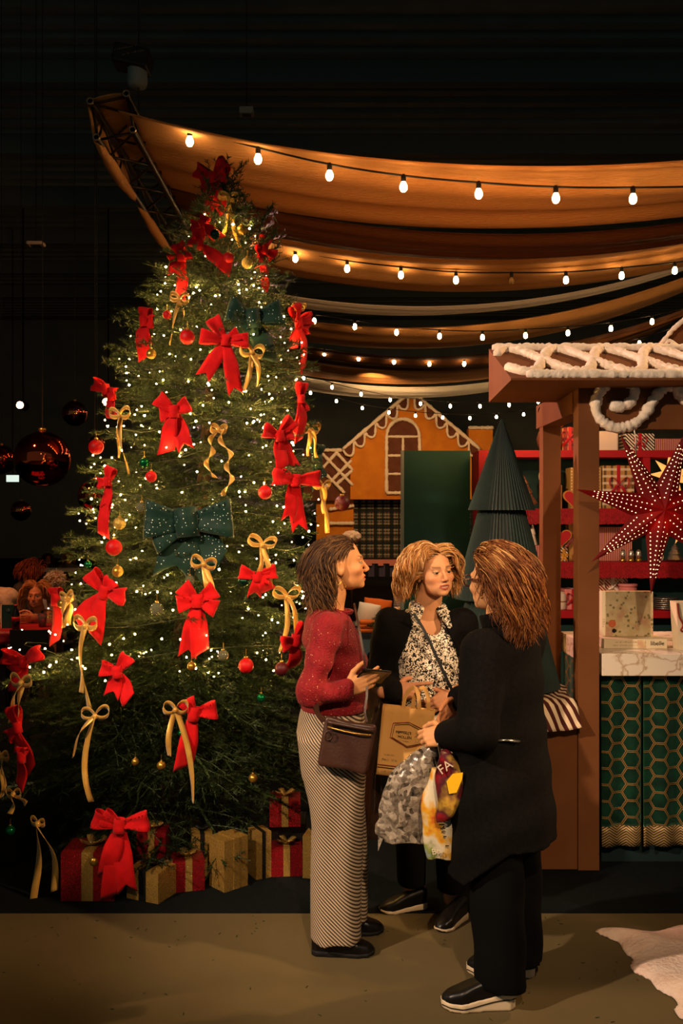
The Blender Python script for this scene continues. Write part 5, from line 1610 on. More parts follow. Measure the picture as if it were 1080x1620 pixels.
class Person:
    def __init__(s, label, X0, Y0, theta, name='person', group=None):
        s.t = thing(name, label, 'person', (X0, Y0, 0), group, world_parts=False)
        s.t.rotation_euler = (0, 0, math.radians(theta))
        s.th = math.radians(theta); s.o = (X0, Y0)
        s.bv, s.bf, s.bc = [], [], []
        s.nv = 0
    def L(s, w):                      # world point -> person space
        x, y = w[0] - s.o[0], w[1] - s.o[1]; c, q = math.cos(s.th), math.sin(s.th)
        return Vector((c * x + q * y, -q * x + c * y, w[2]))
    def D(s, w):                      # world direction -> person space
        c, q = math.cos(s.th), math.sin(s.th)
        return Vector((c * w[0] + q * w[1], -q * w[0] + c * w[1], w[2]))
    def skin(s, v, f, c):
        f = np.array(f) + s.nv
        s.bv.append(v); s.bf.append(f); s.nv += len(v)
        s.bc.append(c if isinstance(c, np.ndarray) else np.tile(A3(lin(c)), (len(v), 1)))
    def head(s, world_c, yaw, pitch, roll, scale, skin, lip='#a3483a', brow='#5a3a24', mouth=0.4, jaw=1.0, neck_to=(0, -0.02, 1.33), neck_r=(0.050, 0.056), h=0.0030, eyes=True):
        c = s.L(world_c)
        Mh = Matrix.Translation(c) @ Matrix.Rotation(math.radians(yaw) - s.th, 4, 'Z') @ Matrix.Rotation(math.radians(pitch), 4, 'X') @ Matrix.Rotation(math.radians(roll), 4, 'Y') @ Matrix.Scale(scale, 4)
        s.Mh = Mh; s.Mi = np.array(Mh.inverted(), f32)
        v, q = nets(lambda p: head_sdf(p, mouth, jaw), (-0.095, -0.12, -0.118), (0.095, 0.135, 0.128), h)
        col = head_col(v, skin, lip, brow, mouth)
        Mn = np.array(Mh, f32)
        s.skin(v @ Mn[:3, :3].T + Mn[:3, 3], q, col)
        n0 = Mh @ Vector((0, -0.022, -0.045)); n1 = Vector(neck_to)
        mid = n0.lerp(n1, 0.5) + Vector((0, 0.004, 0))
        s.neck = (A3(n0), A3(mid), A3(n1))
        nf = lambda p: chain(p, [n0, mid, n1], [neck_r[0], neck_r[0] * 0.98, neck_r[1] * 1.1], 0.02)
        lo = np.minimum(A3(n0), A3(n1)) - 0.09; hi = np.maximum(A3(n0), A3(n1)) + 0.09
        v, q = nets(nf, lo, hi, 0.006)
        s.skin(v, q, skin)
        if eyes:
            for sx in (-1, 1):
                v, q, c_ = eye_mesh(sx)
                np_mesh('eye', v @ Mn[:3, :3].T + Mn[:3, 3], q, M('eye'), s.t, c_)
        return Mh
    def headfield(s, extra=None, infl=0.0):
        Mi = s.Mi; sc = s.Mh.to_scale()[0]
        def f(p):
            q = p @ Mi[:3, :3].T + Mi[:3, 3]
            d = ell(q, (0, -0.012, 0.032), (0.075, 0.096, 0.086))
            d = np.minimum(d, ell(q, (0, 0.026, -0.03), (0.064, 0.066, 0.080))) * sc
            d = np.minimum(d, chain(p, s.neck, [0.052, 0.05, 0.06], 0.01))
            if extra is not None: d = np.minimum(d, extra(p))
            return d - infl
        return f
    def done(s):
        v = np.concatenate(s.bv); f = np.concatenate(s.bf); c = np.concatenate(s.bc)
        np_mesh('body', v, f, M('skin'), s.t, c)
    def cloth(s, name, f, lo, hi, h, mat):
        return sdf_part(name, f, lo, hi, h, M(mat), s.t)

def inner_body(s, rows, legs, skin, h=0.016):
    def f(p):
        d = zloft(p, rows)
        for pts, rs in legs: d = smin(d, chain(p, pts, rs, 0.02), 0.04)
        return d
    v, q = nets(f, (-0.3, -0.35, 0.02), (0.3, 0.35, 1.45), h)
    s.skin(v, q, skin)

def shoe(s, heel, toe, mat, sole_mat, sole_h=0.02, heel_h=0.02, width=0.042, upper=0.06, line=None, name='shoe'):
    """a low shoe from heel to toe (person space, z = 0 is the floor)"""
    heel, toe = Vector(heel), Vector(toe); d = toe - heel; L = d.length; y = d.normalized(); x = Vector((y.y, -y.x, 0))
    Mx = np.array(Matrix((x, y, Vector((0, 0, 1)))).transposed(), f32); o = A3((heel.x, heel.y, 0))
    def base(t): return heel_h + (sole_h - heel_h) * np.clip(t * 1.6 - 0.2, 0, 1)
    def outline(p, grow=0.0):
        t = np.clip(p[:, 1] / L, 0, 1)
        w = width * np.interp(t, [0, 0.08, 0.3, 0.5, 0.72, 0.9, 1.0], [0.45, 0.78, 0.80, 0.86, 1.0, 0.80, 0.35]).astype(f32)
        return np.maximum(np.abs(p[:, 0]) - w - grow, np.maximum(-p[:, 1], p[:, 1] - L))
    def up_f(q):
        t = np.clip(q[:, 1] / L, 0, 1)
        top = base(t) + upper * np.interp(t, [0, 0.15, 0.4, 0.6, 0.85, 1.0], [1.15, 1.05, 0.95, 0.78, 0.52, 0.30]).astype(f32)
        dd = smax(outline(q, -0.004), q[:, 2] - top, 0.022)
        dd = np.maximum(dd, base(t) * 0.7 - q[:, 2])
        return dd
    def so_f(q):
        t = np.clip(q[:, 1] / L, 0, 1)
        spring = 0.012 * np.clip((t - 0.75) / 0.25, 0, 1) ** 2
        return np.maximum(outline(q), np.maximum(q[:, 2] - base(t) - spring * 0.6, spring - q[:, 2]))
    sh = None
    for nm, f, m_ in ((name, up_f, mat), ('sole', so_f, sole_mat)):
        v, q = nets(f, (-0.06, -0.02, -0.005), (0.06, L + 0.02, 0.16), 0.005)
        ob = np_mesh(nm, v @ Mx.T + o, q, M(m_), s.t if sh is None else sh)
        if sh is None: sh = ob
    if line:
        mb = MB()
        for sd in (-1, 1):
            path = []
            for i in range(21):
                t = i / 20
                w = width * float(np.interp(t, [0, 0.08, 0.3, 0.5, 0.72, 0.9, 1.0], [0.45, 0.78, 0.80, 0.86, 1.0, 0.80, 0.35]))
                z = float(base(np.array([t]))[0]) * 0.62 + 0.004 * math.sin(t * 7)
                path.append(A3((sd * (w + 0.0005), t * L, z)) @ Mx.T + o)
            mb.tube(path, 0.0022, 5)
        mb.build('sole_line', M(line), sh, True)
    return sh

M('black_leather', '#0c0b0b', 0.35, spec=0.5)
M('black_wool', '#0b0a0a', 0.95, c2='#100f0e', ns=80, spec=0.1, bump=0.4, bs=400)
M('black_trouser', '#090909', 0.9, spec=0.1, bump=0.2, bs=300)
M('sole_cream', '#d8c2a2', 0.6)
M('sole_black', '#0c0b0b', 0.7)
def knit(t):
    x, y, z = t.xyz(t.coord())
    n = t.noise(38, 4)
    v = t.voro(300)
    gl = t.math('GREATER_THAN', t.xyz(v.outputs['Color'])[0], 0.982)
    gl = t.math('MULTIPLY', gl, t.math('LESS_THAN', v.outputs['Distance'], 0.42))
    c = t.mix(n.outputs[0], '#6a040f', '#960917')
    t.link(t.mix(gl, c, '#ffd9a8'), t.b.inputs['Base Color'])
    t.link(t.math('MULTIPLY', gl, 0.85), t.b.inputs['Metallic'])
    rib = t.math('SINE', t.math('MULTIPLY', t.math('ADD', y, t.math('MULTIPLY', x, 0.6)), 330))
    hgt = t.math('ADD', t.math('MULTIPLY', rib, 0.12), t.noise(150, 3).outputs[0])
    t.bump(hgt, 0.9, 0.006)
M('red_knit', '#8a0816', 0.75, custom=knit, sheen=0.05)
def herring(t):
    x, y, z = t.xyz(t.coord())
    u = t.math('ADD', t.math('ADD', t.math('MULTIPLY', y, 1.0), t.math('MULTIPLY', x, 0.3)), t.math('MULTIPLY', z, 1.05))
    s = t.math('FRACT', t.math('MULTIPLY', u, 64))
    m = t.math('LESS_THAN', s, 0.52)
    n = t.noise(500, 2)
    c = t.mix(m, '#2a201a', '#c9b399')
    t.link(t.mix(t.math('MULTIPLY', n.outputs[0], 0.35), c, '#8a7864'), t.b.inputs['Base Color'])
M('herringbone', rough=0.9, spec=0.1, custom=herring)
def leopard(t):
    n = t.noise(85, 3)
    n.inputs['Distortion'].default_value = 1.5
    t.link(t.ramp(n.outputs[0], (0.0, '#e6d8c2'), (0.48, '#e6d8c2'), (0.52, '#15110f'), (1.0, '#15110f')), t.b.inputs['Base Color'])
M('leopard_print', rough=0.7, spec=0.2, custom=leopard)
M('brown_leather', '#38211a', 0.38, c2='#43291e', ns=10, bump=0.3, bs=90, spec=0.5)
M('silver', '#d8d0c0', 0.2, 0.95)
M('phone_black', '#0c0a09', 0.15, spec=0.6, coat=0.5)
M('phone_screen', '#1a0f0a', 0.08, spec=0.7, coat=0.8)

# ================================================================== woman in the red jumper
W1 = Person('woman in red sparkly jumper and diagonally striped wide trousers, holding a phone', -0.033, 3.85, -90)
SK1 = '#d0925f'
W1.head((-0.005, 3.85, 1.537), -84, 6, 0, 0.985, SK1, lip='#b0503c', mouth=0.35, neck_to=(0, -0.018, 1.335), neck_r=(0.047, 0.056))
t1 = [(1.375, 0, -0.02, 0.060, 0.060), (1.345, 0, -0.022, 0.115, 0.078), (1.30, 0, -0.02, 0.165, 0.100), (1.24, 0, -0.008, 0.172, 0.115), (1.15, 0, 0.010, 0.148, 0.127), (1.05, 0, 0.010, 0.138, 0.122), (0.985, 0, 0.004, 0.156, 0.130), (0.955, 0, 0.004, 0.158, 0.131)]
arm1 = [(0.150, -0.02, 1.30), (0.200, -0.088, 1.052), (0.180, 0.050, 1.062)]
arm1l = [(-0.155, -0.02, 1.305), (-0.215, -0.05, 1.05), (-0.20, 0.06, 0.84)]
def sweater(p):
    q = p
    w = 0.004 * np.sin(p[:, 2] * 62 + 3 * np.sin(p[:, 1] * 14) + p[:, 0] * 12) + 0.003 * np.sin(p[:, 2] * 35 - p[:, 1] * 40)
    d = zloft(q, t1)
    a = chain(q, arm1, [0.062, 0.051, 0.040], 0.02); b = chain(q, arm1l, [0.066, 0.062, 0.045], 0.02)
    cuff = np.abs(a)
    d = smin(d, a, 0.014); d = smin(d, b, 0.014)
    # neckline: cut a hole for the neck
    nk = cap(p, (0, -0.03, 1.30), (0, 0.055, 1.52), 0.062, 0.072)
    d = smax(d + w * np.clip((1.34 - p[:, 2]) * 8, 0, 1), -nk, 0.006)
    return d
W1.cloth('red_jumper', sweater, (-0.30, -0.22, 0.94), (0.30, 0.22, 1.40), 0.0065, 'red_knit')
W1.cloth('neckband', lambda p: np.maximum(np.abs(chain(p, [(0, -0.032, 1.335), (0, 0.02, 1.385)], [0.068, 0.068], 0.01)) - 0.005, np.abs((p[:, 2] - 1.352) - 0.0 * p[:, 1] + 0.10 * (p[:, 1] + 0.02)) - 0.010), (-0.12, -0.13, 1.30), (0.12, 0.12, 1.42), 0.004, 'red_knit')
W1.cloth('hem_band', lambda p: np.maximum(zloft(p, [(0.93, 0, 0.004, 0.164, 0.136), (1.0, 0, 0.004, 0.163, 0.135)]), np.maximum(0.952 - p[:, 2], p[:, 2] - 0.985)), (-0.2, -0.17, 0.94), (0.2, 0.17, 1.0), 0.006, 'red_knit')
def trousers1(p):
    hip = zloft(p, [(0.98, 0, 0.0, 0.152, 0.124), (0.93, 0, -0.004, 0.168, 0.134), (0.86, 0, -0.008, 0.178, 0.142), (0.78, 0, -0.004, 0.172, 0.136), (0.70, 0, 0, 0.165, 0.13)])
    fold = 0.004 * np.sin(p[:, 1] * 55 + 2.0 * np.sin(p[:, 2] * 5)) * np.clip((0.9 - p[:, 2]) * 3, 0, 1)
    r = zloft(p, [(0.85, 0.082, -0.004, 0.092, 0.136), (0.7, 0.085, 0.006, 0.090, 0.124), (0.5, 0.085, 0.020, 0.083, 0.108), (0.3, 0.085, 0.014, 0.085, 0.104), (0.06, 0.085, 0.010, 0.092, 0.104)])
    l = zloft(p, [(0.85, -0.082, -0.004, 0.092, 0.136), (0.7, -0.085, 0.010, 0.090, 0.120), (0.5, -0.085, 0.035, 0.083, 0.102), (0.3, -0.085, 0.040, 0.085, 0.100), (0.06, -0.085, 0.045, 0.092, 0.100)])
    return smin(hip, np.minimum(r, l), 0.02) + fold
W1.cloth('striped_trousers', trousers1, (-0.22, -0.2, 0.05), (0.22, 0.2, 1.0), 0.0075, 'herringbone')
inner_body(W1, [(0.70, 0, 0, 0.12, 0.10), (0.95, 0, 0, 0.12, 0.10), (1.28, 0, -0.01, 0.13, 0.08), (1.34, 0, -0.02, 0.06, 0.055)],
           [([(0.085, 0.0, 0.75), (0.085, 0.015, 0.45), (0.085, 0.0, 0.07)], [0.07, 0.05, 0.036]), ([(-0.085, 0.0, 0.75), (-0.085, 0.03, 0.45), (-0.085, 0.03, 0.07)], [0.07, 0.05, 0.036]),
            ([arm1[0], arm1[1], arm1[2]], [0.045, 0.038, 0.026]), ([arm1l[0], arm1l[1], arm1l[2]], [0.045, 0.038, 0.026])], SK1)
shoe(W1, (0.09, -0.085, 0), (0.10, 0.165, 0), 'black_leather', 'sole_black', 0.016, 0.024, 0.044, 0.062)
shoe(W1, (-0.09, -0.03, 0), (-0.10, 0.21, 0), 'black_leather', 'sole_black', 0.016, 0.024, 0.044, 0.062)
v, q = hand_mesh(arm1[2], (-0.15, 0.93, 0.32), (0.1, -0.25, 0.95), 'R', [(0.25, 0.35, 0.2), (0.3, 0.4, 0.25), (0.35, 0.45, 0.3), (0.4, 0.5, 0.3)], (0.15, 0.1))
W1.skin(v, q, SK1)
v, q = hand_mesh(arm1l[2], (0, 0.3, -0.95), (0, 0.95, 0.3), 'L', [0.4, 0.45, 0.5, 0.5])
W1.skin(v, q, SK1)
W1.done()
f1 = W1.headfield(lambda p: np.minimum(zloft(p, t1), chain(p, arm1, [0.07, 0.07, 0.05], 0.02)))
HC1 = ['#3a2416', '#46301e', '#54381f', '#2f1d12', '#6a4a2a', '#2a1a10']
hairline1 = lambda s: (s[2] > 0.062 - 0.10 * max(0, s[1] - 0.02) and s[1] < 0.062) or (s[1] < 0.0 + 0.55 * (s[2] - 0.015) and s[2] > -0.045 and not (abs(s[0]) > 0.05 and s[1] > -0.03 and s[2] < 0.03))
hair_part('hair', W1.t, W1.Mh, 2000, lambda s: hairline1(s) and s[2] > 0.005, lambda s, u: (u[0] * 0.25, -1.0, 0.05 + 0.2 * u[2]), 8, 0.0145,
          lambda t: (0, -0.40, -0.9 - 1.6 * t), (0.06, 0.8), 0.0020, HC1, f1, 0.004, seed=1, pull=2.0)
hair_part('hair_lengths', W1.t, W1.Mh, 1100, lambda s: s[1] < -0.02 and s[2] > -0.05 and s[2] < 0.09, lambda s, u: (u[0] * 0.5, -0.25 + 0.2 * u[1], -0.6 + 0.2 * u[2]), 14, 0.0160,
          lambda t: (0, -0.06 + 0.10 * t, -1.0), (0.46, 0.66), 0.0020, HC1 + ['#8a6238', '#7a5630'], f1, 0.005, seed=2, pull=1.6)
# earring, ring, phone, bag
Mh = W1.Mh
e0 = Mh @ Vector((0.076, -0.006, -0.046))
mb = MB()
mb.tube([e0, e0 + Vector((0, 0, -0.012))], 0.0008, 4)
for k in range(4):
    w_ = 0.004 + 0.004 * k; c0 = e0 + Vector((0.001, 0, -0.012))
    mb.tube([c0, c0 + Vector((0, -w_, -0.022)), c0 + Vector((0, 0, -0.044)), c0 + Vector((0, w_, -0.022))], 0.0006, 4, closed=True)
mb.build('earring', M('gold_metal'), W1.t, True)
rc = Vector(arm1[2]) + Vector((-0.012, 0.105, 0.022))
def W1w(v):  # person space -> world
    c, q_ = math.cos(W1.th), math.sin(W1.th)
    return Vector((c * v[0] - q_ * v[1] + W1.o[0], q_ * v[0] + c * v[1] + W1.o[1], v[2]))
ph = thing('smartphone', 'black smartphone held in the hand of the woman in red', 'phone', tuple(W1w((0.14, 0.14, 1.06))))
pc = W1w((0.140, 0.155, 1.108))
Rp = Matrix.Rotation(math.radians(-28), 3, 'Y') @ Matrix.Rotation(math.radians(-38), 3, 'X') @ Matrix.Rotation(math.radians(-35), 3, 'Z')
MB().box(pc, (0.074, 0.148, 0.009), Rp).build('case', M('phone_black'), ph, bevel=0.003)
MB().box(pc + Rp @ Vector((0, 0, 0.0052)), (0.068, 0.140, 0.001), Rp).build('screen', M('phone_screen'), ph)
bag = thing('shoulder_bag', 'brown leather crossbody bag hanging at the hip of the woman in red', 'bag', tuple(P(548, 1222, 3.64)))
bo = P(548, 1178, 3.64); ang_ = math.radians(11)
def bagf(p):
    q = p - A3(bo); c, s_ = math.cos(ang_), math.sin(ang_)
    x = c * q[:, 0] - s_ * q[:, 2]; z = s_ * q[:, 0] + c * q[:, 2]
    w = 0.096 + 0.10 * (-z - 0.1) * -0.25
    b_ = smax(smax(np.abs(x) - w, np.abs(z) - 0.098 + 0.008 * np.cos(x * 16), 0.02), np.abs(q[:, 1]) - 0.022 - 0.012 * np.clip(-z * 9, -0.6, 1) - 0.002 * np.sin(x * 60 + z * 40), 0.014)
    return b_
bb = sdf_part('pouch', bagf, A3(bo) - A3((0.15, 0.06, 0.15)), A3(bo) + A3((0.15, 0.06, 0.15)), 0.005, M('brown_leather'), bag)
Rb = Matrix.Rotation(ang_, 3, 'Y')
MB().tube([bo + Rb @ Vector((x, -0.030 - 0.004 * math.cos(x * 14), 0.062 - 0.006 * math.cos(x * 16))) for x in np.linspace(-0.085, 0.085, 12)], 0.0035, 6).build('zip', M('gold_metal'), bb, True)
MB().tube([bo + Rb @ Vector((x, -0.032, 0.078)) for x in np.linspace(-0.09, 0.09, 8)], 0.006, 6, flat=0.5).build('top_fold', M('brown_leather'), bb, True)
MB().tube([bo + Rb @ Vector((-0.075 + 0.014 * math.cos(a), -0.034, 0.03 + 0.018 * math.sin(a))) for a in np.linspace(0, 2 * PI, 14, endpoint=False)], 0.003, 6, closed=True).build('ring_loop', M('brown_leather'), bb, True)
def strap(path, w, name, mat, parent, nv):
    path = [Vector(p) for p in path]
    n = len(path) - 1
    def fn(u, v):
        i = min(n, int(round(u * n)))
        d = (path[min(i + 1, n)] - path[max(i - 1, 0)]).normalized()
        s_ = d.cross(Vector(nv)).normalized()
        return path[i] + s_ * ((v - 0.5) * w)
    return MB().grid(fn, n, 1, 0.004).build(name, M(mat), parent)
strap(bez([P(500, 1112, 3.62), P(502, 1128, 3.63), P(512, 1142, 3.635)], 6), 0.020, 'strap', 'brown_leather', bag, (0, -1, 0))
strap(bez([P(560, 955, 3.85), P(566, 985, 3.745), P(574, 1030, 3.70), P(579, 1070, 3.69), P(580, 1100, 3.66), P(577, 1125, 3.64), P(580, 1142, 3.63)], 6), 0.009, 'strap', 'brown_leather', bag, (0, -1, 0))

# ================================================================== blonde woman facing the camera
W2 = Person('blonde woman facing the camera in black jacket and leopard blouse', 0.380, 4.22, 188)
SK2 = '#cf9468'
W2.head((0.405, 4.165, 1.487), 203, 2, 5, 0.97, SK2, lip='#9a4a40', brow='#6a4a34', mouth=0.75, jaw=1.2, neck_to=(0, -0.015, 1.285), neck_r=(0.052, 0.062))
t2 = [(1.325, 0, -0.015, 0.065, 0.062), (1.30, 0, -0.02, 0.125, 0.080), (1.255, 0, -0.015, 0.170, 0.100), (1.18, 0, 0.0, 0.172, 0.122), (1.08, 0, 0.018, 0.170, 0.135), (0.95, 0, 0.022, 0.175, 0.140), (0.80, 0, 0.015, 0.185, 0.140), (0.70, 0, 0.01, 0.185, 0.135)]
hand2w = Vector((0.222, 4.035, 0.985)); elb2w = Vector((0.170, 4.245, 1.00))
arm2 = [Vector((0.165, -0.02, 1.255)), W2.L(elb2w), W2.L(hand2w)]
arm2l = [Vector((-0.165, -0.02, 1.255)), Vector((-0.215, 0.0, 1.01)), Vector((-0.07, 0.17, 0.965))]
def blouse(p):
    nk = cap(p, (0, 0.055, 1.225), (0, 0.085, 1.5), 0.046, 0.085)
    return smax(zloft(p, t2) + 0.003 * np.sin(p[:, 0] * 60 + 3 * np.sin(p[:, 2] * 9)), -nk, 0.006)
W2.cloth('leopard_blouse', blouse, (-0.22, -0.17, 0.69), (0.22, 0.2, 1.36), 0.0075, 'leopard_print')
# pointed collar
for sx in (-1, 1):
    def colf(p, sx=sx):
        q = p.copy(); q[:, 0] *= sx
        band = np.abs(chain(p, [(0, -0.035, 1.27), (0, 0.005, 1.36)], [0.074, 0.070], 0.01)) - 0.007
        reg = np.maximum(np.maximum(np.maximum(-q[:, 0] + 0.002, q[:, 1] - 0.03), q[:, 2] - 1.338 - 0.25 * np.clip(-q[:, 1], 0, 1)), 1.262 + 0.32 * np.clip(0.09 - q[:, 1], 0, 0.08) - q[:, 2])
        flap = cap(q, (0.052, 0.035, 1.318), (0.078, 0.098, 1.252), 0.034, 0.012)
        flap = np.maximum(flap, np.abs((q[:, 1] - 0.072) + 0.85 * (q[:, 2] - 1.29) + 0.35 * (q[:, 0] - 0.06)) - 0.009)
        return np.minimum(np.maximum(band, reg), flap)
    W2.cloth('collar', colf, (-0.14, -0.14, 1.20), (0.14, 0.16, 1.40), 0.0045, 'leopard_print')
def jacket(p):
    rows = [(z, x, y, rx + 0.022, ry + 0.020) for z, x, y, rx, ry in t2 if z > 0.6]
    rows[0] = (1.315, 0, -0.03, 0.085, 0.055)
    d = zloft(p, rows)
    d = smin(d, chain(p, arm2, [0.070, 0.064, 0.050], 0.02), 0.03)
    d = smin(d, chain(p, arm2l, [0.070, 0.064, 0.052], 0.02), 0.03)
    d = d + 0.003 * np.sin(p[:, 2] * 45 + 8 * p[:, 0])
    w = np.clip(0.066 + 0.42 * (1.27 - p[:, 2]), 0.066, 0.135)
    wedge = np.maximum(np.abs(p[:, 0] - 0.012) - w, 0.03 - p[:, 1])
    return smax(d, -wedge, 0.008)
W2.cloth('black_jacket', jacket, (-0.32, -0.2, 0.68), (0.32, 0.28, 1.345), 0.0075, 'black_wool')
def legs2(p):
    hip = zloft(p, [(0.78, 0, 0.0, 0.165, 0.125), (0.62, 0, 0, 0.165, 0.125)])
    r = zloft(p, [(0.75, 0.085, 0.0, 0.088, 0.115), (0.45, 0.08, 0.01, 0.070, 0.085), (0.10, 0.07, 0.0, 0.062, 0.075)])
    l = zloft(p, [(0.75, -0.085, 0.0, 0.088, 0.115), (0.45, -0.088, 0.04, 0.070, 0.085), (0.10, -0.09, 0.09, 0.062, 0.075)])
    return smin(hip, np.minimum(r, l), 0.02)
W2.cloth('black_trousers', legs2, (-0.2, -0.16, 0.08), (0.2, 0.2, 0.8), 0.009, 'black_trouser')
inner_body(W2, [(0.66, 0, 0, 0.12, 0.09), (0.95, 0, 0, 0.13, 0.10), (1.24, 0, -0.01, 0.13, 0.07), (1.30, 0, -0.015, 0.06, 0.055)],
           [([(0.085, 0.0, 0.7), (0.08, 0.01, 0.45), (0.07, 0.0, 0.06)], [0.07, 0.05, 0.036]), ([(-0.085, 0.0, 0.7), (-0.088, 0.04, 0.45), (-0.09, 0.09, 0.06)], [0.07, 0.05, 0.036]),
            (arm2, [0.045, 0.038, 0.026]), (arm2l, [0.045, 0.038, 0.026])], SK2)
a_, b_ = W2.L((0.375, 4.20, 0)), W2.L((0.165, 4.14, 0)); shoe(W2, a_, b_, 'black_leather', 'sole_cream', 0.014, 0.03, 0.042, 0.06)
a_, b_ = W2.L((0.53, 4.10, 0)), W2.L((0.40, 3.94, 0)); shoe(W2, a_, b_, 'black_leather', 'sole_cream', 0.014, 0.03, 0.042, 0.06)
SKH2 = '#b9805c'
v, q = hand_mesh(arm2[2], W2.D((0.93, -0.15, 0.08)), W2.D((0.05, 0.25, 0.95)), 'R', [(0.05, 0.15, 0.1), (0.9, 1.3, 0.8), (1.0, 1.35, 0.8), (1.0, 1.35, 0.8)], (0.5, 0.5))
W2.skin(v, q, SKH2)
v, q = hand_mesh(arm2l[2], W2.D((-0.75, -0.3, -0.35)), W2.D((0, 0.2, 0.95)), 'L', [0.6, 0.7, 0.8, 0.8])
W2.skin(v, q, SKH2)
W2.done()
f2 = W2.headfield(lambda p: np.minimum(zloft(p, t2), jacket(p)))
HC2 = ['#c08a50', '#b27a42', '#a56c38', '#cf9f66', '#8f5c30', '#d9b07c', '#9c6638']
hl2 = lambda s: (s[2] > 0.068 and s[1] < 0.066) or (s[1] < 0.035 + 0.35 * (s[2] - 0.02) and s[2] > -0.03)
hair_part('hair', W2.t, W2.Mh, 2400, hl2, lambda s, u: (u[0] * 0.5 + (0.7 if s[0] > -0.015 else -0.7) * (0.7 if s[2] > 0.06 else 0.1), u[1] * 0.30 - 0.25, 0.22 + u[2] * 0.15), 13, 0.0145,
          lambda t: (0, -0.06, -1.0), (0.30, 0.70), 0.0021, HC2, f2, 0.007, seed=5)
hair_part('fringe_hair', W2.t, W2.Mh, 420, lambda s: s[2] > 0.066 and s[1] > 0.005 and s[1] < 0.068, lambda s, u: ((1.0 if s[0] > 0.0 else -1.0), -0.05, 0.10), 12, 0.0140,
          lambda t: (0, -0.30, -1.0), (0.05, 0.7), 0.0021, HC2 + ['#e0c09a'], f2, 0.007, seed=6)
strap(bez([W2.L(w) for w in (P(655, 972, 4.10), P(672, 1000, 4.075), P(693, 1045, 4.05), P(708, 1078, 4.035), P(718, 1098, 4.035))], 5), 0.013, 'bag_strap', 'black_leather', W2.t, W2.D((0, -1, 0)))
mb = MB()
for sx in (-1, 1):
    mb.sphere(W2.Mh @ Vector((sx * 0.076, 0.0, -0.044)), 0.006, 8, 6)
mb.build('earrings', M('black_leather'), W2.t, True)

# ================================================================== woman in the long black coat, seen from behind
W3 = Person('woman seen from behind in a long black coat, with wavy light brown hair and glasses', 0.575, 3.45, 55)
SK3 = '#d59a68'
W3.head((0.557, 3.435, 1.500), 40, 0, 0, 0.985, SK3, mouth=0.2, neck_to=(0, -0.02, 1.30), neck_r=(0.050, 0.058), h=0.0034)
t3 = [(1.345, 0, -0.03, 0.078, 0.072), (1.315, 0, -0.028, 0.125, 0.088), (1.26, 0, -0.02, 0.178, 0.115), (1.18, 0, -0.012, 0.190, 0.135), (1.02, 0, -0.005, 0.190, 0.148), (0.85, 0, -0.005, 0.205, 0.168), (0.65, 0, -0.01, 0.215, 0.185), (0.52, 0, -0.012, 0.218, 0.190), (0.44, 0, -0.012, 0.218, 0.19)]
w3l = W3.L((0.385, 3.40, 0.950)); w3r = W3.L((0.455, 3.62, 1.035))
arm3 = [Vector((-0.175, -0.02, 1.265)), Vector((-0.235, -0.03, 1.005)), w3l]
arm3r = [Vector((0.175, -0.02, 1.265)), Vector((0.215, 0.06, 1.03)), w3r]
def coat(p):
    fold = 0.005 * np.sin(p[:, 0] * 34 + 1.3 + 1.5 * np.sin(p[:, 2] * 6)) * np.clip((1.1 - p[:, 2]) * 2, 0, 1) + 0.003 * np.sin(p[:, 2] * 40 + p[:, 1] * 20)
    d = zloft(p, t3) + fold
    # slanting hem: the back panel is shorter than the front
    d = np.maximum(d, (0.475 + 0.10 * np.clip((-p[:, 1]) / 0.12, -1, 1)) - p[:, 2])
    d = smin(d, chain(p, arm3, [0.080, 0.072, 0.054], 0.02), 0.03)
    d = smin(d, chain(p, arm3r, [0.080, 0.070, 0.052], 0.02), 0.03)
    nk = cap(p, (0, -0.01, 1.31), (0, 0.03, 1.52), 0.060, 0.075)
    return smax(d, -nk, 0.006)
co = W3.cloth('long_coat', coat, (-0.34, -0.25, 0.36), (0.34, 0.34, 1.37), 0.008, 'black_wool')
W3.cloth('collar', lambda p: np.maximum(np.abs(chain(p, [(0, -0.04, 1.30), (0, -0.005, 1.42)], [0.080, 0.078], 0.01)) - 0.010, np.abs(p[:, 2] - 1.362 + 0.25 * p[:, 1]) - 0.026), (-0.13, -0.16, 1.28), (0.13, 0.12, 1.45), 0.006, 'black_wool')
zp = [W3.L(P(780, 1172, 3.255)), W3.L(P(800, 1171, 3.255)), W3.L(P(822, 1173, 3.26))]
MB().tube(zp, 0.004, 6).build('pocket_zip', M('silver'), co, True)
MB().lathe([(0.009, 0), (0.009, 0.004), (0.007, 0.005)], W3.L(P(727, 1167, 3.22)), 12, Matrix.Rotation(PI / 2, 3, 'X')).build('cuff_button', M('brown_leather'), co, True)
def legs3(p):
    a_, b_ = W3.L((0.565, 3.36, 0)), W3.L((0.660, 3.55, 0))
    l = zloft(p, [(0.75, -0.09, 0.0, 0.098, 0.12), (0.45, a_.x * 0.6 - 0.036, a_.y * 0.6, 0.090, 0.100), (0.075, a_.x, a_.y, 0.082, 0.092)])
    r = zloft(p, [(0.75, 0.09, 0.0, 0.098, 0.12), (0.45, b_.x * 0.6 + 0.036, b_.y * 0.6, 0.090, 0.100), (0.075, b_.x, b_.y, 0.082, 0.092)])
    return np.minimum(l, r) + 0.003 * np.sin(p[:, 2] * 30 + p[:, 0] * 40)
W3.cloth('black_trousers', legs3, (-0.26, -0.2, 0.06), (0.26, 0.24, 0.78), 0.009, 'black_trouser')
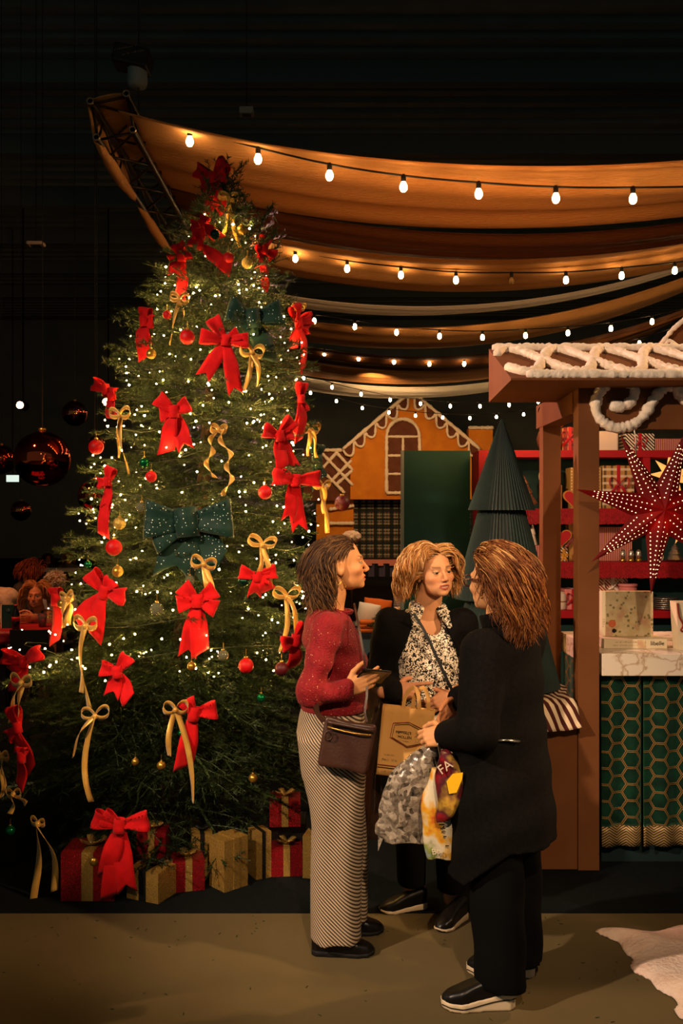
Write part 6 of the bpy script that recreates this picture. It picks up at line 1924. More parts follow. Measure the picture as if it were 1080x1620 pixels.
inner_body(W3, [(0.66, 0, 0, 0.12, 0.09), (0.95, 0, 0, 0.13, 0.10), (1.24, 0, -0.01, 0.13, 0.08), (1.30, 0, -0.02, 0.06, 0.055)],
           [([(-0.09, 0.0, 0.7), (-0.09, 0.01, 0.45), W3.L((0.565, 3.36, 0.06))], [0.07, 0.05, 0.036]), ([(0.09, 0.0, 0.7), (0.09, 0.01, 0.45), W3.L((0.66, 3.55, 0.06))], [0.07, 0.05, 0.036]),
            (arm3, [0.045, 0.038, 0.026]), (arm3r, [0.045, 0.038, 0.026])], SK3)
shoe(W3, W3.L((0.612, 3.36, 0)), W3.L((0.352, 3.345, 0)), 'black_leather', 'sole_cream', 0.030, 0.060, 0.047, 0.066, 'print_black')
shoe(W3, W3.L((0.730, 3.59, 0)), W3.L((0.475, 3.60, 0)), 'black_leather', 'sole_cream', 0.030, 0.060, 0.047, 0.066, 'print_black')
v, q = hand_mesh(w3l, W3.D((-0.80, 0.12, -0.12)), W3.D((0.1, 0.35, 0.9)), 'L', [(0.9, 1.1, 0.7), (1.0, 1.2, 0.8), (1.1, 1.25, 0.8), (1.15, 1.3, 0.8)], (0.6, 0.7))
W3.skin(v, q, SK3)
v, q = hand_mesh(w3r, W3.D((-0.62, -0.25, -0.6)), W3.D((-0.5, -0.3, 0.6)), 'R', [(0.4, 0.5, 0.3), (0.5, 0.7, 0.4), (0.6, 0.8, 0.5), (0.7, 0.9, 0.5)], (0.3, 0.3))
W3.skin(v, q, '#b9784e')
W3.done()
f3 = W3.headfield(coat)
HC3 = ['#5a2f14', '#6a3a1a', '#7a4420', '#4a2610', '#8a5528', '#94622f', '#6e4220', '#542a12']
hl3 = lambda s: (s[2] > 0.066 and s[1] < 0.068) or (s[1] < 0.0 + 0.6 * (s[2] - 0.01) and s[2] > -0.05 and not (abs(s[0]) > 0.05 and s[1] > -0.03 and s[2] < 0.02))
hair_part('hair', W3.t, W3.Mh, 2800, lambda s: hl3(s), lambda s, u: (u[0] * 0.35, -1.0 if s[1] > -0.045 else -0.35 + 0.3 * u[1], 0.12 if s[2] > 0.03 else 0.0), 17, 0.0155,
          lambda t: (0.0, -1.0, -0.35) if t < 0.17 else (0.0, -0.05, -1.0), (0.36, 0.60), 0.0020, HC3, f3, 0.005, seed=8, lenvar=0.25, pull=1.5)
hair_part('hair_top', W3.t, W3.Mh, 600, lambda s: s[2] > 0.045 and s[1] > -0.02 and hl3(s), lambda s, u: (u[0] * 0.3, -1.0, 0.15), 11, 0.0165,
          lambda t: (0, -0.8, -0.5 - t), (0.05, 0.7), 0.0023, HC3 + ['#c89a60', '#b08048'], f3, 0.008, seed=9)
M('frame_plum', '#3a1420', 0.35, spec=0.5)
M('lens', '#cfc8c8', 0.05, trans=0.9, spec=0.6)
gl = thing('glasses', 'dark plum glasses worn by the woman in the black coat', 'glasses', (0.5, 3.45, 1.48))
def W3w(v):
    c, q_ = math.cos(W3.th), math.sin(W3.th)
    return Vector((c * v[0] - q_ * v[1] + W3.o[0], q_ * v[0] + c * v[1] + W3.o[1], v[2]))
H = lambda x, y, z: W3w(W3.Mh @ Vector((x, y, z)))
for sx in (-1, 1):
    MB().tube([H(sx * (0.006 + 0.029 + 0.029 * math.cos(a)), 0.108 - 0.012 * abs(math.cos(a)), -0.002 + 0.021 * math.sin(a)) for a in np.linspace(0, 2 * PI, 18, endpoint=False)], 0.0025, 6, closed=True).build('rim', M('frame_plum'), gl, True)
    MB().tube([H(sx * 0.066, 0.098, 0.008), H(sx * 0.081, 0.045, 0.007), H(sx * 0.083, -0.005, 0.006), H(sx * 0.080, -0.03, -0.02)], 0.0042, 6, flat=0.5).build('temple', M('frame_plum'), gl, True)
MB().tube([H(-0.008, 0.108, 0.004), H(0, 0.111, 0.006), H(0.008, 0.108, 0.004)], 0.002, 6).build('bridge', M('frame_plum'), gl, True)
mb = MB()
for k in range(2):
    c0 = W3.Mh @ Vector((-0.079, -0.004, -0.045 - 0.012 * k)); mb.sphere(c0, 0.006 - 0.001 * k, 10, 8)
mb.build('earring', M('gold_metal'), W3.t, True)

# ================================================================== shopping bags
M('kraft_paper', '#d9a55e', 0.75, c2='#d09a52', ns=5, bump=0.25, bs=25, bd=0.01)
pb = thing('paper_shopping_bag', 'kraft paper carrier bag with windmill logo held by the blonde woman', 'paper bag', tuple(P(645, 1226, 3.93)))
Pc = P(642, 1172, 3.93); tilt = math.radians(5)
Mb = Matrix.Translation(Pc) @ Matrix.Rotation(tilt, 4, 'Y') @ Matrix.Rotation(math.radians(-6), 4, 'Z')
def PBp(x, y, z): return Mb @ Vector((x, y, z))
hw, hh_, hd = 0.108, 0.140, 0.042
def crease(x, z): return 0.004 * math.sin(x * 40 + z * 15) * (z + 0.14) / 0.28
MB().grid(lambda u, v: PBp(-hw + 2 * hw * u, -hd * (0.4 + 0.6 * (1 - v)) - 0.002 + crease(u, v * 0.28 - 0.14), -hh_ + 2 * hh_ * v), 16, 12, 0.0015).build('front_panel', M('kraft_paper'), pb, True)
MB().grid(lambda u, v: PBp(-hw + 2 * hw * u, hd * (0.4 + 0.6 * (1 - v)), -hh_ + 2 * hh_ * v), 8, 8, 0.0015).build('back_panel', M('kraft_paper'), pb, True)
for sx in (-1, 1):
    MB().grid(lambda u, v: PBp(sx * (hw - 0.018 * math.sin(PI * u) * v), (-hd + 2 * hd * u) * (0.4 + 0.6 * (1 - v)), -hh_ + 2 * hh_ * v), 6, 8, 0.0015).build('gusset', M('kraft_paper'), pb)
MB().box(PBp(0, 0, -hh_ + 0.001), (2 * hw, 2 * hd, 0.002), Mb.to_3x3()).build('bottom', M('kraft_paper'), pb)
for sy, dx in ((-1, 0.012), (1, 0.05)):
    pth = [PBp(dx - 0.035, sy * hd * 0.42, hh_ - 0.02), PBp(dx - 0.030, sy * 0.012, hh_ + 0.045), PBp(dx, sy * 0.008, hh_ + 0.085), PBp(dx + 0.024, sy * 0.012, hh_ + 0.05), PBp(dx + 0.032, sy * hd * 0.42, hh_ - 0.02)]
    strap(bez(pth, 6), 0.016, 'handle', 'kraft_paper', pb, Mb.to_3x3() @ Vector((0, -1, 0)))
FY = -hd * 0.72 - 0.0075
def front(x, z): return PBp(x, -hd * (0.4 + 0.6 * (1 - (z + hh_) / (2 * hh_))) - 0.0075, z)
def hexa(k): return [(-0.058 * k, 0.052 * k), (0.006 * k, 0.062 * k), (0.070 * k, 0.038 * k), (0.072 * k, -0.020 * k), (0.008 * k, -0.040 * k), (-0.066 * k, -0.006 * k)]
for k, m_, r_ in ((1.0, 'print_red', 0.0013), (0.88, 'print_black', 0.0011)):
    hx_ = hexa(k); pth = []
    for a, b in zip(hx_, hx_[1:] + hx_[:1]):
        for q_ in range(6): pth.append(front(a[0] + (b[0] - a[0]) * q_ / 6, 0.022 + a[1] + (b[1] - a[1]) * q_ / 6))
    MB().tube(pth, r_, 5, closed=True).build('logo_frame', M(m_), pb)
Rt = Matrix.Rotation(PI / 2, 4, 'X')
def ptext(s_, x, z, size, m_='print_black'):
    o_ = front(x, z)
    text_part('lettering', s_, size, M(m_), pb, Matrix.Translation(o_) @ Mb.to_3x3().to_4x4() @ Rt)
ptext("PEPPERIJ'S", -0.012, 0.040, 0.0150); ptext('MOLLEN', -0.006, 0.022, 0.0150); print_marks(front, -0.036, 0.026, 0.007, 0.007, 'print_grey', pb, 3)
mw = MB()
for a in range(4):
    w0 = math.radians(35 + 90 * a); mw.tube([front(0.046, 0.036), front(0.046 + 0.016 * math.cos(w0), 0.036 + 0.016 * math.sin(w0))], 0.0007, 4)
mw.tube([front(0.039, 0.008), front(0.042, 0.030), front(0.046, 0.036), front(0.050, 0.030), front(0.053, 0.008), front(0.039, 0.008)], 0.0008, 4)
mw.build('windmill_print', M('print_grey'), pb)
for z0, m_ in ((-0.098, 'print_red'), (-0.108, 'print_black')):
    MB().tube([front(-hw + 2 * hw * k / 8, z0) for k in range(9)], 0.0013, 5).build('stripe', M(m_), pb)
print_marks(front, -0.085, -0.03, -0.055, 0.010, 'print_grey', pb, 4); print_marks(front, -0.09, -0.02, -0.075, 0.014, 'print_grey', pb, 5); print_marks(front, -0.085, -0.035, -0.122, 0.009, 'print_grey', pb, 6)

def rosebag(t):
    v = t.coord(); n = t.noise(7, 4)
    mx = t.node('ShaderNodeVectorMath', operation='ADD'); t.link(v, mx.inputs[0])
    sc = t.node('ShaderNodeVectorMath', operation='SCALE'); sc.inputs['Scale'].default_value = 0.12
    t.link(n.outputs['Color'], sc.inputs[0]); t.link(sc.outputs[0], mx.inputs[1])
    vo = t.voro(58, 'F1', mx.outputs[0]); v2 = t.voro(58, 'DISTANCE_TO_EDGE', mx.outputs[0])
    g_ = t.math('ADD', t.math('MULTIPLY', t.xyz(vo.outputs['Color'])[0], 0.5), t.math('MULTIPLY', t.noise(60, 4).outputs[0], 0.6))
    c = t.ramp(g_, (0.2, '#1c1814'), (0.5, '#7a6e60'), (0.8, '#b0a392'), (1.0, '#d8ccba'))
    t.link(c, t.b.inputs['Base Color'])
    t.bump(t.math('ADD', t.noise(22, 3).outputs[0], t.xyz(vo.outputs['Color'])[1]), 0.5, 0.01)
M('rose_plastic', rough=0.22, spec=0.6, custom=rosebag)
RB = 3.50
rbag = thing('rose_print_bag', 'bulging plastic bag with black and white rose print held by the woman in the coat', 'shopping bag', tuple(P(645, 1333, RB)))
def rb(px, py, dy=0.0): return P(px, py, RB) + Vector((0, dy, 0))
rows_r = [(1178, 684, 12), (1195, 672, 24), (1225, 652, 38), (1260, 648, 43), (1290, 644, 47), (1315, 642, 46), (1333, 646, 40)]
zr = [(P(0, py, RB).z, P(cx, py, RB).x, RB, w_ / FPX * RB, 0.018 + 0.036 * math.sin(PI * min(1, (py - 1165) / 150))) for py, cx, w_ in rows_r]
def rbagf(p):
    return zloft(p, zr) + 0.0018 * np.sin(p[:, 0] * 60 + 3 * np.sin(p[:, 2] * 30))
lo = A3(P(585, 1340, RB)) - A3((0, 0.09, 0)); hi = A3(P(705, 1170, RB)) + A3((0, 0.09, 0))
sdf_part('bag_body', rbagf, lo, hi, 0.005, M('rose_plastic'), rbag)
MB().tube(bez([rb(684, 1182), rb(690, 1172, -0.02), rb(693, 1158, -0.05)], 5), 0.010, 8, flat=0.4).build('handle', M('rose_plastic'), rbag, True)
MB().grid(lambda u, v: rb(598 + 10 * u, 1322 + 26 * v * (1 - u), 0.01), 3, 4, 0.003).build('bag_corner', M('rose_plastic'), rbag)

def sweets(t):
    v = t.voro(34); n = t.noise(9, 3)
    c = t.ramp(n.outputs[0], (0.36, '#3a1418'), (0.46, '#8a1820'), (0.56, '#5a2a34'), (0.66, '#c9a040'), (0.75, '#7a1a20'))
    t.link(t.mix(t.math('MULTIPLY', t.xyz(v.outputs['Color'])[0], 0.5), c, '#2a1210'), t.b.inputs['Base Color'])
M('sweets_plastic', rough=0.2, spec=0.6, custom=sweets)
M('yellow_label', '#e0b020', 0.4)
def market(t):
    n = t.noise(11, 3)
    t.link(t.ramp(n.outputs[0], (0.32, '#c03a20'), (0.42, '#d9a430'), (0.5, '#d8ccb0'), (0.6, '#c9bfa6'), (0.68, '#7d8a3a'), (0.76, '#8a98a8')), t.b.inputs['Base Color'])
M('market_plastic', rough=0.25, spec=0.6, custom=market)
def sack(name, label, rows, Y, mat, th, group=None):
    t = thing(name, label, 'shopping bag', tuple(P(rows[-1][1], rows[-1][0], Y)))
    zz = [(P(0, py, Y).z, P(cx, py, Y).x, Y, w_ / FPX * Y, th * (0.35 + 0.65 * math.sin(PI * (0.12 + 0.76 * i / (len(rows) - 1))))) for i, (py, cx, w_) in enumerate(rows)]
    f = lambda p: zloft(p, zz) + 0.003 * np.sin(p[:, 0] * 80 + p[:, 2] * 35)
    xs_ = [z_[1] for z_ in zz]; ws = max(z_[3] for z_ in zz)
    sdf_part('bag_body', f, (min(xs_) - ws - 0.02, Y - th - 0.02, zz[-1][0] - 0.01), (max(xs_) + ws + 0.02, Y + th + 0.02, zz[0][0] + 0.01), 0.005, M(mat), t)
    return t
sb = sack('sweets_bag', 'red and yellow plastic sweets bag hanging beside the black coat', [(1188, 704, 7), (1205, 708, 17), (1235, 712, 23), (1265, 712, 22), (1290, 702, 14), (1300, 698, 8)], 3.34, 'sweets_plastic', 0.035)
Y_ = 3.297
MB().prism([(706, 1236), (716, 1224), (732, 1222), (731, 1232), (722, 1254), (710, 1256)], lambda x, y: P(x, y, Y_), lambda x, y: P(x, y, Y_ + 0.004)).build('yellow_label', M('yellow_label'), sb)
text_part('lettering', 'FA', 0.046, M('white_card'), sb, Matrix.Translation(P(704, 1214, Y_)) @ Matrix.Rotation(math.radians(-35), 4, 'Y') @ Rt)
mk = sack('market_bag', 'glossy plastic bag with white and colourful print, lowest of the carried bags', [(1216, 690, 6), (1245, 686, 14), (1280, 686, 22), (1315, 692, 25), (1345, 698, 24), (1358, 698, 20)], 3.40, 'market_plastic', 0.032)
print_marks(lambda x, z: P(702, 1318, 3.36) + Vector((z - 0.25 * x, 0, x)), -0.045, 0.06, 0.0, 0.030, 'print_black', mk, 7)
text_part('lettering', 'Bo', 0.030, M('white_card'), mk, Matrix.Translation(P(690, 1347, 3.36)) @ Matrix.Rotation(math.radians(-12), 4, 'Y') @ Rt)
MB().tube(bez([P(690, 1216, 3.40), P(696, 1200, 3.38), P(692, 1176, 3.36)], 5), 0.006, 6, flat=0.4).build('handle', M('silver'), mk, True)
M('clear_film', '#6a4c3a', 0.12, trans=0.75, spec=0.7, alpha=0.6)
fl = thing('plastic_garment_bag', 'crinkled clear plastic bag draped over the forearm of the blonde woman', 'plastic bag', tuple(P(590, 1330, 4.06)))
MB().grid(lambda u, v: P(574 + 34 * u + 6 * math.sin(v * 9), 1088 + 240 * v, 4.06 + 0.03 * math.sin(u * 7 + v * 11)) , 14, 24, 0.002).build('film', M('clear_film'), fl, True)
# ------------------------------------------------------------------ mirror balls hanging at the left
M('mirror_red', '#d8502c', 0.04, 1.0)
M('mirror_copper', '#c8683a', 0.04, 1.0)
M('thin_cord', '#1a1614', 0.7)
def hang_ball(label, px, py, rp, Y, mat):
    c = P(px, py, Y); r_ = rp / FPX * Y
    t = thing('hanging_ball', label, 'decoration ball', tuple(c - Vector((0, 0, r_))), 'shiny balls hanging from the ceiling')
    MB().sphere(c, r_, 36, 24).build('ball', M(mat), t, True)
    MB().lathe([(r_ * 0.13, r_ * 0.97), (r_ * 0.13, r_ * 1.10), (r_ * 0.05, r_ * 1.12)], c, 12).build('cap', M('gold_metal'), t, True)
    MB().tube([c + Vector((0, 0, r_ * 1.1)), Vector((c.x, c.y, 9.0))], 0.004, 5).build('cord', M('thin_cord'), t)
hang_ball('largest shiny ball hanging left of the tree', 67, 726, 44, 9.0, 'mirror_red')
hang_ball('shiny ball cut by the left picture edge beside the largest one', 2, 727, 23, 11.5, 'mirror_red')
hang_ball('shiny ball hanging above and right of the largest one', 118, 654, 20, 13.0, 'mirror_copper')
hang_ball('small shiny ball hanging below the largest one', 33, 808, 16, 13.0, 'mirror_copper')
hang_ball('shiny red ball half hidden behind the left side of the tree', 150, 786, 27, 8.6, 'mirror_red')
hang_ball('small shiny red ball peeping out behind a matt red bauble', 153, 702, 13, 9.6, 'mirror_red')

M('lamp_lens', '#ffc8a0', 0.3, emit=22, ecol=(1.0, 0.42, 0.22))
def stage_lamp(label, px, py, Y):
    c = P(px, py, Y)
    t = thing('stage_lamp', label, 'stage lamp', tuple(c), 'far stage lamps')
    MB().lathe([(0.09, 0.0), (0.11, 0.05), (0.11, 0.3), (0.07, 0.38)], c, 14, Matrix.Rotation(-PI / 2, 3, 'X')).build('housing', M('hall_beam'), t, True)
    MB().lathe([(0.085, 0.0), (0.07, 0.02)], c + Vector((0, -0.021, 0)), 14, Matrix.Rotation(-PI / 2, 3, 'X')).build('lens', M('lamp_lens'), t, True)
    MB().tube([c + Vector((0, 0.2, 0.1)), Vector((c.x, c.y + 0.2, 9.0))], 0.02, 6).build('hanger', M('hall_beam'), t)
stage_lamp('bright red-white stage lamp alone at the left', 32, 641, 22)
stage_lamp('bright stage lamp close beside a narrow red bow', 168, 636, 22)
M('lit_white', '#dfeee4', 0.5, emit=0.9, ecol=(0.85, 1.0, 0.9))
scr = MB().box(P(20, 757, 24), (0.30, 0.06, 0.17)).build('exit_light', M('lit_white'))
tag(scr, 'small lit white panel below the ball at the left edge', 'light panel')
MB().tube([P(20, 751, 24), Vector((P(20, 751, 24).x, 24, 9.0))], 0.012, 6).build('hanging_rod', M('hall_beam'), scr)

# ------------------------------------------------------------------ cafe corner at the far left
M('cloth_red', '#a5121a', 0.5, c2='#7d0b12', ns=6, bump=0.3, bs=20, bd=0.02)
M('wood_dark', '#3a2214', 0.6)
M('chair_black', '#0c0c0c', 0.7)
tb = thing('cafe_table', 'cafe table under a red cloth at the left edge', 'table', (-2.95, 8.2, 0))
MB().grid(lambda u, v: Vector((-3.7 + 1.28 * u, 7.88 + 0.62 * v, 0.752 + 0.004 * math.sin(u * 30) * math.sin(v * 20))), 24, 12, 0.006).build('tablecloth_top', M('cloth_red'), tb, True)
MB().grid(lambda u, v: Vector((-3.7 + 1.28 * u, 7.875 - 0.02 * math.sin(u * 40) * v, 0.752 - 0.10 * v)), 30, 4, 0.005).build('tablecloth_drop', M('cloth_red'), tb, True)
MB().box2((-3.68, 7.90, 0.70), (-2.44, 8.48, 0.745)).build('table_top', M('wood_dark'), tb)
for x in (-2.50, -3.0, -3.6):
    for y in (7.93, 8.42):
        MB().box((x, y, 0.35), (0.05, 0.05, 0.70)).build('leg', M('wood_dark'), tb)
ch_ = thing('black_chair', 'black chair pushed against the red cafe table', 'chair', (-2.5, 7.5, 0))
x0, x1 = P(20, 0, 7.55).x, P(80, 0, 7.55).x
MB().grid(lambda u, v: Vector((x0 + (x1 - x0) * u, 7.50 - 0.03 * math.sin(PI * u) , 0.56 + 0.26 * v)), 8, 4, 0.02).build('backrest', M('chair_black'), ch_)
MB().box2((x0, 7.54, 0.43), (x1, 7.86, 0.47)).build('seat', M('chair_black'), ch_, bevel=0.008)
for x in (x0 + 0.02, x1 - 0.02):
    MB().tube([(x, 7.50, 0.80), (x, 7.53, 0.0)], 0.012, 6).build('leg', M('wood_dark'), ch_)
    MB().tube([(x, 7.84, 0.44), (x, 7.85, 0.0)], 0.012, 6).build('leg', M('wood_dark'), ch_)
M('menu_green', '#0f3a30', 0.5)
mc = thing('menu_card', 'dark green menu card standing on the red cafe table', 'menu card', tuple(P(12, 985, 8.1)))
c = P(13, 968, 8.1); zb = 0.757
MB().box2((c.x - 0.055, 8.10, zb), (c.x + 0.055, 8.106, zb + 0.20)).build('card', M('menu_green'), mc)
MB().box2((c.x - 0.062, 8.095, zb), (c.x - 0.055, 8.112, zb + 0.20)).build('edge', M('white_card'), mc)
MB().tube([(c.x + 0.012 * math.cos(a), 8.097, zb + 0.155 + 0.008 * math.sin(a)) for a in np.linspace(0, 2 * PI, 12, endpoint=False)], 0.003, 5, closed=True).build('emblem', M('silver'), mc)
M('cola', '#1c0a08', 0.1, spec=0.7)
bt = thing('cola_bottle', 'dark cola bottle on the red cafe table', 'bottle', (P(25, 990, 8.0).x, 8.0, 0.757))
bc = (P(25, 990, 8.0).x, 8.0, 0.757)
MB().lathe([(0.028, 0), (0.032, 0.01), (0.032, 0.07), (0.028, 0.10), (0.032, 0.13), (0.014, 0.18), (0.012, 0.20)], bc, 14).build('glass', M('cola'), bt, True)
MB().lathe([(0.0335, 0.075), (0.0335, 0.11)], bc, 14).build('bottle_label', M('heart_red'), bt, True)
MB().lathe([(0.014, 0.20), (0.014, 0.212)], bc, 10).build('cap', M('heart_red'), bt, True)
gs = thing('drink_glass', 'glass with a red drink in front of the seated woman', 'glass', (P(67, 990, 8.2).x, 8.2, 0.757))
gc_ = (P(67, 990, 8.2).x, 8.2, 0.757)
MB().lathe([(0.028, 0.0), (0.034, 0.08)], gc_, 14).build('drink', M('heart_red'), gs, True)
MB().lathe([(0.030, 0.001), (0.040, 0.115), (0.038, 0.115)], gc_, 14).build('tumbler', M('lens'), gs, True)

M('cardigan', '#8a5640', 0.85, c2='#a86a4c', ns=14)
M('denim_pale', '#b9b4a8', 0.85, c2='#8f8c88', ns=9)
M('quilt_grey', '#4a4038', 0.8, c2='#5a4c42', ns=20, bump=0.4, bs=20, bd=0.02)
M('fleece_cream', '#d0b498', 0.95, c2='#c0a080', ns=30, bump=0.6, bs=90, bd=0.01)
M('dark_jumper', '#1c1614', 0.9)
# seated woman facing the camera
W4 = Person('seated woman with wavy light hair and patterned cardigan looking at the camera', -2.83, 8.86, 180)
W4.head((-2.83, 8.80, 0.972), 182, 2, 0, 0.98, '#c0784e', mouth=0.8, neck_to=(0, -0.01, 0.80), h=0.0055)
t4 = [(0.835, 0, 0, 0.09, 0.07), (0.80, 0, 0, 0.15, 0.09), (0.75, 0, 0, 0.19, 0.11), (0.55, 0, 0.01, 0.18, 0.13), (0.42, 0, 0.02, 0.20, 0.15)]
arms4 = [[(sx * 0.185, 0, 0.745), (sx * 0.23, 0.12, 0.60), (sx * 0.09, 0.37, 0.80)] for sx in (-1, 1)]
def card(p):
    d = zloft(p, [(z, x, y, rx + 0.015, ry + 0.015) for z, x, y, rx, ry in t4])
    for a in arms4: d = smin(d, chain(p, a, [0.062, 0.055, 0.042], 0.02), 0.03)
    return smax(d, -np.maximum(np.abs(p[:, 0]) - 0.06, 0.03 - p[:, 1] + np.clip(0.62 - p[:, 2], 0, 1) * 9), 0.01)
W4.cloth('cardigan', card, (-0.32, -0.2, 0.40), (0.32, 0.45, 0.90), 0.012, 'cardigan')
W4.cloth('dark_top', lambda p: smax(zloft(p, t4), -cap(p, (0, 0.06, 0.77), (0, 0.1, 0.95), 0.04, 0.07), 0.01), (-0.25, -0.2, 0.40), (0.25, 0.25, 0.86), 0.012, 'dark_jumper')
for sx, sd in ((1, 'R'), (-1, 'L')):
    v, q = hand_mesh(arms4[0 if sx < 0 else 1][2], (-sx * 0.8, 0.5, 0.0), (0, 0.2, 0.9), sd, [0.5, 0.6, 0.6, 0.6], h=0.006)
    W4.skin(v, q, '#c0784e')
def sitlegs(p): return np.minimum(*[chain(p, [(sx * 0.10, 0.0, 0.46), (sx * 0.10, 0.40, 0.47), (sx * 0.10, 0.38, 0.05)], [0.085, 0.065, 0.045], 0.02) for sx in (-1, 1)])
W4.cloth('trousers', sitlegs, (-0.24, -0.14, 0.0), (0.24, 0.5, 0.58), 0.014, 'dark_jumper')
v, q = nets(lambda p: np.minimum(cap(p, (0, -0.01, 0.86), (0, 0, 0.5), 0.05, 0.10), np.minimum(*[chain(p, [(0, 0, 0.72)] + a, [0.05, 0.045, 0.038, 0.032], 0.01) for a in arms4])), (-0.32, -0.15, 0.38), (0.32, 0.45, 0.92), 0.014)
W4.skin(v, q, '#c0784e')
W4.done()
hair_part('hair', W4.t, W4.Mh, 420, hl2, lambda s, u: (u[0] * 1.1 + (0.4 if s[0] > 0 else -0.4), u[1] * 0.3 - 0.1, 0.35), 13, 0.0165, (0, -0.05, -1), (0.14, 0.8), 0.0042, ['#b0703a', '#9a5c2c', '#c88a50'], W4.headfield(card), 0.012, seed=15)
def stool(label, x, y, h=0.42):
    t = thing('cafe_stool', label, 'stool', (x, y, 0), 'cafe stools')
    MB().lathe([(0.17, h - 0.04), (0.18, h - 0.02), (0.17, h)], (x, y, 0), 18).build('seat', M('chair_black'), t, True)
    for k in range(4):
        a = PI / 4 + k * PI / 2
        MB().tube([(x + 0.12 * math.cos(a), y + 0.12 * math.sin(a), h - 0.03), (x + 0.17 * math.cos(a), y + 0.17 * math.sin(a), 0)], 0.012, 6).build('leg', M('wood_dark'), t)
stool('stool under the woman in the patterned cardigan', -2.83, 8.88, 0.385)

def back_person(label, px, py, Y, lean, jacket, hcols, long_hair, seed, yaw=0, skin='#b9784e', scale=0.95, strap_=False, extra_lean=0.0):
    c = P(px, py, Y)
    w = Person(label, c.x - lean * 0.35, Y, yaw)
    w.head((c.x, Y, c.z), yaw, -25 if lean else 0, 0, scale, skin, neck_to=w.L((c.x - lean * 0.12, Y, c.z - 0.18)), h=0.007, eyes=False)
    sh = w.L((c.x - lean * 0.16, Y, c.z - 0.22)); hp_ = w.L((c.x - lean * 0.42, Y + 0.05, max(0.42, c.z - 0.62)))
    def f(p):
        d = smin(cap(p, sh, hp_, 0.125, 0.15), cap(p, sh + Vector((0.13, 0, 0.03)), sh + Vector((-0.13, 0, 0.03)), 0.065), 0.06)
        for sx in (-1, 1):
            d = smin(d, chain(p, [sh + Vector((sx * 0.17, 0, 0.03)), sh + Vector((sx * 0.23, 0.02, -0.22)), sh + Vector((sx * 0.12, 0.22, -0.26))], [0.06, 0.052, 0.04], 0.02), 0.03)
        return d
    lo = np.minimum(A3(sh), A3(hp_)) - 0.36; hi = np.maximum(A3(sh), A3(hp_)) + 0.36
    w.cloth('jacket', f, lo, hi, 0.014, jacket)
    lg = [chain]
    def lf(p): return np.minimum(*[chain(p, [hp_ + Vector((sx * 0.09, 0, 0)), Vector((hp_.x + sx * 0.10, hp_.y + 0.12, 0.42 if c.z < 1.15 else 0.45)), Vector((hp_.x + sx * 0.10, hp_.y + 0.10, 0.05))], [0.09, 0.065, 0.05], 0.02) for sx in (-1, 1)])
    w.cloth('trousers', lf, (hp_.x - 0.26, hp_.y - 0.2, 0.0), (hp_.x + 0.26, hp_.y + 0.3, hp_.z + 0.14), 0.016, 'dark_jumper')
    for sx in (-1, 1):
        v, q = hand_mesh(sh + Vector((sx * 0.12, 0.22, -0.26)), (-sx * 0.5, 0.8, 0), (0, 0.1, 0.9), 'R' if sx > 0 else 'L', [0.5, 0.5, 0.6, 0.6], h=0.008)
        w.skin(v, q, skin)
    inn = lambda p: np.minimum(cap(p, w.L((c.x, Y, c.z - 0.03)), sh, 0.05, 0.08), np.minimum(*[chain(p, [sh, sh + Vector((sx * 0.17, 0, 0.03)), sh + Vector((sx * 0.23, 0.02, -0.22)), sh + Vector((sx * 0.12, 0.22, -0.26))], [0.05, 0.042, 0.036, 0.032], 0.01) for sx in (-1, 1)]))
    v, q = nets(inn, lo, hi + A3((0, 0, 0.1)), 0.016)
    w.skin(v, q, skin)
    w.done()
    hair_part('hair', w.t, w.Mh, 380, lambda s: s[1] < 0.03 + 0.5 * max(0, s[2]) and s[2] > -0.06, lambda s, u: (u[0] * 0.5, -0.3 + 0.4 * u[1], 0.25), 12 if long_hair else 5, 0.016, (0, -0.15, -1), (0.12, 0.8), 0.0050, hcols, w.headfield(f), 0.008, seed=seed)
    return w
back_person('white-haired person in pale denim seen from behind at the cafe', 88, 922, 10.6, 0.0, 'denim_pale', ['#e8d8b8', '#f0e4c8', '#d8c4a0'], False, 31)
stool('stool under the white-haired person', P(88, 922, 10.6).x, 10.65, 0.30)
wb = back_person('red-haired person in grey quilted jacket bending over the cafe table', 50, 906, 10.9, 0.55, 'quilt_grey', ['#8a3c18', '#a04a1e', '#6a2c12'], True, 33, yaw=-50)
back_person('far seated person with dark hair holding a drink, left of two', 76, 884, 22.0, 0.0, 'dark_jumper', ['#2a1810', '#3a2214'], True, 35, yaw=180, skin='#a0583a', scale=0.8)
back_person('far seated person in grey with light hair, right of two', 108, 884, 21.0, 0.0, 'quilt_grey', ['#a0602c', '#8a4a20'], True, 37, yaw=180, skin='#b9683e', scale=0.8)
ft = thing('far_cafe_table', 'low far table with pale edge before two seated people', 'table', (P(97, 900, 20).x, 20, 0))
MB().box2((P(66, 900, 20).x, 19.8, 0.50), (P(130, 900, 20).x, 20.4, 0.55)).build('table_top', M('white_card'), ft)
for px in (72, 124):
    MB().box((P(px, 900, 20).x, 20.1, 0.25), (0.06, 0.4, 0.5)).build('leg', M('wood_dark'), ft)
cw = thing('cream_fleece_coat', 'cream fleece coat hung over a chair at the left edge', 'coat', (P(10, 970, 9.4).x, 9.4, 0))
cc = P(10, 948, 9.4)
sdf_part('coat', lambda p: smin(cap(p, cc + Vector((-0.12, 0, 0.03)), cc + Vector((0.06, 0, 0.03)), 0.07, 0.06), cap(p, cc + Vector((-0.02, 0, 0)), cc + Vector((0.02, 0, -0.40)), 0.12, 0.10), 0.05) + 0.006 * np.sin(p[:, 0] * 50 + p[:, 2] * 30), A3(cc) - A3((0.3, 0.2, 0.6)), A3(cc) + A3((0.3, 0.2, 0.2)), 0.012, M('fleece_cream'), cw)
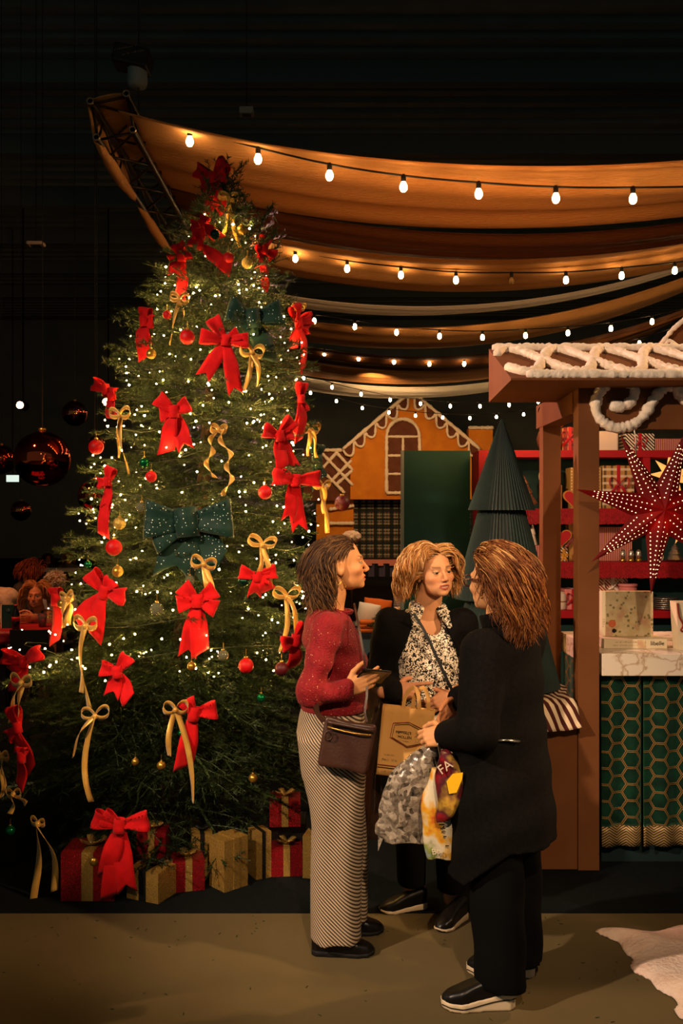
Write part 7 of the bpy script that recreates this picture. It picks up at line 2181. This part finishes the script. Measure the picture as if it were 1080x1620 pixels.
for sx in (-1, 1):
    MB().tube([(cc.x + sx * 0.15, cc.y, cc.z - 0.2), (cc.x + sx * 0.16, cc.y, 0)], 0.014, 6).build('chair_leg', M('wood_dark'), cw)

# ------------------------------------------------------------------ cushions display between the women
M('cushion_orange', '#d0641a', 0.8, bump=0.3, bs=60)
M('cushion_white', '#e8dccb', 0.85, bump=0.2, bs=60)
M('cushion_floral', '#d88a3a', 0.85, custom=lambda t: t.link(t.ramp(t.noise(60, 3).outputs[0], (0.45, '#c0641e'), (0.52, '#e6d3b4')), t.b.inputs['Base Color']))
M('cushion_stripe', rough=0.85, custom=xstripe(60, '#d8b8a8', '#2a2428', 0.0, 'z'))
M('navy', '#14222e', 0.5)
M('steel_blue', '#5a7688', 0.5)
dt = thing('display_table', 'dark blue display table with cushions seen between the women', 'table', (P(610, 1060, 8.1).x, 8.2, 0))
tx0, tx1 = P(520, 0, 8.0).x, P(700, 0, 8.0).x
MB().box2((tx0, 8.0, 0.68), (tx1, 8.9, 0.725)).build('table_top', M('navy'), dt)
MB().box2((tx0, 8.02, 0.40), (tx1, 8.06, 0.68)).build('front_panel', M('steel_blue'), dt)
for x in (tx0 + 0.05, tx1 - 0.05):
    for y in (8.06, 8.84): MB().box((x, y, 0.34), (0.06, 0.06, 0.68)).build('leg', M('navy'), dt)
def cushion(label, px, py, w, h, mat, Y, rot=0.0, d=0.06, name='cushion'):
    c = P(px, py, Y); hw_, hh2 = w / FPX * Y / 2, h / FPX * Y / 2
    cr, sr = math.cos(rot), math.sin(rot)
    base = 0.726 + (abs(cr) * hh2 + abs(sr) * hw_) * 0.96
    c.z = base
    def f(p):
        q = p - A3(c); x = cr * q[:, 0] - sr * q[:, 2]; z = sr * q[:, 0] + cr * q[:, 2]
        u = np.clip(np.abs(x) / hw_, 0, 1); v = np.clip(np.abs(z) / hh2, 0, 1)
        th = d * ((1 - u ** 2.4) * (1 - v ** 2.4)) ** 0.5 + 0.004
        pin = 0.10 * (1 - np.minimum(u, v) ** 2)
        return np.maximum(np.maximum(np.abs(x) - hw_ * (1 - pin * (v)), np.abs(z) - hh2 * (1 - pin * u)), np.abs(q[:, 1]) - th)
    R_ = math.hypot(hw_, hh2) + 0.02
    v, q = nets(f, A3(c) - A3((R_, d + 0.02, R_)), A3(c) + A3((R_, d + 0.02, R_)), 0.009)
    return tag(np_mesh(name, v, q, M(mat)), label, 'cushion', 'cushions on the display table')
cushion('plain orange cushion behind the white one', 596, 944, 46, 44, 'cushion_orange', 8.42, 0.12)
cushion('white cushion leaning on the orange one', 582, 949, 36, 40, 'cushion_white', 8.26, 0.18)
cushion('orange and cream patterned cushion beside the white one', 618, 951, 34, 32, 'cushion_floral', 8.30, -0.15)
cushion('tall finely striped cushion beside the blonde hair', 636, 934, 28, 60, 'cushion_stripe', 8.60, 0.06)
th_ = thing('orange_throw', 'folded orange throw lying on the display table', 'blanket', (P(605, 985, 8.1).x, 8.1, 0.726))
for k in range(3):
    MB().box2((P(565, 0, 8.1).x + 0.01 * k, 8.02 + 0.01 * k, 0.7265 + 0.034 * k), (P(642, 0, 8.1).x - 0.02 * k, 8.18, 0.7265 + 0.034 * k + 0.032)).build('fold', M('cushion_orange'), th_, bevel=0.012)
gb = thing('display_bauble', 'dark glossy gold bauble hanging on the display table edge', 'bauble', tuple(P(602, 994, 7.9)))
bc2 = P(602, 986, 7.95)
MB().sphere(bc2, 0.036, 18, 12).build('ball', M('bauble_gold'), gb, True)
MB().lathe([(0.010, 0.034), (0.010, 0.046)], bc2, 10).build('cap', M('bauble_cap'), gb, True)
bk = thing('display_bauble', 'black glossy bauble with gold bow below the display table top', 'bauble', tuple(P(588, 1050, 7.95)))
bc3 = P(588, 1038, 7.96)
MB().sphere(bc3, 0.042, 18, 12).build('ball', M('phone_black'), bk, True)
mb = MB(); bow_small(mb, bc3 + Vector((0.05, -0.02, 0.07)), 0.05); mb.build('bow', M('gold_metal'), bk, True)
gar = thing('fir_garland', 'short fir garland along the front edge of the display table', 'garland', tuple(P(590, 985, 7.95)))
for k in range(5):
    o = bpy.data.objects.new('garland_sprig', BR[0.16][k % 3]); COL.objects.link(o)
    o.parent = gar; o.matrix_parent_inverse = wmat(gar).inverted()
    o.matrix_basis = Matrix.Translation(P(566 + k * 11, 992 - k * 3, 7.98)) @ Matrix.Rotation(0.4 * k, 4, 'Z') @ Matrix.Rotation(-0.25, 4, 'Y')
hat = thing('fluffy_hat_stand', 'fluffy white hat on a stand behind the head of the woman in red', 'hat stand', (P(556, 850, 8.5).x, 8.5, 0.726))
hc = P(556, 850, 8.5)
MB().tube([(hc.x, 8.5, 0.727), (hc.x, 8.5, hc.z - 0.03)], 0.014, 8).build('pole', M('wood_dark'), hat, True)
MB().lathe([(0.09, 0.0), (0.09, 0.012), (0.02, 0.02)], (hc.x, 8.5, 0.727), 16).build('base', M('wood_dark'), hat, True)
sdf_part('hat', lambda p: ell(p, hc, (0.09, 0.08, 0.06)) + 0.006 * np.sin(p[:, 0] * 120) * np.sin(p[:, 2] * 110 + p[:, 1] * 90), A3(hc) - 0.12, A3(hc) + 0.12, 0.008, M('fleece_cream'), hat)

# ------------------------------------------------------------------ foreground: fleece snow on the carpet, fallen needles
M('snow_fleece', '#f0d8c8', 0.95, c2='#e6c8b8', ns=12, bump=0.5, bs=60, bd=0.02)
def snow(p):
    x, y = p[:, 0], p[:, 1]
    edge = 1.075 + 0.15 * (3.98 - y) + 0.02 * np.sin(y * 17) + 0.012 * np.sin(y * 41 + 1)
    far = 3.985 + 0.03 * np.sin(x * 9) + 0.015 * np.sin(x * 23)
    inside = np.minimum(np.minimum(x - edge, far - y), 1.9 - x)
    top = 0.004 + 0.075 * np.clip(inside / 0.28, 0, 1) ** 0.6 * (0.75 + 0.25 * np.sin(x * 13 + y * 7) * np.sin(y * 11))
    return np.maximum(np.maximum((p[:, 2] - top) * 0.6, -inside * 0.8), -p[:, 2] + 0.0015)
sn = sdf_part('snow_fleece', snow, (1.0, 2.6, -0.01), (1.95, 4.06, 0.12), 0.014, M('snow_fleece'), None)
tag(sn, 'white fleece snow blanket lying on the carpet at the lower right', 'snow blanket')
mb = MB(); rr_ = random.Random(3)
for k in range(90):
    x, y = rr_.uniform(-1.5, 1.2), rr_.uniform(3.1, 4.1) if k % 3 else rr_.uniform(3.8, 4.12)
    a = rr_.uniform(0, PI); l = rr_.uniform(0.008, 0.016)
    mb.tube([(x, y, 0.0016), (x + l * math.cos(a), y + l * math.sin(a), 0.0025)], 0.0014, 4)
fn_ = mb.build('fallen_needles', M('fir_needle'))
tag(fn_, 'fallen fir needles scattered over the beige carpet', 'needles', None, 'stuff')
